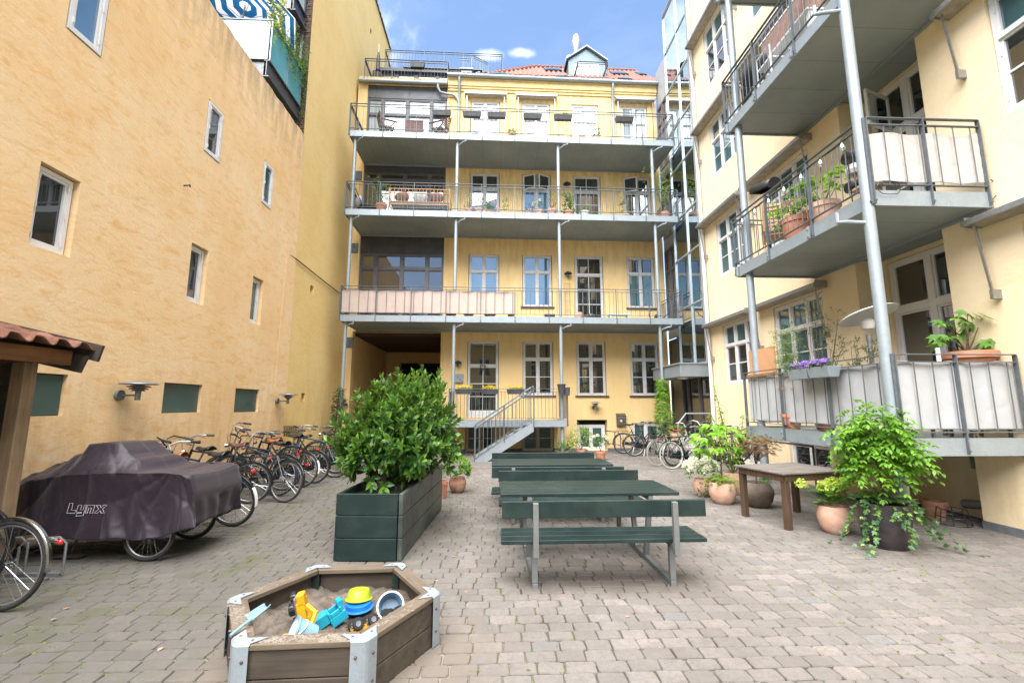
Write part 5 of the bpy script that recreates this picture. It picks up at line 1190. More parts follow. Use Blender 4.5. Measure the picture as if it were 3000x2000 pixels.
    m.build('crankset', M_alu if not guard else M_bikeblk, b_)
    m = MB(); 
    if guard: m.prism([(bbk.x+.11,bbk.z-.02),(bbk.x+.08,bbk.z+.10),(bbk.x-.05,bbk.z+.10),(-.03,.385),(-.05,.34),(-.02,.29),(bbk.x,bbk.z-.10),(bbk.x+.09,bbk.z-.08)], .046, .056, 'y')
    else: m.tube([(bbk.x,.045,bbk.z+.088),(0,.045,.38)], .004, 4); m.tube([(bbk.x,.045,bbk.z-.088),(0,.045,.31)], .004, 4)
    m.build('chain_guard' if guard else 'chain', M_bikeblk, b_)
    if stand: m = MB(); m.tube([(.33,-.05,.27),(.25,-.20,.01)], .008, 6); m.build('kickstand', M_alu, b_, True)
    if lampm: m = MB(S); m.lathe([(.01,0),(.028,.01),(.036,.05),(.036,.06)], 14, (.99,0,.86), RY(90).to_3x3()); m.build('headlamp', M_chrome, b_, True)
    if basket:
        m = MB(S); x0, x1, z0, z1 = .99, 1.27, .86, 1.10
        for i in range(8):
            f = i/7; zz = z0+(z1-z0)*f; e_ = .02*(1-f)
            m.tube([(x0+e_,-.17+e_,zz),(x1-e_,-.17+e_,zz),(x1-e_,.17-e_,zz),(x0+e_,.17-e_,zz)], .003, 4, closed=True)
        for i in range(12):
            f = i/11; m.tube([(x0,-.17+.34*f,z1),(x0+.02,-.15+.30*f,z0)], .003, 4); m.tube([(x1,-.17+.34*f,z1),(x1-.02,-.15+.30*f,z0)], .003, 4)
            m.tube([(x0+.28*f,-.17,z1),(x0+.02+.24*f,-.15,z0)], .003, 4); m.tube([(x0+.28*f,.17,z1),(x0+.02+.24*f,.15,z0)], .003, 4); m.tube([(x0+.02+.24*f,-.15,z0),(x0+.02+.24*f,.15,z0)], .003, 4)
        m.build('basket', M_bikeblk, b_)
    if frack:
        m = MB(S); zz = .80
        for yy in (-.12,-.06,0,.06,.12): m.tube([(.94,yy,zz),(1.30,yy,zz)], .006, 5)
        m.tube([(.94,-.13,zz),(1.32,-.13,zz),(1.32,.13,zz),(.94,.13,zz)], .007, 6, closed=True); m.build('front_rack', M_bikeblk, b_, True)
    return b_
random.seed(4)
# left row: rear wheels to the yard, fronts to the wall
bicycle('black bicycle with white-tailed mudguard and black saddle beside the covered cargo bicycle', -3.50,6.35,172,-6, style='dutch', tail=True, steer=12)
bicycle('dark bicycle with orange-brown saddle and black flat handlebar, behind the covered cargo bicycle', -3.98,6.05,176,4, sad=M_tan, bars='flat', barm=M_bikeblk, fm=M_bikeblk, rack=False, steer=-20, fend=M_bikewht, tail=False, hb=1.10)
bicycle('black city bicycle with black sprung saddle, second from the cargo bicycle', -4.15,6.85,168,5, style='diamond', fm=M_bikeblue, steer=18, bars='bull', barm=M_bikeblk)
nb = bicycle('dark grey sports bicycle with white lettering on its thick down tube', -3.50,7.80,163,7, style='sport', rack=False, fend=M_bikeblk, guard=False, bars='bull', steer=-14, fm=simple('charcoal_lacquer', (.035,.037,.045), .35), sad=M_black, hb=1.12)
bicycle('black bicycle with dark brown saddle and wire front rack', -4.02,7.75,186,-5, style='diamond', sad=M_brown, frack=True, steer=8, hb=1.1)
bicycle('dark blue bicycle with tan saddle in the middle of the left row', -3.86,8.35,170,6, sad=M_tan, fm=M_bikeblue, steer=-10, barm=M_bikeblk)
bicycle('tall black bicycle with silver handlebar standing highest against the wall', -4.0,8.85,184,-3, style='dutch', bars='bull', hb=1.20, steer=25)
bicycle('black bicycle with white-tailed mudguard and saddle bag near the ochre wall', -3.80,9.15,174,5, tail=True, fm=M_bikeblk, steer=6, sh_=.96)
bicycle('black bicycle with red rear light behind the white-tailed one', -3.74,9.62,178,-4, style='dutch', steer=-16, barm=M_bikeblk)
bicycle('pale blue striped bicycle half hidden by the laurel', -3.55,10.35,170,3, fm=simple('steel_blue_lacquer', (.04,.09,.12), .25), steer=10)
bicycle('black bicycle with wire basket near the left balcony post', -3.75,11.0,176,-4, style='dutch', basket=True, hb=1.14, steer=-22)
bicycle('black bicycle farthest along the left wall, behind the laurel', -3.5,11.7,172,4, style='dutch', steer=12)

# lettering runs down the camera side of the down tube
a_ = Vector((.955,0,.74)); b_2 = Vector((.44,0,.29)); d_ = (b_2-a_).normalized(); n_ = Vector((0,1,0)); u_ = n_.cross(d_)
Mt = Matrix((( d_.x,u_.x,n_.x,0),(d_.y,u_.y,n_.y,0),(d_.z,u_.z,n_.z,0),(0,0,0,1))); p_ = a_+d_*.16+Vector((0,.0262,0))-u_*.021
txt('NISHIKI', .072, T(*p_) @ Mt, M_ink, nb)
# near-left bicycle, only the rear wheel shows
bicycle('bicycle with polished steel mudguard and chrome tail light in the near left corner', -3.89,3.90,176,2, fend=M_chrome, style='dutch', steer=5, rack=False, stand=False, light='tip', sx=.42)
bicycle('bicycle standing in the rack behind the near left one', -4.72,4.42,180,0, style='dutch', rack=False, light=False)
rk = thing('bicycle_rack', 'low galvanised bicycle rack behind the timber post', 'bicycle rack', T(-4.6,4.62,0))
m = MB()
for i in range(3):
    x = -.5+i*.35; m.tube([(x,-.1,.02),(x,-.1,.30),(x+.05,-.08,.36),(x+.28,-.02,.36),(x+.33,0,.30),(x+.33,0,.02)], .011, 8)
m.build('hoop', M_galvd, rk, True); m = MB(); m.b2(-.7,-.13,0,.5,-.09,.03); m.b2(-.7,.0,0,.5,.04,.03); m.build('base_rail', M_galvd, rk)
# right row
bicycle('black step-through bicycle by the basement railing, nearest the wall', 4.30,15.0,-8,3, style='dutch', steer=15, basket=False, fm=M_bikeblk)
bicycle('black step-through bicycle with front basket by the basement railing', 4.42,14.25,-6,-3, style='dutch', basket=True, steer=-12, fm=M_bikeblk)
bicycle('white bicycle with cream tyres and silver mudguards beside the green one', 4.36,12.05,14,3, style='dutch', fm=M_bikewht, fend=M_alu, tyre='tan', sad=M_black, steer=14, bars='bull')
bicycle('bottle green bicycle with red-brown saddle and cream tyres on the right', 4.50,11.42,10,-4, fm=M_bikegrn, sad=M_redl, tyre='tan', steer=10)
bicycle('white and black bicycle with wire basket near the entrance steps', 4.75,11.95,18,5, style='dutch', fm=M_bikewht, basket=True, bars='bull', steer=20, hb=1.14)
bicycle('dark blue bicycle with rear rack just behind the white hydrangea', 5.25,10.9,12,3, fm=M_bikeblue, steer=-12)
bicycle('black bicycle beneath the balcony behind the maple pot', 5.3,10.2,16,-4, style='dutch', steer=14)

# ------------------------------------------------------------------ cargo bicycle under its cover
cg = thing('cargo_bicycle', 'three-wheeled cargo bicycle hidden under a dark aubergine cover', 'cargo bicycle', T(0,0,0))
cg.location = (-3.65,5.38,0)
add_wheel(cg, .05,-.36,.27,'black',.27); add_wheel(cg, .0,.40,.27,'black',.27, RZ(4)); add_wheel(cg, -1.45,0,.31,'black',.31)
m = MB(); m.tube([(.05,-.34,.27),(0,.38,.27)], .018, 8); m.tube([(-1.45,.06,.31),(-.9,.02,.30),(-.1,.0,.33)], .022, 8); m.tube([(-.9,0,.3),(-1.05,0,.85)], .02, 8); m.tube([(-.45,0,.4),(-.55,0,1.08)], .018, 8); m.build('frame', M_bikeblk, cg, True)
m = MB(); m.b2(-.15,-.36,.34,.40,.36,.82); m.build('cargo_box', M_bikeblk, cg)
m = MB(); m.tube([(-.55,-.24,1.13),(-.55,.24,1.13)], .015, 8); m.build('handlebar', M_bikeblk, cg)
m = MB(); m.tube([(-.82,-.12,.3),(-.84,-.22,.06)], .012, 6); m.box((-.84,-.24,.012),(.30,.09,.022)); m.build('kickstand', M_black, cg)
ST = [(-5.47,.66,.56,.14,.03,.36),(-5.38,.74,.62,.20,.04,.33),(-5.1,.87,.74,.28,.06,.30),(-4.85,.97,.82,.36,.08,.28),(-4.55,1.08,.86,.42,.16,.27),(-4.38,1.18,.88,.44,.26,.26),(-4.10,1.19,.89,.45,.27,.25),(-3.86,1.03,.90,.455,.28,.25),
      (-3.70,.90,.895,.46,.40,.24),(-3.45,.875,.90,.465,.43,.25),(-3.28,.89,.885,.465,.43,.30),(-3.20,.87,.85,.45,.40,.33)]
def cst(x):
    x = max(ST[0][0], min(ST[-1][0], x))
    for a, b_ in zip(ST, ST[1:]):
        if x <= b_[0]: f = (x-a[0])/(b_[0]-a[0]); f = f*f*(3-2*f); return [a[i]+(b_[i]-a[i])*f for i in range(6)]
    return list(ST[-1])
def fold(x, y, z, s):
    a = noise.noise(Vector((x*3.2+z*2.6, z*1.3-x*.7, s))); b_ = noise.noise(Vector((x*7-z*5, z*3.5+y*3, s+9)))
    an = math.atan2(z-1.25, x+4.22); r_ = math.hypot(z-1.25, x+4.22); g = noise.noise(Vector((an*2.5, r_*.8, s)))
    rad = (abs(math.sin(an*5.5+2.2*g))**.9-.5)*.020*min(1, r_*1.6)
    e = noise.noise(Vector((x*9+z*5, z*6-x*5, s+31)))
    an2 = math.atan2(z-.98, x+3.3); r2_ = math.hypot(z-.98, x+3.3); rad += (abs(math.sin(an2*6+3*noise.noise(Vector((an2*2, r2_, s+3)))))**.9-.5)*.030*min(1, r2_*2)*max(0, 1-r2_*.9)
    return rad*1.1 + .012*a + (.5-min(1,abs(e)*4))*.004
def coverp(u, t):
    nu = 1.0; x = -5.47 + (5.47-3.20)*min(u/.92, 1); capf = max(0, (u-.92)/.08)
    s0 = cst(x); _, H, S_, Wd, rw, hem = s0
    hem += .035*noise.noise(Vector((x*2.5, 1 if t < .5 else 5, 0)))
    if capf > 0:      # end drape at the box front
        H = H-(H-hem)*0; 
    tt = t if t <= .5 else 1-t; sg = -1 if t <= .5 else 1; q = tt*2
    if q < .48: f = q/.48; y = -Wd*(1.04-.04*f-.05*math.sin(f*3.14)); z = hem+(S_-hem)*f
    elif q < .56: f = (q-.48)/.08; y = -Wd+(Wd-rw)*.10*f; z = S_+(H-S_)*.10*f+ (0.0)
    elif q < .86: f = (q-.56)/.30; g_ = f; y = -Wd+(Wd-rw)*(.10+.90*g_); z = S_+(H-S_)*(.10+.90*(g_**.85)) - .02*math.sin(f*3.14)*(1 if H > S_+.03 else 0)
    else: f = (q-.86)/.14; y = -rw*(1-f); z = H-.025*math.sin(f*1.57)*(1 if H < .95 else .1)
    P = Vector((x, 5.37 + (-sg)*y*-1*-1 if 0 else 5.37+ (y if sg < 0 else -y), z))
    if capf > 0:
        zz = z-(z-hem-.02)*capf; k = math.sin(capf*3.14)*.05
        P = Vector((x+.04*min(1, capf*3)+k*.6, 5.37+(y if sg < 0 else -y)*(1-.04*capf), z if capf < .05 else zz))
        if capf > .5: P.x += .05*noise.noise(Vector((P.y*6, P.z*3, 0)))
    fd = fold(P.x, P.y, P.z, 3.3 if sg < 0 else 7.7)
    nrm = Vector((0, -1 if sg < 0 else 1, .25)) if q < .56 else Vector((0, sg*-.3*-1, 1))
    if capf > 0: nrm = Vector((1,0,.3))
    # heavy drape folds below the box
    if q < .45 and P.x > -4.0:
        fd += .030*math.sin(P.x*16+P.z*6+2*noise.noise(P*3))*(.45-q)/.45*1.2
    return P + nrm*fd
k = MB(); k.grid(coverp, 210, 150)
cv = k.build('bike_cover', M_cover, None, True, solid=.004, ang=80); tag(cv, 'dark aubergine nylon cover draped over the cargo bicycle, with a white outlined name', 'cover')
LT = {'L': [(0,1),(.33,1),(.33,.3),(.78,.3),(.72,0),(-.05,0)], 'y': [(0,.78),(.28,.78),(.28,.30),(.5,.30),(.52,.78),(.80,.78),(.74,-.28),(.05,-.28),(.07,-.03),(.46,-.03),(.46,.05),(0,.05)],
      'n': [(0,0),(.02,.78),(.85,.78),(.83,0),(.56,0),(.57,.52),(.29,.52),(.28,0)], 'x': [(0,.78),(.32,.78),(.47,.52),(.64,.78),(.98,.78),(.64,.40),(.95,0),(.62,0),(.45,.26),(.28,0),(-.05,0),(.28,.40)]}
k = MB(); ox = -4.37; sc_ = .098
for ch, adv in (('L',.86),('y',.92),('n',1.0),('x',1.0)):
    P = []
    for (a, b_) in LT[ch]:
        X = ox+(a+b_*.12)*sc_; Z = .505+b_*sc_
        H_ = cst(X); f = (Z-H_[5])/(H_[2]-H_[5]); yb = 5.37-H_[3]*(1.04-.04*f-.05*math.sin(f*3.14)); yb -= fold(X, yb, Z, 3.3)+.009; P.append((X-0, yb, Z+.0))
    k.tube(P, .0021, 4, closed=True); ox += adv*sc_
o = k.build('lettering', M_ink, cv)
k = MB(); k.tube([coverp(u_/100*.9, .245) + Vector((0,-.004,0)) for u_ in range(44,102)], .005, 5); k.build('seam_cord', M_cover, cv, True)

# ------------------------------------------------------------------ potted plants in the yard
def plant(name, label, x, y, z=0, group='potted plants in the yard', M_=None): return thing(name, label, 'plant', M_ or T(x,y,z), group)
def fol(par, mat, fn, nm='foliage'): m = MB(); fn(m); return m.build(nm, mat, par)
random.seed(31)
P_ = plant('potted_plant', 'lime green skimmia in a round stained terracotta pot right of the long planter', -.685, 8.6)
pot(P_, M_terra_d, .165, .28, 'belly')
def f(m):
    for i in range(70):
        d = rdir(.0, 1); p = Vector((d.x*.20, d.y*.18, .36+d.z*.22)); spray(m, p, d+Vector((0,0,.7)), 8, .075, .022, 'oval', .07, 0, 50)
fol(P_, L_bright, f)
def f(m):
    for i in range(50): d = rdir(-.4, .6); p = Vector((d.x*.16, d.y*.15, .36+d.z*.1)); spray(m, p, d+Vector((0,0,.1)), 6, .07, .024, 'oval', .06, .1, 60)
fol(P_, L_mid, f, 'lower_foliage')
P_ = plant('potted_plant', 'narrow rimmed terracotta pot with blue-green spruce twigs, half hidden by the long planter', -.92, 8.1)
pot(P_, M_terra, .115, .29, 'classic')
fol(P_, L_dark, lambda m: [spray(m, (rnd(-.12,.12), rnd(-.1,.1), .34+rnd(0,.28)), rdir(0,1), 10, .05, .008, 'small', .12, .1, 60) for i in range(50)])
P_ = plant('potted_hydrangea', 'creamy white hydrangea in a round pale terracotta pot left of the fig tree', 3.72, 8.08)
pot(P_, M_terra_p, .165, .30, 'belly')
fol(P_, L_bright, lambda m: blob_foliage(m, (0,0,.45), (.26,.24,.16), 70, .06, .035, 'oval', 5))
m = MB()
for i in range(20):
    d = rdir(.0, 1); petals(m, (d.x*.28-.02, d.y*.24-.02, .44+d.z*.20), .068, 130, .034)
m.build('flower_head', P_white, P_)
fol(P_, L_ivy, lambda m: [leaf(m, (rnd(-.2,.05), -.17+rnd(-.02,.02), rnd(.02,.3)), rdir(-1,.2), (0,-1,.2), .035, .03, 'ivy') for i in range(40)], 'trailing_ivy')
P_ = plant('potted_fig', 'young fig tree with broad leaves in a large pale terracotta pot', 3.77, 7.48)
pot(P_, M_terra_p, .215, .34, 'egg')
m = MB(); m.tube([(0,0,.3),(.01,0,.7),(-.02,0,1.0)], [.013,.011,.008], 7)
for a, b_, c in ((-.28,.0,.95),(.18,.05,1.12),(.0,-.1,1.25),(-.15,.1,1.2),(.25,-.05,.85)): m.tube([(-.01,0,.8),(a*.6,b_*.6,c-.05),(a,b_,c)], [.008,.006,.003], 5)
m.build('trunk', M_stem, P_, True)
def f(m):
    for i in range(85):
        d = rdir(-.6, 1); p = Vector((d.x*.32-.03, d.y*.26, 1.0+d.z*.30)); leaf(m, p, Vector((d.x, d.y, -.35+rnd(-.3,.3))), Vector((d.x*.3, d.y*.3-.5, 1)), rnd(.14,.21), .15, 'fig')
fol(P_, L_bright, f)
fol(P_, L_lime, lambda m: [leaf(m, (math.cos(a)*.19*r_, math.sin(a)*.19*r_, .34+rnd(0,.10)-max(0,r_-1)*.3), (math.cos(a), math.sin(a), rnd(-.4,.6)), (0,0,1), .07, .06, 'ivy') for i in range(150) for a, r_ in ((rnd(0,6.28), rnd(.2,1.3)),)], 'ivy_underplanting')
P_ = plant('potted_shrub', 'tall leggy shrub with drooping pale leaves and thin stems behind the fig', 4.38, 8.25)
pot(P_, M_terra_p, .19, .38, 'egg')
m = MB(); tips = [(-.25,0,1.95),(-.12,.1,1.5),(.28,0,1.42),(.1,-.1,1.2),(-.6,0,1.25),(.35,.05,1.15),(-.42,-.1,1.5),(.0,.05,.95)]
for t in tips: m.tube([(0,0,.35),(t[0]*.4,t[1],t[2]*.55),(t[0],t[1],t[2])], [.011,.009,.004], 5)
m.build('stem', M_gstem, P_, True)
def f(m):
    for t in tips:
        for i in range(70):
            k = rnd(.35, 1.02); p = Vector((0,0,.35)).lerp(Vector((t[0]*.4,t[1],t[2]*.55)), min(1,k*2)) if k < .5 else Vector((t[0]*.4,t[1],t[2]*.55)).lerp(Vector(t), (k-.5)*2)
            d = rdir(-.6, .2); leaf(m, p, d, (0,0,1), rnd(.06,.13), .035, 'oval')
fol(P_, L_lime, f)
P_ = plant('potted_maple', 'red-leaved Japanese maple in a round grey-brown stoneware jar under the table', 4.2, 7.22)
pot(P_, M_greypot, .245, .38, 'belly')
m = MB(); m.tube([(0,0,.35),(.02,0,.6),(.06,0,.8)], [.014,.011,.008], 7)
for i in range(10): d = rdir(.1,1); m.tube([(.05,0,.72),(.08+d.x*.15,d.y*.15,.85),(.08+d.x*.3,d.y*.26,.9+d.z*.2)], [.006,.004,.002], 5)
m.build('trunk', M_stem, P_, True)
fol(P_, L_maple, lambda m: [leaf(m, (.08+d.x*.34*r_, d.y*.28*r_, .95+d.z*.20*r_), Vector((d.x,d.y,-.3)), (0,0,1), rnd(.05,.09), .05, 'maple') for i in range(330) for d, r_ in ((rdir(-.7,1), rnd(.5,1.05)),)])
fol(P_, L_mid, lambda m: [spray(m, (.15+rnd(-.12,.14), rnd(-.1,.1), .40+rnd(0,.05)), rdir(0,.6), 8, .07, .01, 'blade', .1, .2, 70) for i in range(26)], 'fern')
P_ = plant('potted_hydrangea', 'hydrangea with yellow-green flower heads in a pale egg-shaped terracotta pot', 4.32, 5.75)
pot(P_, M_terra_p, .185, .335, 'egg')
def f(m):
    for i in range(34):
        d = rdir(-.1, .9); leaf(m, (d.x*.10,d.y*.10,.34+rnd(0,.18)), d, (0,0,1), rnd(.13,.18), .11, 'oval')
fol(P_, L_mid, f)
m = MB()
for c in ((.02,-.03,.60),(.11,.0,.57),(-.07,.02,.55),(.05,.1,.56),(.17,-.05,.62)): petals(m, c, .08, 190, .034)
petals(m, (-.40,-.02,.60), .065, 120, .03); m.build('flower_head', P_green, P_)
m = MB(); m.tube([(0,0,.33),(-.2,0,.42),(-.40,-.02,.58)], .006, 5); m.tube([(0,0,.33),(.02,0,.56)], .006, 5); m.build('stem', M_gstem, P_, True)
P_ = plant('potted_ivy', 'large dark glazed pot with trailing ivy and a bushy wisteria standard by the balcony post', 4.52, 5.22)
pot(P_, M_darkpot, .27, .49, 'tall')
m = MB()
for a in range(3): m.tube([(.02*a,0,.45),(.03+.012*math.sin(a*2),.012*math.cos(a*2),.7),(.0,.01*a,.95)], [.013,.011,.009], 7)
for i in range(16): d = rdir(-.2,1); m.tube([(0,0,.9),(d.x*.25,d.y*.2,1.0+d.z*.2),(d.x*.48,d.y*.4,1.08+d.z*.34)], [.008,.005,.002], 5)
m.build('trunk', M_stem, P_, True)
def f(m):      # pinnate wisteria leaves, drooping
    for i in range(430):
        d = rdir(-.8, 1); k = rnd(.3, .95)*(1+.35*noise.noise(d*2.2+Vector((4,0,0)))); p = Vector((d.x*.37*k-.01, d.y*.36*k-.02, 1.13+d.z*.58*k))
        ax = (Vector((d.x, d.y, .15))+rdir()*.55).normalized(); L_ = rnd(.11,.2); s_ = ax.cross(Vector((0,0,1))).normalized()
        for j in range(4):
            q = p + ax*L_*(j+1)/4 - Vector((0,0,1))*L_*.6*((j+1)/4)**2
            for sg in (-1, 1): leaf(m, q, (ax*.5+s_*sg*.9+Vector((0,0,-.55))+rdir()*.3), (0,0,1), rnd(.055,.08), .036, 'oval')
        leaf(m, q, ax+Vector((0,0,-.8)), (0,0,1), .07, .034, 'oval')
fol(P_, leafmat('wisteria_leaf', (.055,.17,.012), (.11,.28,.02), (.21,.40,.04), .45, .4), f)
def f(m):
    for i in range(160):
        a = rnd(0,6.28); r_ = rnd(.1,1.05); p = (math.cos(a)*.27*r_, math.sin(a)*.27*r_, .50+rnd(0,.12)*(1.2-r_)); leaf(m, p, (math.cos(a), math.sin(a), rnd(-.3,.5)), (0,-.3,1), rnd(.06,.09), .07, 'ivy')
    for a0, ln, out in ((-2.8,.45,.14),(-2.0,.16,.04),(-1.55,.40,.05),(-1.2,.14,.04),(-.75,.36,.10),(-.3,.45,.30),(3.0,.48,.24),(-2.5,.50,.26),(.1,.42,.42),(-.5,.5,.48)):
        n = int(ln/.018); x = .28
        for i in range(n):
            f_ = i/n; rr = .27+out*f_+.01*math.sin(i); z = .48-ln*f_; z = max(.02, z); rr2 = rr+(.10*f_ if z < .05 else 0)
            p = Vector((math.cos(a0+.12*math.sin(i*.5))*rr2, math.sin(a0)*rr2, z)); 
            for q in range(1 + i % 2): leaf(m, p+rdir()*.025, Vector((math.cos(a0), math.sin(a0), rnd(-1,.2)))+rdir()*.6, Vector((math.cos(a0), math.sin(a0), .4)), rnd(.04,.07), .05, 'ivy')
fol(P_, L_ivy, f, 'trailing_ivy')
P_ = plant('flower_pot', 'old dark red pot with a wire plant basket in the shade under the right balcony', 6.25, 6.35)
pot(P_, M_terra_d, .15, .26, 'classic'); m = MB()
for a in range(8): m.tube([(.15*math.cos(a*.785),.15*math.sin(a*.785)-.25,.2),(.19*math.cos(a*.785),.19*math.sin(a*.785)-.25,.0)], .006, 5)
for z, r_ in ((.2,.15),(.1,.17),(.01,.19)): m.tube([(r_*math.cos(a*.4),r_*math.sin(a*.4)-.25,z) for a in range(16)], .006, 5, closed=True)
m.build('wire_basket', M_black, P_)
P_ = plant('potted_shrub', 'airy light green shrub beside the stair, behind the far picnic table', 2.75, 14.35)
pot(P_, M_terra_d, .2, .22, 'bowl')
fol(P_, L_lime, lambda m: blob_foliage(m, (0,0,.56), (.40,.35,.40), 150, .06, .028, 'oval', 5, .3)); fol(P_, L_bright, lambda m: blob_foliage(m, (-.38,0,.45), (.28,.2,.12), 30, .06, .028, 'oval', 5, .3), 'side_foliage')
m = MB(); stems(m, (0,0,.2), [(-.2,0,.7),(.1,0,.8),(.2,0,.6),(-.4,0,.5)], .01); m.build('stem', M_stem, P_)
P_ = plant('potted_shrub', 'low dark green shrub left of the airy light green one', 2.18, 14.2)
pot(P_, M_terra_d, .15, .16, 'bowl'); fol(P_, L_mid, lambda m: blob_foliage(m, (0,0,.26), (.26,.2,.15), 50, .08, .024, 'oval', 7, .3))
P_ = plant('potted_rose', 'blush white rose in a terracotta pot in front of the cellar door', 3.14, 13.35)
pot(P_, M_terra, .15, .25, 'classic'); fol(P_, L_mid, lambda m: blob_foliage(m, (0,0,.52), (.22,.18,.18), 45, .06, .035, 'oval', 5, .3))
m = MB()
for c in ((-.2,0,.66),(-.1,-.05,.70),(.12,0,.68),(.2,-.03,.63),(-.02,0,.45),(.22,.03,.60)): petals(m, c, .05, 60, .035)
m.build('rose_bloom', P_blush, P_); m = MB(); stems(m, (0,0,.24), [(-.15,0,.6),(.1,0,.62),(.02,0,.5)], .008); m.build('stem', M_stem, P_)
P_ = plant('potted_shrub', 'leafy green plant in a tall pale pot on the entrance steps', 5.5, 13.55, .40)
pot(P_, M_terra_p, .17, .36, 'classic'); fol(P_, L_bright, lambda m: blob_foliage(m, (0.05,0,.45), (.24,.2,.12), 60, .06, .03, 'oval', 5, .3))
def climber(name, label, M_, pts, n, mat, L_, W_, kind, rad):
    t = thing(name, label, 'climber', M_); m = MB(); m.tube(pts, .012, 5); m.tube([Vector(p)+Vector((.03,-.02,0)) for p in pts], .008, 5); m.build('stem', M_stem, t)
    m = MB()
    for i in range(n):
        f_ = random.random()*(len(pts)-1); k = int(f_); p = Vector(pts[k]).lerp(Vector(pts[k+1]), f_-k); a = rnd(0, 6.28); rr = rad(p.z)*rnd(.5,1.05)
        o = Vector((math.cos(a), math.sin(a), 0)); leaf(m, p+o*rr, o+Vector((0,0,-.5)), o+Vector((0,0,.6)), L_*rnd(.7,1.1), W_, kind)
    m.build('foliage', mat, t); return t
climber('climbing_vine', 'bright green virginia creeper wrapped round the right front column', FAC @ T(5.46,-1.69,0), [(0,0,.1),(.0,0,.9),(-.02,0,1.7),(-.05,0,2.45)], 1300, L_bright, .12, .08, 'creeper', lambda z: .30*max(.4,1-abs(z-1.25)/1.9))
climber('climbing_vine', 'dark green ivy creeping up the left column beside the ochre wall', FAC @ T(-4.95,-1.75,0), [(0,0,.1),(.0,0,1.2),(.06,0,2.15)], 800, L_dark, .08, .06, 'ivy', lambda z: .17)
# ------------------------------------------------------------------ wall lamps
def shade_lamp(label, M_, s=1.0):
    t = thing('wall_lamp', label, 'lamp', M_, 'stacked-shade wall lamps')
    m = MB(); m.tube([(0,0,0),(0,-.05,0)], .075*s, 20); m.build('wall_plate', M_galvd, t, True)
    m = MB(); m.tube([(0,-.05,0),(0,-.22,0),(0,-.27,.0)], .013, 8); m.tube([(0,-.28,-.07),(0,-.28,.08)], .035*s, 14); m.build('arm', M_galvd, t, True)
    m = MB(); m.lathe([(.235*s,.155),(.225*s,.168),(.12*s,.192),(.03,.20),(.001,.20)], 32, (0,-.28,0), cap=False); m.lathe([(.15*s,.115),(.13*s,.13),(.05*s,.145)], 28, (0,-.28,0), cap=False); m.lathe([(.12*s,.085),(.10*s,.10),(.04*s,.115)], 28, (0,-.28,0), cap=False); m.lathe([(.085*s,.06),(.07*s,.075),(.03*s,.09)], 24, (0,-.28,0), cap=False)
    m.build('shade', galv('lamp_zinc', (.26,.28,.30), .4, .6) if 'lamp_zinc' not in MATS else MATS['lamp_zinc'], t, True, solid=.003); return t
shade_lamp('large zinc lamp with stacked shades between the left-hand matt windows', LW @ T(6.62,0,1.74)); shade_lamp('smaller-looking zinc lamp with stacked shades at the far end of the peach wall', LW @ T(11.3,0,1.70), .92)
shade_lamp('zinc lamp with stacked shades above the cellar door of the yellow building', FAC @ T(3.56,0,1.52), .8); shade_lamp('zinc lamp with stacked shades just inside the passage corner', FAC @ T(-5.2,0,1.62), .7)
def bell_lamp(label, u, z):
    t = thing('wall_lamp', label, 'lamp', FAC @ T(u,0,z), 'bell-shaped wall lamps'); m = MB(); m.tube([(0,0,.02),(0,-.10,.06),(0,-.14,.12)], .012, 8); m.lathe([(.02,.16),(.05,.14),(.13,.09),(.15,.05),(.135,.05),(.05,.09)], 24, (0,-.14,0)); m.build('shade', M_anth, t, True)
    m = MB(); m.lathe([(.03,.06),(.05,.02),(.045,-.05),(.02,-.08)], 18, (0,-.14,0)); m.build('glass_bell', M_gl_frost, t, True)
bell_lamp('dark bell lamp left of the entrance door above the letter box', -1.33, 3.02); bell_lamp('dark bell lamp beside the balcony door on the first floor', 2.70, 6.38); bell_lamp('dark bell lamp beside the balcony door on the second floor', 2.72, 9.92)
# letter boxes, heart, details on the facade
t = thing('letter_box', 'pale grey steel letter box left of the entrance door', 'letter box', FAC @ T(-1.30,0,2.4)); m = MB(); m.b2(-.17,-.12,0,.17,0,.29); m.b2(-.175,-.125,.235,.175,0,.30); m.build('box', M_galv, t, bevel=.01); m = MB(); m.b2(-.03,-.123,.16,.0,-.12,.19); m.build('lock', M_black, t)
txt('Th.', .08, T(.02,-.122,.07) @ RX(90), M_black, t)
t = thing('letter_box', 'brown steel letter box with a white sticker beside the cellar door', 'letter box', FAC @ T(4.53,0,.87)); m = MB(); m.b2(-.16,-.13,0,.16,0,.36); m.add([(-.17,-.15,.36),(.17,-.15,.36),(.17,0,.44),(-.17,0,.44),(-.17,-.15,.34),(.17,-.15,.34),(.17,0,.34),(-.17,0,.34)], [(0,1,2,3),(0,4,5,1),(1,5,6,2),(0,3,7,4)]); m.build('box', simple('bronze_steel', (.16,.14,.115), .4, .6), t, bevel=.006); m = MB(); m.b2(-.13,-.134,.28,.13,-.13,.32); m.build('slot', M_alu, t)
m = MB(); m.prism([(-.05,.15),(-.01,.13),(.02,.17),(.03,.22),(.0,.20),(-.03,.23),(-.06,.19)], -.134, -.131, 'y'); m.build('sticker', M_white, t)
t = thing('wicker_heart', 'brown wicker heart hanging on the entrance door glass', 'wreath', FAC @ T(-.44,-.0,2.96)); m = MB(); random.seed(9)
for k in range(16): 
    s_ = rnd(.7,1.05); m.tube([(s_*.10*math.sin(a)**3+rnd(-.006,.006), -.005+rnd(-.01,.01), s_*.09*(13*math.cos(a)-5*math.cos(2*a)-2*math.cos(3*a))/13+rnd(-.006,.006)) for a in [i*.2618 for i in range(24)]], .0045, 4, closed=True)
m.build('twigs', M_stem, t)
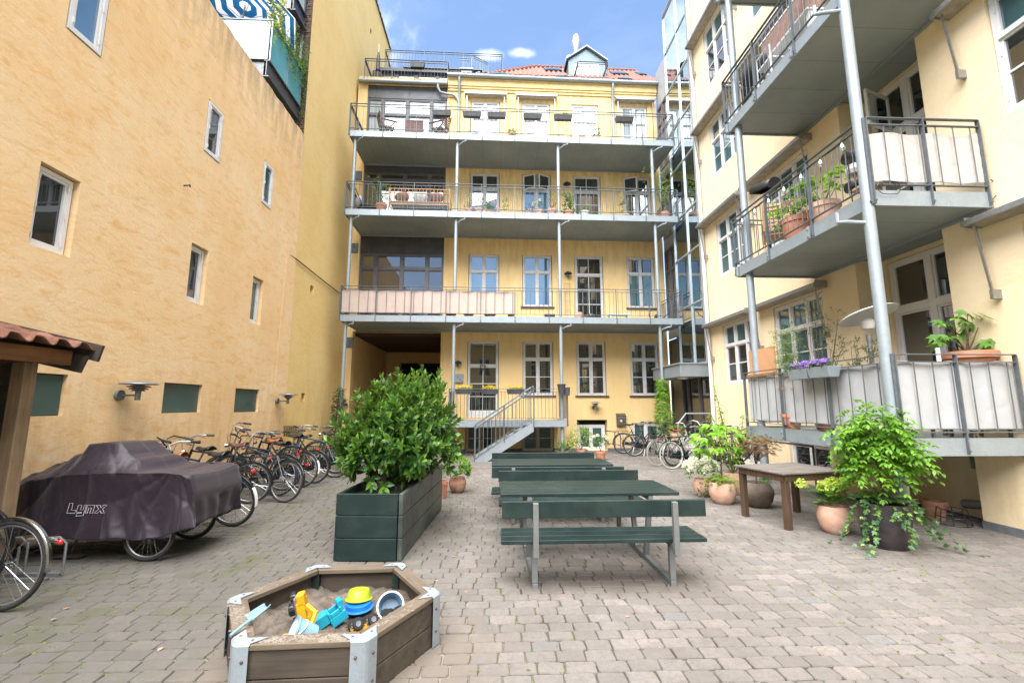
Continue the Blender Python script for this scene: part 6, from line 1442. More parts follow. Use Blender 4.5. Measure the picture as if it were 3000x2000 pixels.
t = thing('trellis', 'thin wire plant trellis left of the first floor balcony door', 'trellis', FAC @ T(2.66,-.06,4.42)); m = MB()
for x in (-.1,0,.1): m.tube([(x,0,0),(x,0,1.7)], .005, 4)
for i in range(5): m.tube([(-.11,0,.3+i*.34),(.11,0,.3+i*.34)], .005, 4)
m.build('wires', M_rail, t)
t = thing('basement_railing', 'short dark handrail beside the cellar steps', 'railing', FAC); m = MB()
for v_ in (-1.0,-1.0): pass
m.tube([(3.86,-.35,.72),(3.98,-1.0,.72),(4.20,-1.02,.66),(4.20,-1.02,.0)], .018, 8); m.tube([(4.02,-1.0,.7),(4.02,-1.0,.0)], .018, 8); m.tube([(3.9,-.4,.30),(4.2,-1.02,.28)], .014, 6); m.build('tubes', M_rail, t, True)
t = thing('basement_railing', 'dark tubular rail guarding the light well under the right balcony', 'railing', I4); m = MB(); m.tube([(5.75,8.0,0),(5.75,8.0,.86),(5.75,10.8,.86),(5.75,10.8,0)], .02, 8); m.tube([(5.75,9.4,0),(5.75,9.4,.86)], .02, 8); m.tube([(5.75,10.8,.9),(6.4,10.8,.9)], .02, 8); m.build('tubes', M_rail, t, True)
# window boxes with yellow flowers on the landing
def fbox(label, M_, w_, mat, flower=None, leafm=None, h=.15, d=.16, group=None, hooks=True, n=60, name='flower_box'):
    t = thing(name, label, 'flower box', M_, group); m = MB(); a = w_/2
    V = [(-a*.9,-d/2*.75,0),(a*.9,-d/2*.75,0),(a*.9,d/2*.75,0),(-a*.9,d/2*.75,0),(-a,-d/2,h),(a,-d/2,h),(a,d/2,h),(-a,d/2,h),(-a+.015,-d/2+.012,h),(a-.015,-d/2+.012,h),(a-.015,d/2-.012,h),(-a+.015,d/2-.012,h),(-a+.015,-d/2+.012,h-.03),(a-.015,-d/2+.012,h-.03),(a-.015,d/2-.012,h-.03),(-a+.015,d/2-.012,h-.03)]
    m.add(V, [(0,3,2,1),(0,1,5,4),(1,2,6,5),(2,3,7,6),(3,0,4,7),(4,5,9,8),(5,6,10,9),(6,7,11,10),(7,4,8,11),(8,9,13,12),(9,10,14,13),(10,11,15,14),(11,8,12,15)])
    m.b2(-a-.004,-d/2-.006,h-.02,a+.004,-d/2,h+.004); m.build('box', mat, t, bevel=.004)
    m = MB(); m.add(V[12:], [(0,1,2,3)]); m.build('soil', M_soil, t)
    if hooks:
        m = MB()
        for x in (-a*.55, a*.55): m.tube([(x,-d/2-.008,.03),(x,-d/2-.01,h-.02),(x,-d/2+.01,h+.04),(x,d/2+.01,h+.05),(x,d/2+.02,h-.02)], .005, 5)
        m.tube([(-a*.55,d/2+.01,h+.05),(a*.55,d/2+.01,h+.05)], .004, 5); m.build('hanger', M_black, t)
    if leafm:
        m = MB()
        for i in range(n): p = Vector((rnd(-a*.9,a*.9), rnd(-d*.35,d*.35), h+rnd(-.01,.05))); spray(m, p, rdir(.1,1), 5, .035, .016, 'oval', .035, .0, 60)
        m.build('foliage', leafm, t)
    if flower:
        m = MB()
        for i in range(n//2): petals(m, (rnd(-a*.9,a*.9), rnd(-d*.5,d*.4), h+rnd(.02,.11)), .022, 18, .022)
        m.build('flowers', flower, t)
    return t
random.seed(77)
for i, (u, lab) in enumerate(((-1.0,'anthracite flower box with yellow flowers, left of three on the entrance landing rail'),(-.19,'anthracite flower box with yellow flowers, middle of three on the entrance landing rail'),(.62,'anthracite flower box with yellow flowers, right of three on the entrance landing rail'))):
    fbox(lab, FAC @ T(u,-1.95,1.94), .56, M_anth, P_yellow, L_yel, group='yellow flower boxes on the landing')
for u, lab in ((-1.9,'empty black flower box, leftmost on the top balcony, by the dark bay'),(-.87,'empty black flower box, second from left on the top balcony'),(-.02,'empty black flower box, third from left on the top balcony'),(1.22,'empty black flower box on the top balcony before the second french window'),(2.28,'black flower box with a sprig of green on the top balcony'),(4.44,'empty black flower box, rightmost on the top balcony')):
    t = fbox(lab, FAC @ T(u,-1.96,11.36), .64, M_black, None, None, .17, .18, 'black flower boxes on the top balcony rail')
    if 'sprig' in lab: fol(t, L_mid, lambda m: [spray(m, (.05+rnd(-.08,.08),0,.2), (rnd(-.5,.5),0,1), 8, .05, .03, 'oval', .08) for i in range(8)])
fbox('black flower box hanging on the roof terrace railing', FAC @ T(-3.1,-.15,14.62), .56, M_black, None, None, .2, .2)
t = thing('plant_bucket', 'dark plastic tubs hooked on the right end of the landing rail', 'bucket', FAC @ T(2.08,-1.95,1.95)); m = MB(); m.lathe([(.09,0),(.13,.27),(.145,.28),(.145,.31)], 20); m.build('tub', M_anth, t, True); m = MB(); m.lathe([(.08,-.05),(.10,.2),(.11,.21)], 18, (.18,.02,0)); m.build('tub', M_anth, t, True)
# ------------------------------------------------------------------ first floor balcony (deck 4.42)
def cloth(name, label, cat, M_, w_, h, mat, seed=0, amp=.014, group=None, nu=90, nv=24, sag=.02, tuck=.0):
    m = MB()
    def f(u, v):
        x = w_*u; z = h*v; a = noise.noise(Vector((x*3.0+seed, z*.5, seed))); b_ = noise.noise(Vector((x*5+z*3.5, z*3.2-x*1.5, seed+4)))
        y = amp*(1.0*math.sin(x*11+seed+3*a)+1.2*a+.35*(.5-min(1,abs(b_)*5))); zz = z - (sag*abs(math.sin(x*5.2+seed)) if v > .97 else 0) + (.012*abs(math.sin(x*4.1+seed)) if v < .03 else 0)
        return (x+.01*a*(1 if u in (0,1) else 0), y, zz)
    m.grid(f, nu, nv); o = m.build(name, mat, None, True, M=M_, solid=.003, ang=80); tag(o, label, cat, group); return o
cloth('privacy_screen', 'long beige canvas screen along the left part of the first floor balcony', 'privacy screen', FAC @ T(-4.95,-1.825,4.52), 5.58, .76, M_canvas, 1, .012, nu=200)
def bpot(label, u, z, r_, h, mat, kind='classic', leafm=None, spec=None, flower=None, v=-1.55, nm='potted_plant', group=None):
    t = thing(nm, label, 'plant' if leafm else 'flower pot', FAC @ T(u,v,z), group); pot(t, mat, r_, h, kind)
    if leafm: fol(t, leafm, spec)
    if flower: m = MB(); flower(m); m.build('flowers', flower_mat[0], t)
    return t
flower_mat = [P_white]
z1 = 4.42; G1 = 'things on the first floor balcony'
for args in (('pale cracked terracotta pot left of the black pot, first floor balcony',2.76,z1,.14,.24,M_terra_p,'egg'),('black glazed pot before the first floor balcony door',3.18,z1,.13,.2,M_darkpot,'belly'),
             ('dark brown pot behind the canvas screen, second of the row',-1.5,z1,.16,.2,M_terra_d,'bowl'),('terracotta pot showing under the canvas screen near the second column',-.9,z1,.17,.2,M_terra_d,'bowl'),('dark pot under the middle of the canvas screen',-.2,z1,.2,.2,M_terra_d,'bowl'),
             ('dark brown round pot at the right end of the canvas screen',.5,z1,.14,.35,M_terra_d,'classic')): bpot(*args, nm='flower_pot', group=G1)
t = thing('bench', 'small white bench right of the first floor balcony door', 'bench', FAC @ T(4.13,-1.5,z1)); m = MB(); m.b2(-.38,-.14,.17,.38,.14,.2); m.build('seat', M_white, t, bevel=.006)
for x in (-.3,.3): m = MB(); m.b2(x-.02,-.12,0,x+.02,.12,.17); m.build('leg', M_white, t)
t = thing('box', 'small black box on the first floor balcony floor', 'box', FAC @ T(1.79,-1.55,z1)); m = MB(); m.b2(-.17,-.1,0,.17,.1,.15); m.b2(-.18,-.11,.15,.18,.11,.17); m.build('body', M_black, t, bevel=.01)
t = thing('watering_can', 'black watering can with a looped hose by the right column, first floor', 'watering can', FAC @ T(5.5,-1.45,z1)); m = MB(); m.lathe([(.11,0),(.11,.2),(.08,.23)], 18); m.build('body', M_black, t, True); m = MB(); m.tube([(.1,0,.05),(.3,0,.2),(.42,0,.34)], [.02,.014,.012], 8); m.build('spout', M_black, t, True); m = MB(); m.tube([(-.12+.17*math.cos(a*.35),0,.2+.19*math.sin(a*.35)) for a in range(3,17)], .012, 6); m.build('handle', M_black, t, True)
# ------------------------------------------------------------------ second floor balcony (deck 7.98)
z2 = 7.98; G2 = 'plant pots along the second floor balcony'
random.seed(55)
def tallf(h, r_, n, L_=.06, W_=.02, kind='oval', base=.2, s=5): return lambda m: [spray(m, (rnd(-r_,r_), rnd(-r_,r_)*.8, base+rnd(0,h)), rdir(0,1)+Vector((0,0,.6)), s, L_, W_, kind, L_) for i in range(n)]
t = bpot('bamboo in a woven-looking terracotta pot left of the rattan sofa', -3.9, z2, .19, .32, M_terra, 'classic', L_mid, lambda m: [spray(m, (rnd(-.3,.25), rnd(-.15,.15), .45+rnd(0,.75)), rdir(-.2,.8), 7, .13, .016, 'blade', .1, .25) for i in range(46)]); m = MB(); stems(m, (0,0,.3), [(.1,0,1.2),(-.1,0,1.0),(.2,0,.9),(-.25,0,.8)], .008); m.build('stem', M_gstem, t)
def fl(c, mat_, n=4, r_=.045, sz=.03):
    def g(m):
        for p in c: petals(m, p, r_, 30, sz)
    return g
pots2 = [(-1.2,.14,.13,M_terra_d,'bowl',None,None,None,'squat dark terracotta bowl behind the second column, second floor'),
 (-.93,.12,.24,M_terra_p,'classic',L_olive,tallf(.6,.16,46,.05,.014),(P_white,[(rnd(-.15,.15),0,rnd(.45,.85)) for i in range(16)],.025),'white-flowered spiky plant in a pale terracotta pot, second floor'),
 (-.60,.14,.26,M_terra_p,'classic',L_mid,tallf(.45,.17,50,.06,.02),(P_purple,[(rnd(-.15,.15),0,rnd(.5,.75)) for i in range(10)],.02),'lavender-like plant in a ribbed terracotta pot before the first french window'),
 (-.24,.13,.2,M_terra_p,'classic',L_mid,tallf(.28,.15,36,.06,.04),(P_pink,[(-.15,0,.3),(-.22,0,.28),(.1,0,.52),(.17,0,.50),(.26,0,.35),(.3,0,.3),(.28,0,.2),(.1,0,.58)],.05),'pink geranium in a pale terracotta pot, second floor'),
 (.28,.09,.1,M_terra_d,'bowl',L_mid,tallf(.45,.09,24,.05,.03),None,'thin climbing plant in a small pot between the french windows'),
 (1.13,.14,.2,M_terra_p,'classic',L_dark,tallf(.3,.15,34,.05,.02),(P_white,[(.15,0,.5)],.06),'sparse dark plant with one white bloom before the second french window'),
 (1.47,.14,.24,M_terra_p,'classic',L_mid,tallf(.35,.15,36,.06,.025),(P_white,[(.02,0,.62),(-.2,0,.42)],.065),'white dahlia in a pale terracotta pot, second floor'),
 (1.9,.17,.28,M_terra_p,'classic',L_olive,tallf(.8,.2,50,.05,.02),(P_purple,[(-.2,0,1.0),(-.05,0,1.1),(.1,0,1.15),(-.3,0,.95)],.03),'tall purple-flowered shrub in the largest terracotta pot left of the third column'),
 (2.49,.17,.24,M_terra,'classic',L_mid,tallf(.65,.18,60,.09,.05),None,'leafy green vine in a plain terracotta pot right of the third column'),
 (3.04,.17,.24,M_whitepot,'classic',L_mid,tallf(.2,.16,26,.06,.04),None,'small green plant in a white tub before the second floor door'),
 (4.5,.15,.16,M_terra_p,'classic',L_dark,tallf(.6,.2,50,.07,.03),None,'dark bushy shrub in a pale pot before the rightmost french window'),
 (5.88,.17,.30,M_terra_d,'belly',L_lime,lambda m: [spray(m, (rnd(-.75,.5)*f_, rnd(-.2,.2), .3+f_*1.65+rnd(-.15,.15)), rdir(-.1,.8), 6, .07, .026, 'oval', .08) for i in range(120) for f_ in (rnd(.0,1)**.7,)],None,'straggly yellow-green tree in a glossy brown pot at the right end, second floor')]
for (u, r_, h, mt, kd, lm_, sp_, flw, lab) in pots2:
    t = bpot(lab, u, z2, r_, h, mt, kd, lm_, sp_, group=G2, nm='potted_plant' if lm_ else 'flower_pot')
    if flw: m = MB(); [petals(m, p, flw[2], 30, flw[2]*.6) for p in flw[1]]; m.build('flowers', flw[0], t)
    if lm_ and u in (5.88, 1.9, -.93): m = MB(); stems(m, (0,0,h), [(-.3,0,1.1),(.2,0,1.3),(-.5,0,1.8),(.3,0,1.7)] if u > 5 else [(-.1,0,.8),(.1,0,.7)], .01); m.build('stem', M_stem, t)
t = thing('storage_lid', 'flat pale blue plastic tray on the second floor balcony floor', 'tray', FAC @ T(3.8,-1.55,z2)); m = MB(); m.b2(-.25,-.12,0,.25,.12,.08); m.build('body', M_lblue_p, t, bevel=.02)
t = thing('sofa', 'rattan two-seat sofa on the left of the second floor balcony', 'sofa', FAC @ T(-2.62,-1.3,z2)); m = MB(); a = 1.02
for z in (.34,.44,.74,.9): m.tube([(-a,-.3,z),(a,-.3,z)], .016, 6)
for i in range(17): m.tube([(-a+.05+i*.1206,-.3,.44),(-a+.05+i*.1206,-.3,.9)], .009, 5)
for x in (-a,a):
    m.tube([(x,-.3,0),(x,-.3,.92)], .02, 8); m.tube([(x,.35,0),(x,.35,.62)], .02, 8); m.tube([(x,-.3,.64),(x,.35,.64)], .018, 6); m.tube([(x,-.3,.34),(x,.35,.34)], .016, 6)
    for i in range(5): m.tube([(x,-.2+i*.12,.34),(x,-.2+i*.12,.64)], .008, 5)
for y in (-.3,.35): m.tube([(-a,y,.22),(a,y,.22)], .014, 6)
m.build('frame', M_rattan, t, True); m = MB(); m.b2(-a+.03,-.27,.36,a-.03,.33,.48); m.build('seat_cushion', M_cush, t, bevel=.04)
for x, mt, lab in ((-.62,M_cushb,None),(0,M_cush,None),(.55,M_cushb,None)): m = MB(); m.ball((0,0,0),.3,10,(.85,.35,.72)); o = m.build('back_cushion', mt, t, True, M=T(x,-.12,.68) @ RX(-12))
t = thing('lounge_chair', 'black wire lounge chair with striped cushion at the left end of the second floor balcony', 'chair', FAC @ T(-4.5,-1.25,z2) @ RZ(-60)); m = MB(); m.tube([(-.35,-.35,.05),(.35,-.35,.05),(.35,.35,.05),(-.35,.35,.05)], .012, 6, closed=True)
for x in (-.3,-.15,0,.15,.3): m.tube([(x,.35,.3),(x,-.2,.26),(x,-.42,.75)], .01, 6)
m.tube([(-.33,.36,.3),(.33,.36,.3),(.33,-.2,.26),(.33,-.44,.78),(-.33,-.44,.78),(-.33,-.2,.26)], .013, 6, closed=True)
for x in (-.33,.33): m.tube([(x,.3,.05),(x,.1,.28)], .012, 6); m.tube([(x,-.3,.05),(x,-.1,.27)], .012, 6)
m.build('frame', M_black, t, True); m = MB(); m.ball((0,.05,.33),.34,10,(1,1,.28)); m.build('seat_cushion', M_cushk, t, True); m = MB(); m.ball((0,-.25,.50),.26,10,(1,.4,.8)); m.build('back_cushion', M_cush, t, True)
# ------------------------------------------------------------------ top balcony (deck 10.78)
z3 = 10.78; G3 = 'plant pots along the top balcony'
for (u, r_, h, mt, kd, lm_, sp_, flw, lab) in [(-.8,.17,.22,M_whitepot,'bowl',L_olive,tallf(.3,.16,40,.05,.012,'oval',.2),None,'rosemary and lavender in a white bowl, top balcony'),
 (-.3,.11,.13,M_black,'bowl',None,None,None,'small black bowl before the first french window, top balcony'),(.53,.15,.22,M_terra,'classic',L_mid,tallf(.2,.16,36,.06,.03),(P_pink,[(-.1,0,.4),(.1,0,.42),(-.15,0,.3)],.03),'red-tinged succulent in an orange terracotta pot, top balcony'),
 (2.25,.13,.2,M_whitepot,'belly',L_mid,tallf(.08,.1,14,.05,.03),None,'grey-white pot with a small green plant, top balcony'),(2.58,.14,.2,M_terra_p,'bowl',None,None,None,'pale terracotta bowl, left of the two side by side on the top balcony'),
 (3.03,.17,.24,M_terra,'belly',None,None,None,'wide orange terracotta bowl before the top floor balcony door'),(3.53,.15,.22,M_terra_p,'egg',L_mid,tallf(.35,.14,46,.06,.03),None,'bushy green plant in a pale pot right of the top balcony door')]:
    t = bpot(lab, u, z3, r_, h, mt, kd, lm_, sp_, group=G3, nm='potted_plant' if lm_ else 'flower_pot')
    if flw: m = MB(); [petals(m, p, flw[2], 24, .02) for p in flw[1]]; m.build('flowers', flw[0], t)
def fchair(label, M_, wd=M_redwood, cush=None, group=None):
    t = thing('folding_chair', label, 'chair', M_, group); m = MB()
    for i in range(7): m.b2(-.22,-.2+i*.062,.425,.22,-.155+i*.062,.44)
    m.build('seat', wd, t)
    m = MB()
    for i in range(7): z = .50+i*.07; y = .24+.10*(z-.45)/.5; m.b2(-.215,y-.008,z,.215,y+.008,z+.045)
    m.build('backrest', wd, t)
    for x in (-.23,.23):
        m = MB(); m.bar((x,-.25,0),(x,.24,.5), .04, .022); m.bar((x,.24,.5),(x,.36,1.02), .04, .022); m.build('leg', wd, t); m = MB(); m.bar((x*1.08,.28,0),(x*1.08,-.22,.62), .04, .022); m.build('leg', wd, t)
        m = MB(); m.b2(x-.03,-.28,.625,x+.03,.24,.65); m.build('armrest', wd, t)
    if cush: m = MB(); m.ball((0,.0,.50),.24,10,(.9,.9,.28)); m.build('cushion', cush, t, True)
    return t
fchair('red-brown folding armchair facing right, left of the slatted table on the top balcony', FAC @ T(-3.85,-1.35,z3) @ RZ(112), group='folding armchairs on the top balcony'); fchair('red-brown folding armchair facing left, right of the slatted table on the top balcony', FAC @ T(-2.05,-1.35,z3) @ RZ(-112), group='folding armchairs on the top balcony')
t = thing('folding_table', 'red-brown slatted table tipped upright between two folding armchairs', 'table', FAC @ T(-2.9,-1.5,z3)); m = MB()
for i in range(9): m.b2(-.3,-.02,.08+i*.066,.3,.0,.08+i*.066+.055)
m.b2(-.32,-.03,.06,-.28,.01,.68); m.b2(.28,-.03,.06,.32,.01,.68); m.b2(-.32,-.03,.66,.32,.01,.70); m.build('tabletop', M_redwood, t)
for x in (-.28,.28): m = MB(); m.bar((x,.02,0),(x,.3,.6), .04, .025); m.build('leg', M_redwood, t)
# roof terrace clutter
t = thing('parasol', 'closed parasol with dark cover at the left end of the roof terrace', 'parasol', FAC @ T(-4.75,.35,14.12)); m = MB(); m.tube([(0,0,0),(0,0,1.9)], .02, 8); m.build('pole', M_alu, t, True); m = MB(); m.tube([(0,0,.75),(0,0,1.3),(0,0,1.55)], [.09,.07,.03], 10); m.build('canopy', M_cover, t, True)
t = thing('bicycle_cover', 'crumpled dark bag on the left of the roof terrace', 'bag', FAC @ T(-4.35,.3,14.12)); m = MB(); m.grid(lambda u, v: (-.35+.7*u, .2*(v-.5), .32*math.sin(math.pi*u)**.7*math.sin(math.pi*v)**.6+.03*noise.noise(Vector((u*9,v*9,0)))), 20, 14); m.build('bag', M_cushk, t, True)
# ------------------------------------------------------------------ things on the right-hand balconies (world coordinates)
G4 = 'pale grey canvas screens on the lowest right balcony'; G5 = 'offwhite canvas screens'
cloth('privacy_screen', 'pale grey canvas along the long side of the lowest right balcony', 'privacy screen', T(4.893,5.24,1.31) @ RZ(90), 3.16, .83, M_canvas_g, 5, .014, G4, 120, 30)
cloth('privacy_screen', 'pale grey canvas on the near short side of the lowest right balcony', 'privacy screen', T(4.90,5.235,1.30), 1.52, .84, M_canvas_g, 9, .014, G4, 70, 30)
cloth('privacy_screen', 'offwhite canvas on the near short side of the middle right balcony', 'privacy screen', T(4.90,5.235,4.46), 1.50, .72, M_canvas_w, 14, .018, G5, 80, 34, .03)
t = thing('coir_mat', 'orange-brown coir matting rolled over the far end of the lowest right balcony rail', 'matting', I4); m = MB(); m.b2(4.94,7.62,2.12,4.955,8.42,2.64); m.tube([(4.91,7.6,2.14),(4.91,8.44,2.14)], .045, 10); m.build('mat', M_jute, t)
for y, lab in ((6.62,'zinc flower box with purple pansies, farther of two on the right balcony rail'),(6.18,'zinc flower box with green and pink flowers, nearer of two on the right balcony rail')):
    fbox(lab, T(4.70,y,1.99) @ RZ(90), .43, M_galv, P_purple, L_mid, .15, .19, 'zinc flower boxes on the lowest right balcony', n=80)
t = thing('shrub', 'feathery green conifer with browning twigs spilling over the lowest right balcony rail', 'shrub', T(4.98,7.38,1.2)); 
fol(t, L_conifer, lambda m: [spray(m, (rnd(-.13,.13), rnd(-.16,.16)+ (0 if f_ > .25 else rnd(-.3,.3)), .85+f_*.85), rdir(-.5,.7), 10, .07, .010, 'small', .14, .2, 55) for i in range(170) for f_ in (rnd(0,1),)]); m = MB(); m.tube([(0,0,0),(0,0,1.6)], [.014,.006], 6); m.build('trunk', M_stem, t); pot(t, M_terra, .16, .25)
fol(t, leafmat('withered_leaf', (.25,.10,.04), (.35,.16,.07)), lambda m: [spray(m, (-.10+rnd(-.05,.05), rnd(-.25,.1), .72+rnd(-.08,.2)), rdir(-1,.1), 8, .06, .010, 'small', .12, .3, 50) for i in range(22)], 'withered_twigs')
t = thing('shrub', 'sparse grey-green olive-like shrub behind the zinc flower boxes', 'shrub', T(5.35,7.1,1.2)); pot(t, M_terra_d, .18, .3)
m = MB(); random.seed(8); tp = [(rnd(-.15,.2), rnd(-.45,.75), rnd(1.0,2.0)) for i in range(16)]; stems(m, (0,0,.3), tp, .009); m.build('stem', M_stem, t)
fol(t, L_olive, lambda m: [spray(m, Vector(q)+rdir()*.14, rdir(-.2,1), 7, .06, .014, 'oval', .09) for q in tp for i in range(8)])
t = thing('shrub', 'small dark-tipped shrub at the near end of the zinc flower boxes', 'shrub', T(5.2,6.1,1.2)); pot(t, M_terra, .14, .25)
m = MB(); tp = [(rnd(-.1,.1), rnd(-.3,.2), rnd(.95,1.35)) for i in range(9)]; stems(m, (0,0,.25), tp, .008); m.build('stem', M_stem, t); fol(t, L_olive, lambda m: [spray(m, Vector(q)+rdir()*.05, rdir(0,1), 8, .07, .016, 'oval', .06) for q in tp for i in range(3)])
t = thing('patio_heater', 'patio heater with round white reflector and grey pole on the lowest right balcony', 'patio heater', T(5.45,6.2,1.2)); m = MB(); m.tube([(0,0,0),(0,0,1.32)], .03, 12); m.tube([(0,0,1.32),(0,0,1.42)], .036, 12); m.build('pole', M_galvd, t, True)
m = MB(); m.lathe([(.07,1.50),(.09,1.54),(.09,1.62),(.05,1.66)], 20); m.build('burner', M_white, t, True); m = MB(); m.lathe([(.37,.0),(.34,.02),(.2,.055),(.05,.075),(.001,.075)], 36, (0,0,0), cap=False); m.build('reflector', M_white, t, True, M=T(0.03,0,1.70) @ RX(-16) @ RY(-7), solid=.004)
m = MB(); m.lathe([(.2,0),(.2,.05),(.05,.08)], 24); m.build('base', M_galvd, t, True)
t = thing('potted_fig', 'fig plant in a wide terracotta bowl on the near end of the lowest right balcony', 'plant', T(6.22,5.58,2.02)); pot(t, M_terra, .29, .27, 'bowl')
m = MB(); random.seed(14); tp = [(-.38,-.05,.42),(-.2,0,.68),(.02,-.05,.75),(.2,0,.60),(.42,.0,.50),(-.05,.1,.5),(.28,-.1,.35)]; stems(m, (0,0,.25), tp, .013); m.tube([(.04,0,.2),(.02,0,.72)], .008, 6); m.build('stem', M_stem, t)
fol(t, L_fig, lambda m: [leaf(m, Vector(q)+d*.10, Vector((d.x,d.y-.2,-.5)), Vector((d.x*.4,-.6,.8)), rnd(.13,.19), .13, 'fig') for q in tp for i in range(8) for d in (rdir(-.4,1),)])
t = thing('plant_stand', 'slatted grey stand under the fig bowl behind the canvas', 'plant stand', T(6.2,5.58,1.2)); m = MB(); m.b2(-.28,-.2,.78,.28,.2,.82)
for x in (-.25,.25):
    for y in (-.17,.17): m.b2(x-.02,y-.02,0,x+.02,y+.02,.78)
m.build('stand', M_tabletop, t)
t = thing('candle_holder', 'white candle tube standing on a small red-brown box by the balcony rail', 'candle', T(5.63,5.40,2.02)); m = MB(); m.tube([(0,0,.02),(0,0,.30)], .024, 12); m.build('candle', M_white, t, True); m = MB(); m.b2(-.12,-.05,0,.12,.05,.09); m.build('box', M_terra_d, t)
t = thing('side_table', 'grey slatted side table under the candle by the lowest right balcony door', 'table', T(5.6,5.45,1.2)); m = MB(); m.b2(-.28,-.16,.78,.28,.16,.815)
for x in (-.25,.25):
    for y in (-.13,.13): m.b2(x-.015,y-.015,0,x+.015,y+.015,.78)
m.build('table', M_tabletop, t)
# middle right balcony
t = thing('potted_hydrangea', 'pink hydrangea in a wide terracotta pot on the middle right balcony', 'plant', T(5.12,7.02,4.32)); pot(t, M_terra, .24, .42, 'classic'); fol(t, L_bright, lambda m: blob_foliage(m, (0,0,.52), (.27,.32,.20), 90, .08, .05, 'oval', 5, .3)); m = MB(); random.seed(2)
for i in range(12): d = rdir(.0,1); petals(m, (d.x*.22,d.y*.3,.58+d.z*.16), .06, 40, .03)
m.build('flower_head', P_pink, t)
t = thing('potted_plant', 'broad-leaved green plant in a large terracotta pot beside the hydrangea on the middle right balcony', 'plant', T(5.12,6.38,4.32)); pot(t, M_terra_p, .23, .38, 'classic'); tp = [(rnd(-.2,.2), rnd(-.35,.35), rnd(.5,.95)) for i in range(12)]; m = MB(); stems(m, (0,0,.36), tp, .008); m.build('stem', M_gstem, t)
fol(t, L_bright, lambda m: [leaf(m, Vector(q)+d*.07, Vector((d.x,d.y,-.2)), (0,0,1), .13, .1, 'ivy') for q in tp for i in range(7) for d in (rdir(-.5,1),)])
t = thing('tray_stand', 'tall stand of black trays and a white lampshade on the middle right balcony', 'stand', T(4.98+.12,5.72,4.32)); m = MB()
for z in (.30,.74): m.lathe([(.14,z),(.15,z+.03),(.14,z+.09)], 24)
m.build('tray', M_black, t, True)
for x in (-.12,.12): m = MB(); m.tube([(x,-.04,0),(x,-.04,.8)], .008, 6); m.build('leg', M_black, t)
m = MB(); m.lathe([(.10,.52),(.12,.58),(.09,.66)], 24); m.build('lampshade', M_white, t, True); m = MB(); m.tube([(.02,0,.4),(.02,0,.52)], .035, 12); m.build('copper_cup', M_copper, t, True)
t = thing('stool', 'pale wooden stool behind the near canvas of the middle right balcony', 'stool', T(5.15,5.6,4.32)); m = MB(); m.b2(-.16,-.14,.24,.16,.14,.27); m.build('seat', M_teak, t)
for x in (-.13,.13): m = MB(); m.bar((x,-.1,0),(x*.8,-.08,.24), .03, .03); m.build('leg', M_teak, t)
fchair('pale wooden folding chair with grey cushion at the far end of the middle right balcony', T(5.35,7.85,4.32) @ RZ(150), M_teak, M_cush)
t = thing('heat_lamp', 'black angled heat lamp on a pole rising over the middle right balcony rail', 'lamp', T(5.32,8.05,4.32)); m = MB(); m.tube([(0,0,0),(0,0,1.35)], .02, 8); m.build('pole', M_black, t, True)
m = MB(); m.grid(lambda u, v: (.13*math.cos(R(200-220*u)), -.28+.62*v, .14*math.sin(R(200-220*u))), 14, 3); m.prism([(.13*math.cos(R(a)), .14*math.sin(R(a))) for a in range(-20,201,20)], -.285, -.275, 'y'); m.prism([(.13*math.cos(R(a)), .14*math.sin(R(a))) for a in range(-20,201,20)], .335, .345, 'y'); m.build('lamp_head', M_black, t, True, M=T(0,0,1.52) @ RX(14), solid=.006)
t = thing('string_lights', 'string of clear bulbs hanging along the middle right balcony rail', 'string lights', I4); m = MB(); m.tube([(4.84,8.4-i*.1,5.24-.012*math.sin(i)) for i in range(31)], .006, 5); m.build('cable', M_black, t)
for i in range(7):
    y = 5.55+i*.42; m = MB(); m.lathe([(.012,.06),(.014,.03),(.034,-.02),(.036,-.05),(.02,-.08),(.001,-.085)], 14, (4.81,y,5.17)); m.build('bulb', M_tglass, t, True); m = MB(); m.tube([(4.81,y,5.19),(4.81,y,5.25)], .015, 8); m.build('socket', M_black, t)
t = thing('cable_loop', 'loose black cable coiled at the near corner of the middle right balcony', 'cable', I4); m = MB(); m.tube([(5.0+.14*math.cos(a*.5)+.02*a*.2, 5.17, 4.36+.09*math.sin(a*.5+.3*math.sin(a))) for a in range(20)], .005, 5); m.tube([(6.42,5.17,4.5),(6.5,5.16,4.42),(6.47,5.16,4.3),(6.4,5.17,4.22)], .005, 5); m.build('cable', M_black, t)
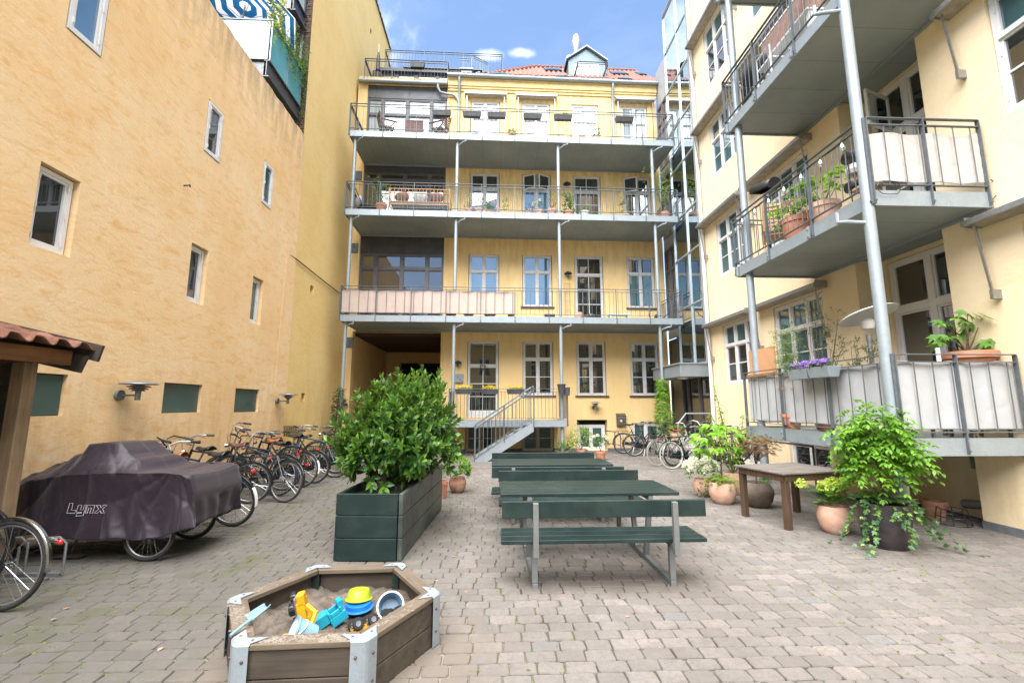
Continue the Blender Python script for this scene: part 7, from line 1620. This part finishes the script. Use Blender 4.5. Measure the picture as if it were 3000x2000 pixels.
# upper right balcony
t = thing('grill', 'covered black grill on the upper right balcony', 'grill', T(5.12,7.75,7.42)); m = MB(); m.ball((0,0,.72),.34,12,(.7,1.15,.62)); m.build('cover', M_cushk, t, True)
for y in (-.25,.25): m = MB(); m.tube([(0,y,0),(0,y,.6)], .02, 6); m.build('leg', M_black, t)
t = thing('cabinet', 'brown wooden cabinet behind the rail of the upper right balcony', 'cabinet', T(5.3,6.95,7.42)); m = MB(); m.b2(-.15,-.6,.72,.15,.62,1.12); m.build('body', simple('brown_laminate', (.26,.15,.11), .5), t, bevel=.006); m = MB(); m.b2(-.16,-.63,1.12,.16,.65,1.15); m.b2(-.16,-.63,.69,.16,.65,.72); m.build('frame', M_white, t)
for y in (-.58,.58): m = MB(); m.b2(-.12,y-.03,0,.12,y+.03,.69); m.build('leg', M_white, t)
t = thing('garden_chair', 'white garden chair between grill and cabinet on the upper right balcony', 'chair', T(5.1,7.2,7.42)); m = MB(); m.tube([(-.18,-.2,0),(-.18,-.2,.62),(-.18,.2,.62),(-.18,.2,0)], .016, 8); m.tube([(.18,-.2,0),(.18,-.2,.62),(.18,.2,.62),(.18,.2,0)], .016, 8); m.build('frame', M_white, t, True); m = MB(); m.b2(-.18,-.2,.38,.18,.2,.41); m.build('seat', M_white, t)
t = thing('trailing_plant', 'dry trailing plant over the upper right balcony rail', 'plant', T(4.88,6.2,8.45)); pot(t, M_terra_d, .09, .15, 'bowl', (0.12,0,-.1)); fol(t, L_olive, lambda m: [spray(m, (rnd(-.03,.1), rnd(-.45,.45), rnd(-.06,.12)), rdir(-1,.6), 6, .05, .02, 'oval', .08) for i in range(40)])
t = thing('folding_chair', 'grey folded chair at the far end of the upper right balcony', 'chair', T(5.1,8.25,7.42)); m = MB(); m.bar((0,-.1,0),(.05,.05,.8), .04, .03); m.bar((.3,-.1,0),(.35,.05,.8), .04, .03); m.build('leg', M_anth, t); m = MB(); m.b2(0,-.05,.2,.35,.0,.7); m.build('seat', M_anth, t)
# ------------------------------------------------------------------ top left: parasol and vines on the glass balcony
def stripes():
    m, nt, b = newmat('blue_white_striped_canvas'); t_ = nt.nodes.new('ShaderNodeTexCoord'); s_ = nt.nodes.new('ShaderNodeSeparateXYZ'); nt.links.new(t_.outputs['Object'], s_.inputs[0])
    f_ = math_(nt, 'FRACT', math_(nt, 'MULTIPLY', s_.outputs['Z'], 12.0)); c = ramp(nt, f_, [(.49, (.72,.74,.78)), (.51, (.01,.10,.24))]); nt.links.new(c, b.inputs['Base Color']); b.inputs['Roughness'].default_value = .8; tl = nt.nodes.new('ShaderNodeBsdfTranslucent'); nt.links.new(c, tl.inputs[0]); ms = nt.nodes.new('ShaderNodeMixShader'); nt.links.new(b.outputs[0], ms.inputs[1]); nt.links.new(tl.outputs[0], ms.inputs[2]); nt.links.new(ms.outputs[0], nt.nodes['Material Output'].inputs['Surface']); return m
t = thing('parasol', 'blue and white striped parasol open on the glass balcony at top left', 'parasol', LW @ T(10.5,1.25,11.12) @ RY(8)); m = MB()
k = 8; V = [(0,0,.95)]; 
for j in range(1,7):
    for i in range(k): rr = 1.35*j/6; V.append((rr*math.cos(i*math.pi/4), rr*math.sin(i*math.pi/4), .95-.42*(j/6)**1.15))
F = [(0,1+i,1+(i+1)%k) for i in range(k)] + [(1+(j-1)*k+i, 1+j*k+i, 1+j*k+(i+1)%k, 1+(j-1)*k+(i+1)%k) for j in range(1,6) for i in range(k)]
m.add(V, F); m.build('canopy', stripes(), t); m = MB(); m.tube([(0,0,-1.1),(0,0,.95)], .022, 8); [m.tube([(0,0,.45),(.8*math.cos(i*math.pi/4),.8*math.sin(i*math.pi/4),.68)], .008, 4) for i in range(8)]; m.build('pole', M_alu, t)
t = thing('hanging_vine', 'yellow-green vines trailing over the glass balcony at top left', 'climber', LW @ T(10.8,.12,11.0), None); random.seed(19)
fol(t, L_yel, lambda m: [leaf(m, (rnd(-.85,-.5)+rnd(-.05,.25), rnd(-.12,.25), rnd(-.15,.9)), rdir(-1,.3), rdir(), rnd(.06,.10), .04, 'oval') for i in range(420)])
fol(t, L_lime, lambda m: [leaf(m, (rnd(-.8,.9), rnd(-.06,1.2) if random.random() < .3 else rnd(-.08,.06), rnd(-.1,.12)), rdir(-1,.3), rdir(), rnd(.05,.08), .035, 'oval') for i in range(260)])
fol(t, L_mid, lambda m: [leaf(m, (rnd(-.1,.95)+.0, rnd(-.14,.1), .55-1.1*q+rnd(-.3,.45)*(1-q*.4)), rdir(-1,.1), rdir(), rnd(.08,.13), .022, 'oval') for i in range(560) for q in (rnd(0,1),)])
fol(t, L_mid, lambda m: [leaf(m, (.86+rnd(-.05,.05), rnd(-.12,.0), rnd(-1.5,.5)), rdir(-1,.2), rdir(), rnd(.06,.1), .02, 'oval') for i in range(200)])
fol(t, L_lime, lambda m: [leaf(m, Vector(s_)+Vector((rnd(-.04,.04), -.03, -rnd(0,l_))), rdir(-1,.0), rdir(), .06, .02, 'oval') for s_, l_ in (((-.78,0,.0),.7),((-.4,0,.1),.55),((.1,0,0),.6),((.35,0,0),.8)) for i in range(44)])
# ------------------------------------------------------------------ shed with pantiles at the left edge
sd_ = thing('bicycle_shed', 'open timber shed with mossy pantile roof at the left edge', 'shed', I4)
m = MB(); m.box((-4.70,4.62,1.0),(.13,.13,2.04)); m.build('post', M_post, sd_, bevel=.008)
m = MB(); m.b2(-4.40,2.0,2.0,-4.33,4.70,2.15); m.build('eave_beam', M_beam, sd_, bevel=.006)
m = MB(); m.b2(-5.35,4.55,2.02,-4.41,4.63,2.12); m.build('cross_beam', M_beam, sd_)
def sroof(u, v):
    y = 1.4+3.40*u; ph = (y/.22) % 1.0; w_ = .032*math.sin(2*math.pi*ph)+(.03*(1-ph/.2) if ph < .2 else 0); x = -4.20-1.2*v; z = 2.20+.30*v+w_-.022*((v*3.6) % 1.0); return (x, y, z)
m = MB(); m.grid(sroof, 170, 22); m.build('roof_tiles', M_tile_old, sd_, True, solid=.014)
m = MB(); m.add([(-4.17,4.80,2.05),(-5.4,4.80,2.36),(-5.4,4.80,2.52),(-4.13,4.80,2.22),(-4.17,4.83,2.05),(-5.4,4.83,2.36),(-5.4,4.83,2.52),(-4.13,4.83,2.22)], [(0,3,2,1),(4,5,6,7),(0,1,5,4),(3,7,6,2),(0,4,7,3)])
m.add([(-4.28,4.74,1.93),(-5.4,4.74,2.18),(-5.4,4.74,2.36),(-4.22,4.74,2.10),(-4.28,4.77,1.93),(-5.4,4.77,2.18),(-5.4,4.77,2.36),(-4.22,4.77,2.10)], [(0,3,2,1),(4,5,6,7),(0,1,5,4),(3,7,6,2),(0,4,7,3)]); m.build('bargeboard', M_tarry, sd_)
m = MB()
for i in range(5): m.b2(-5.36+i*.095,4.70,0,-5.36+i*.095+.088,4.72,2.2)
m.build('board_wall', M_tarry, sd_)
m = MB(); m.b2(-5.38,1.4,0,-5.35,4.68,2.35); m.build('back_wall', M_tarry, sd_)
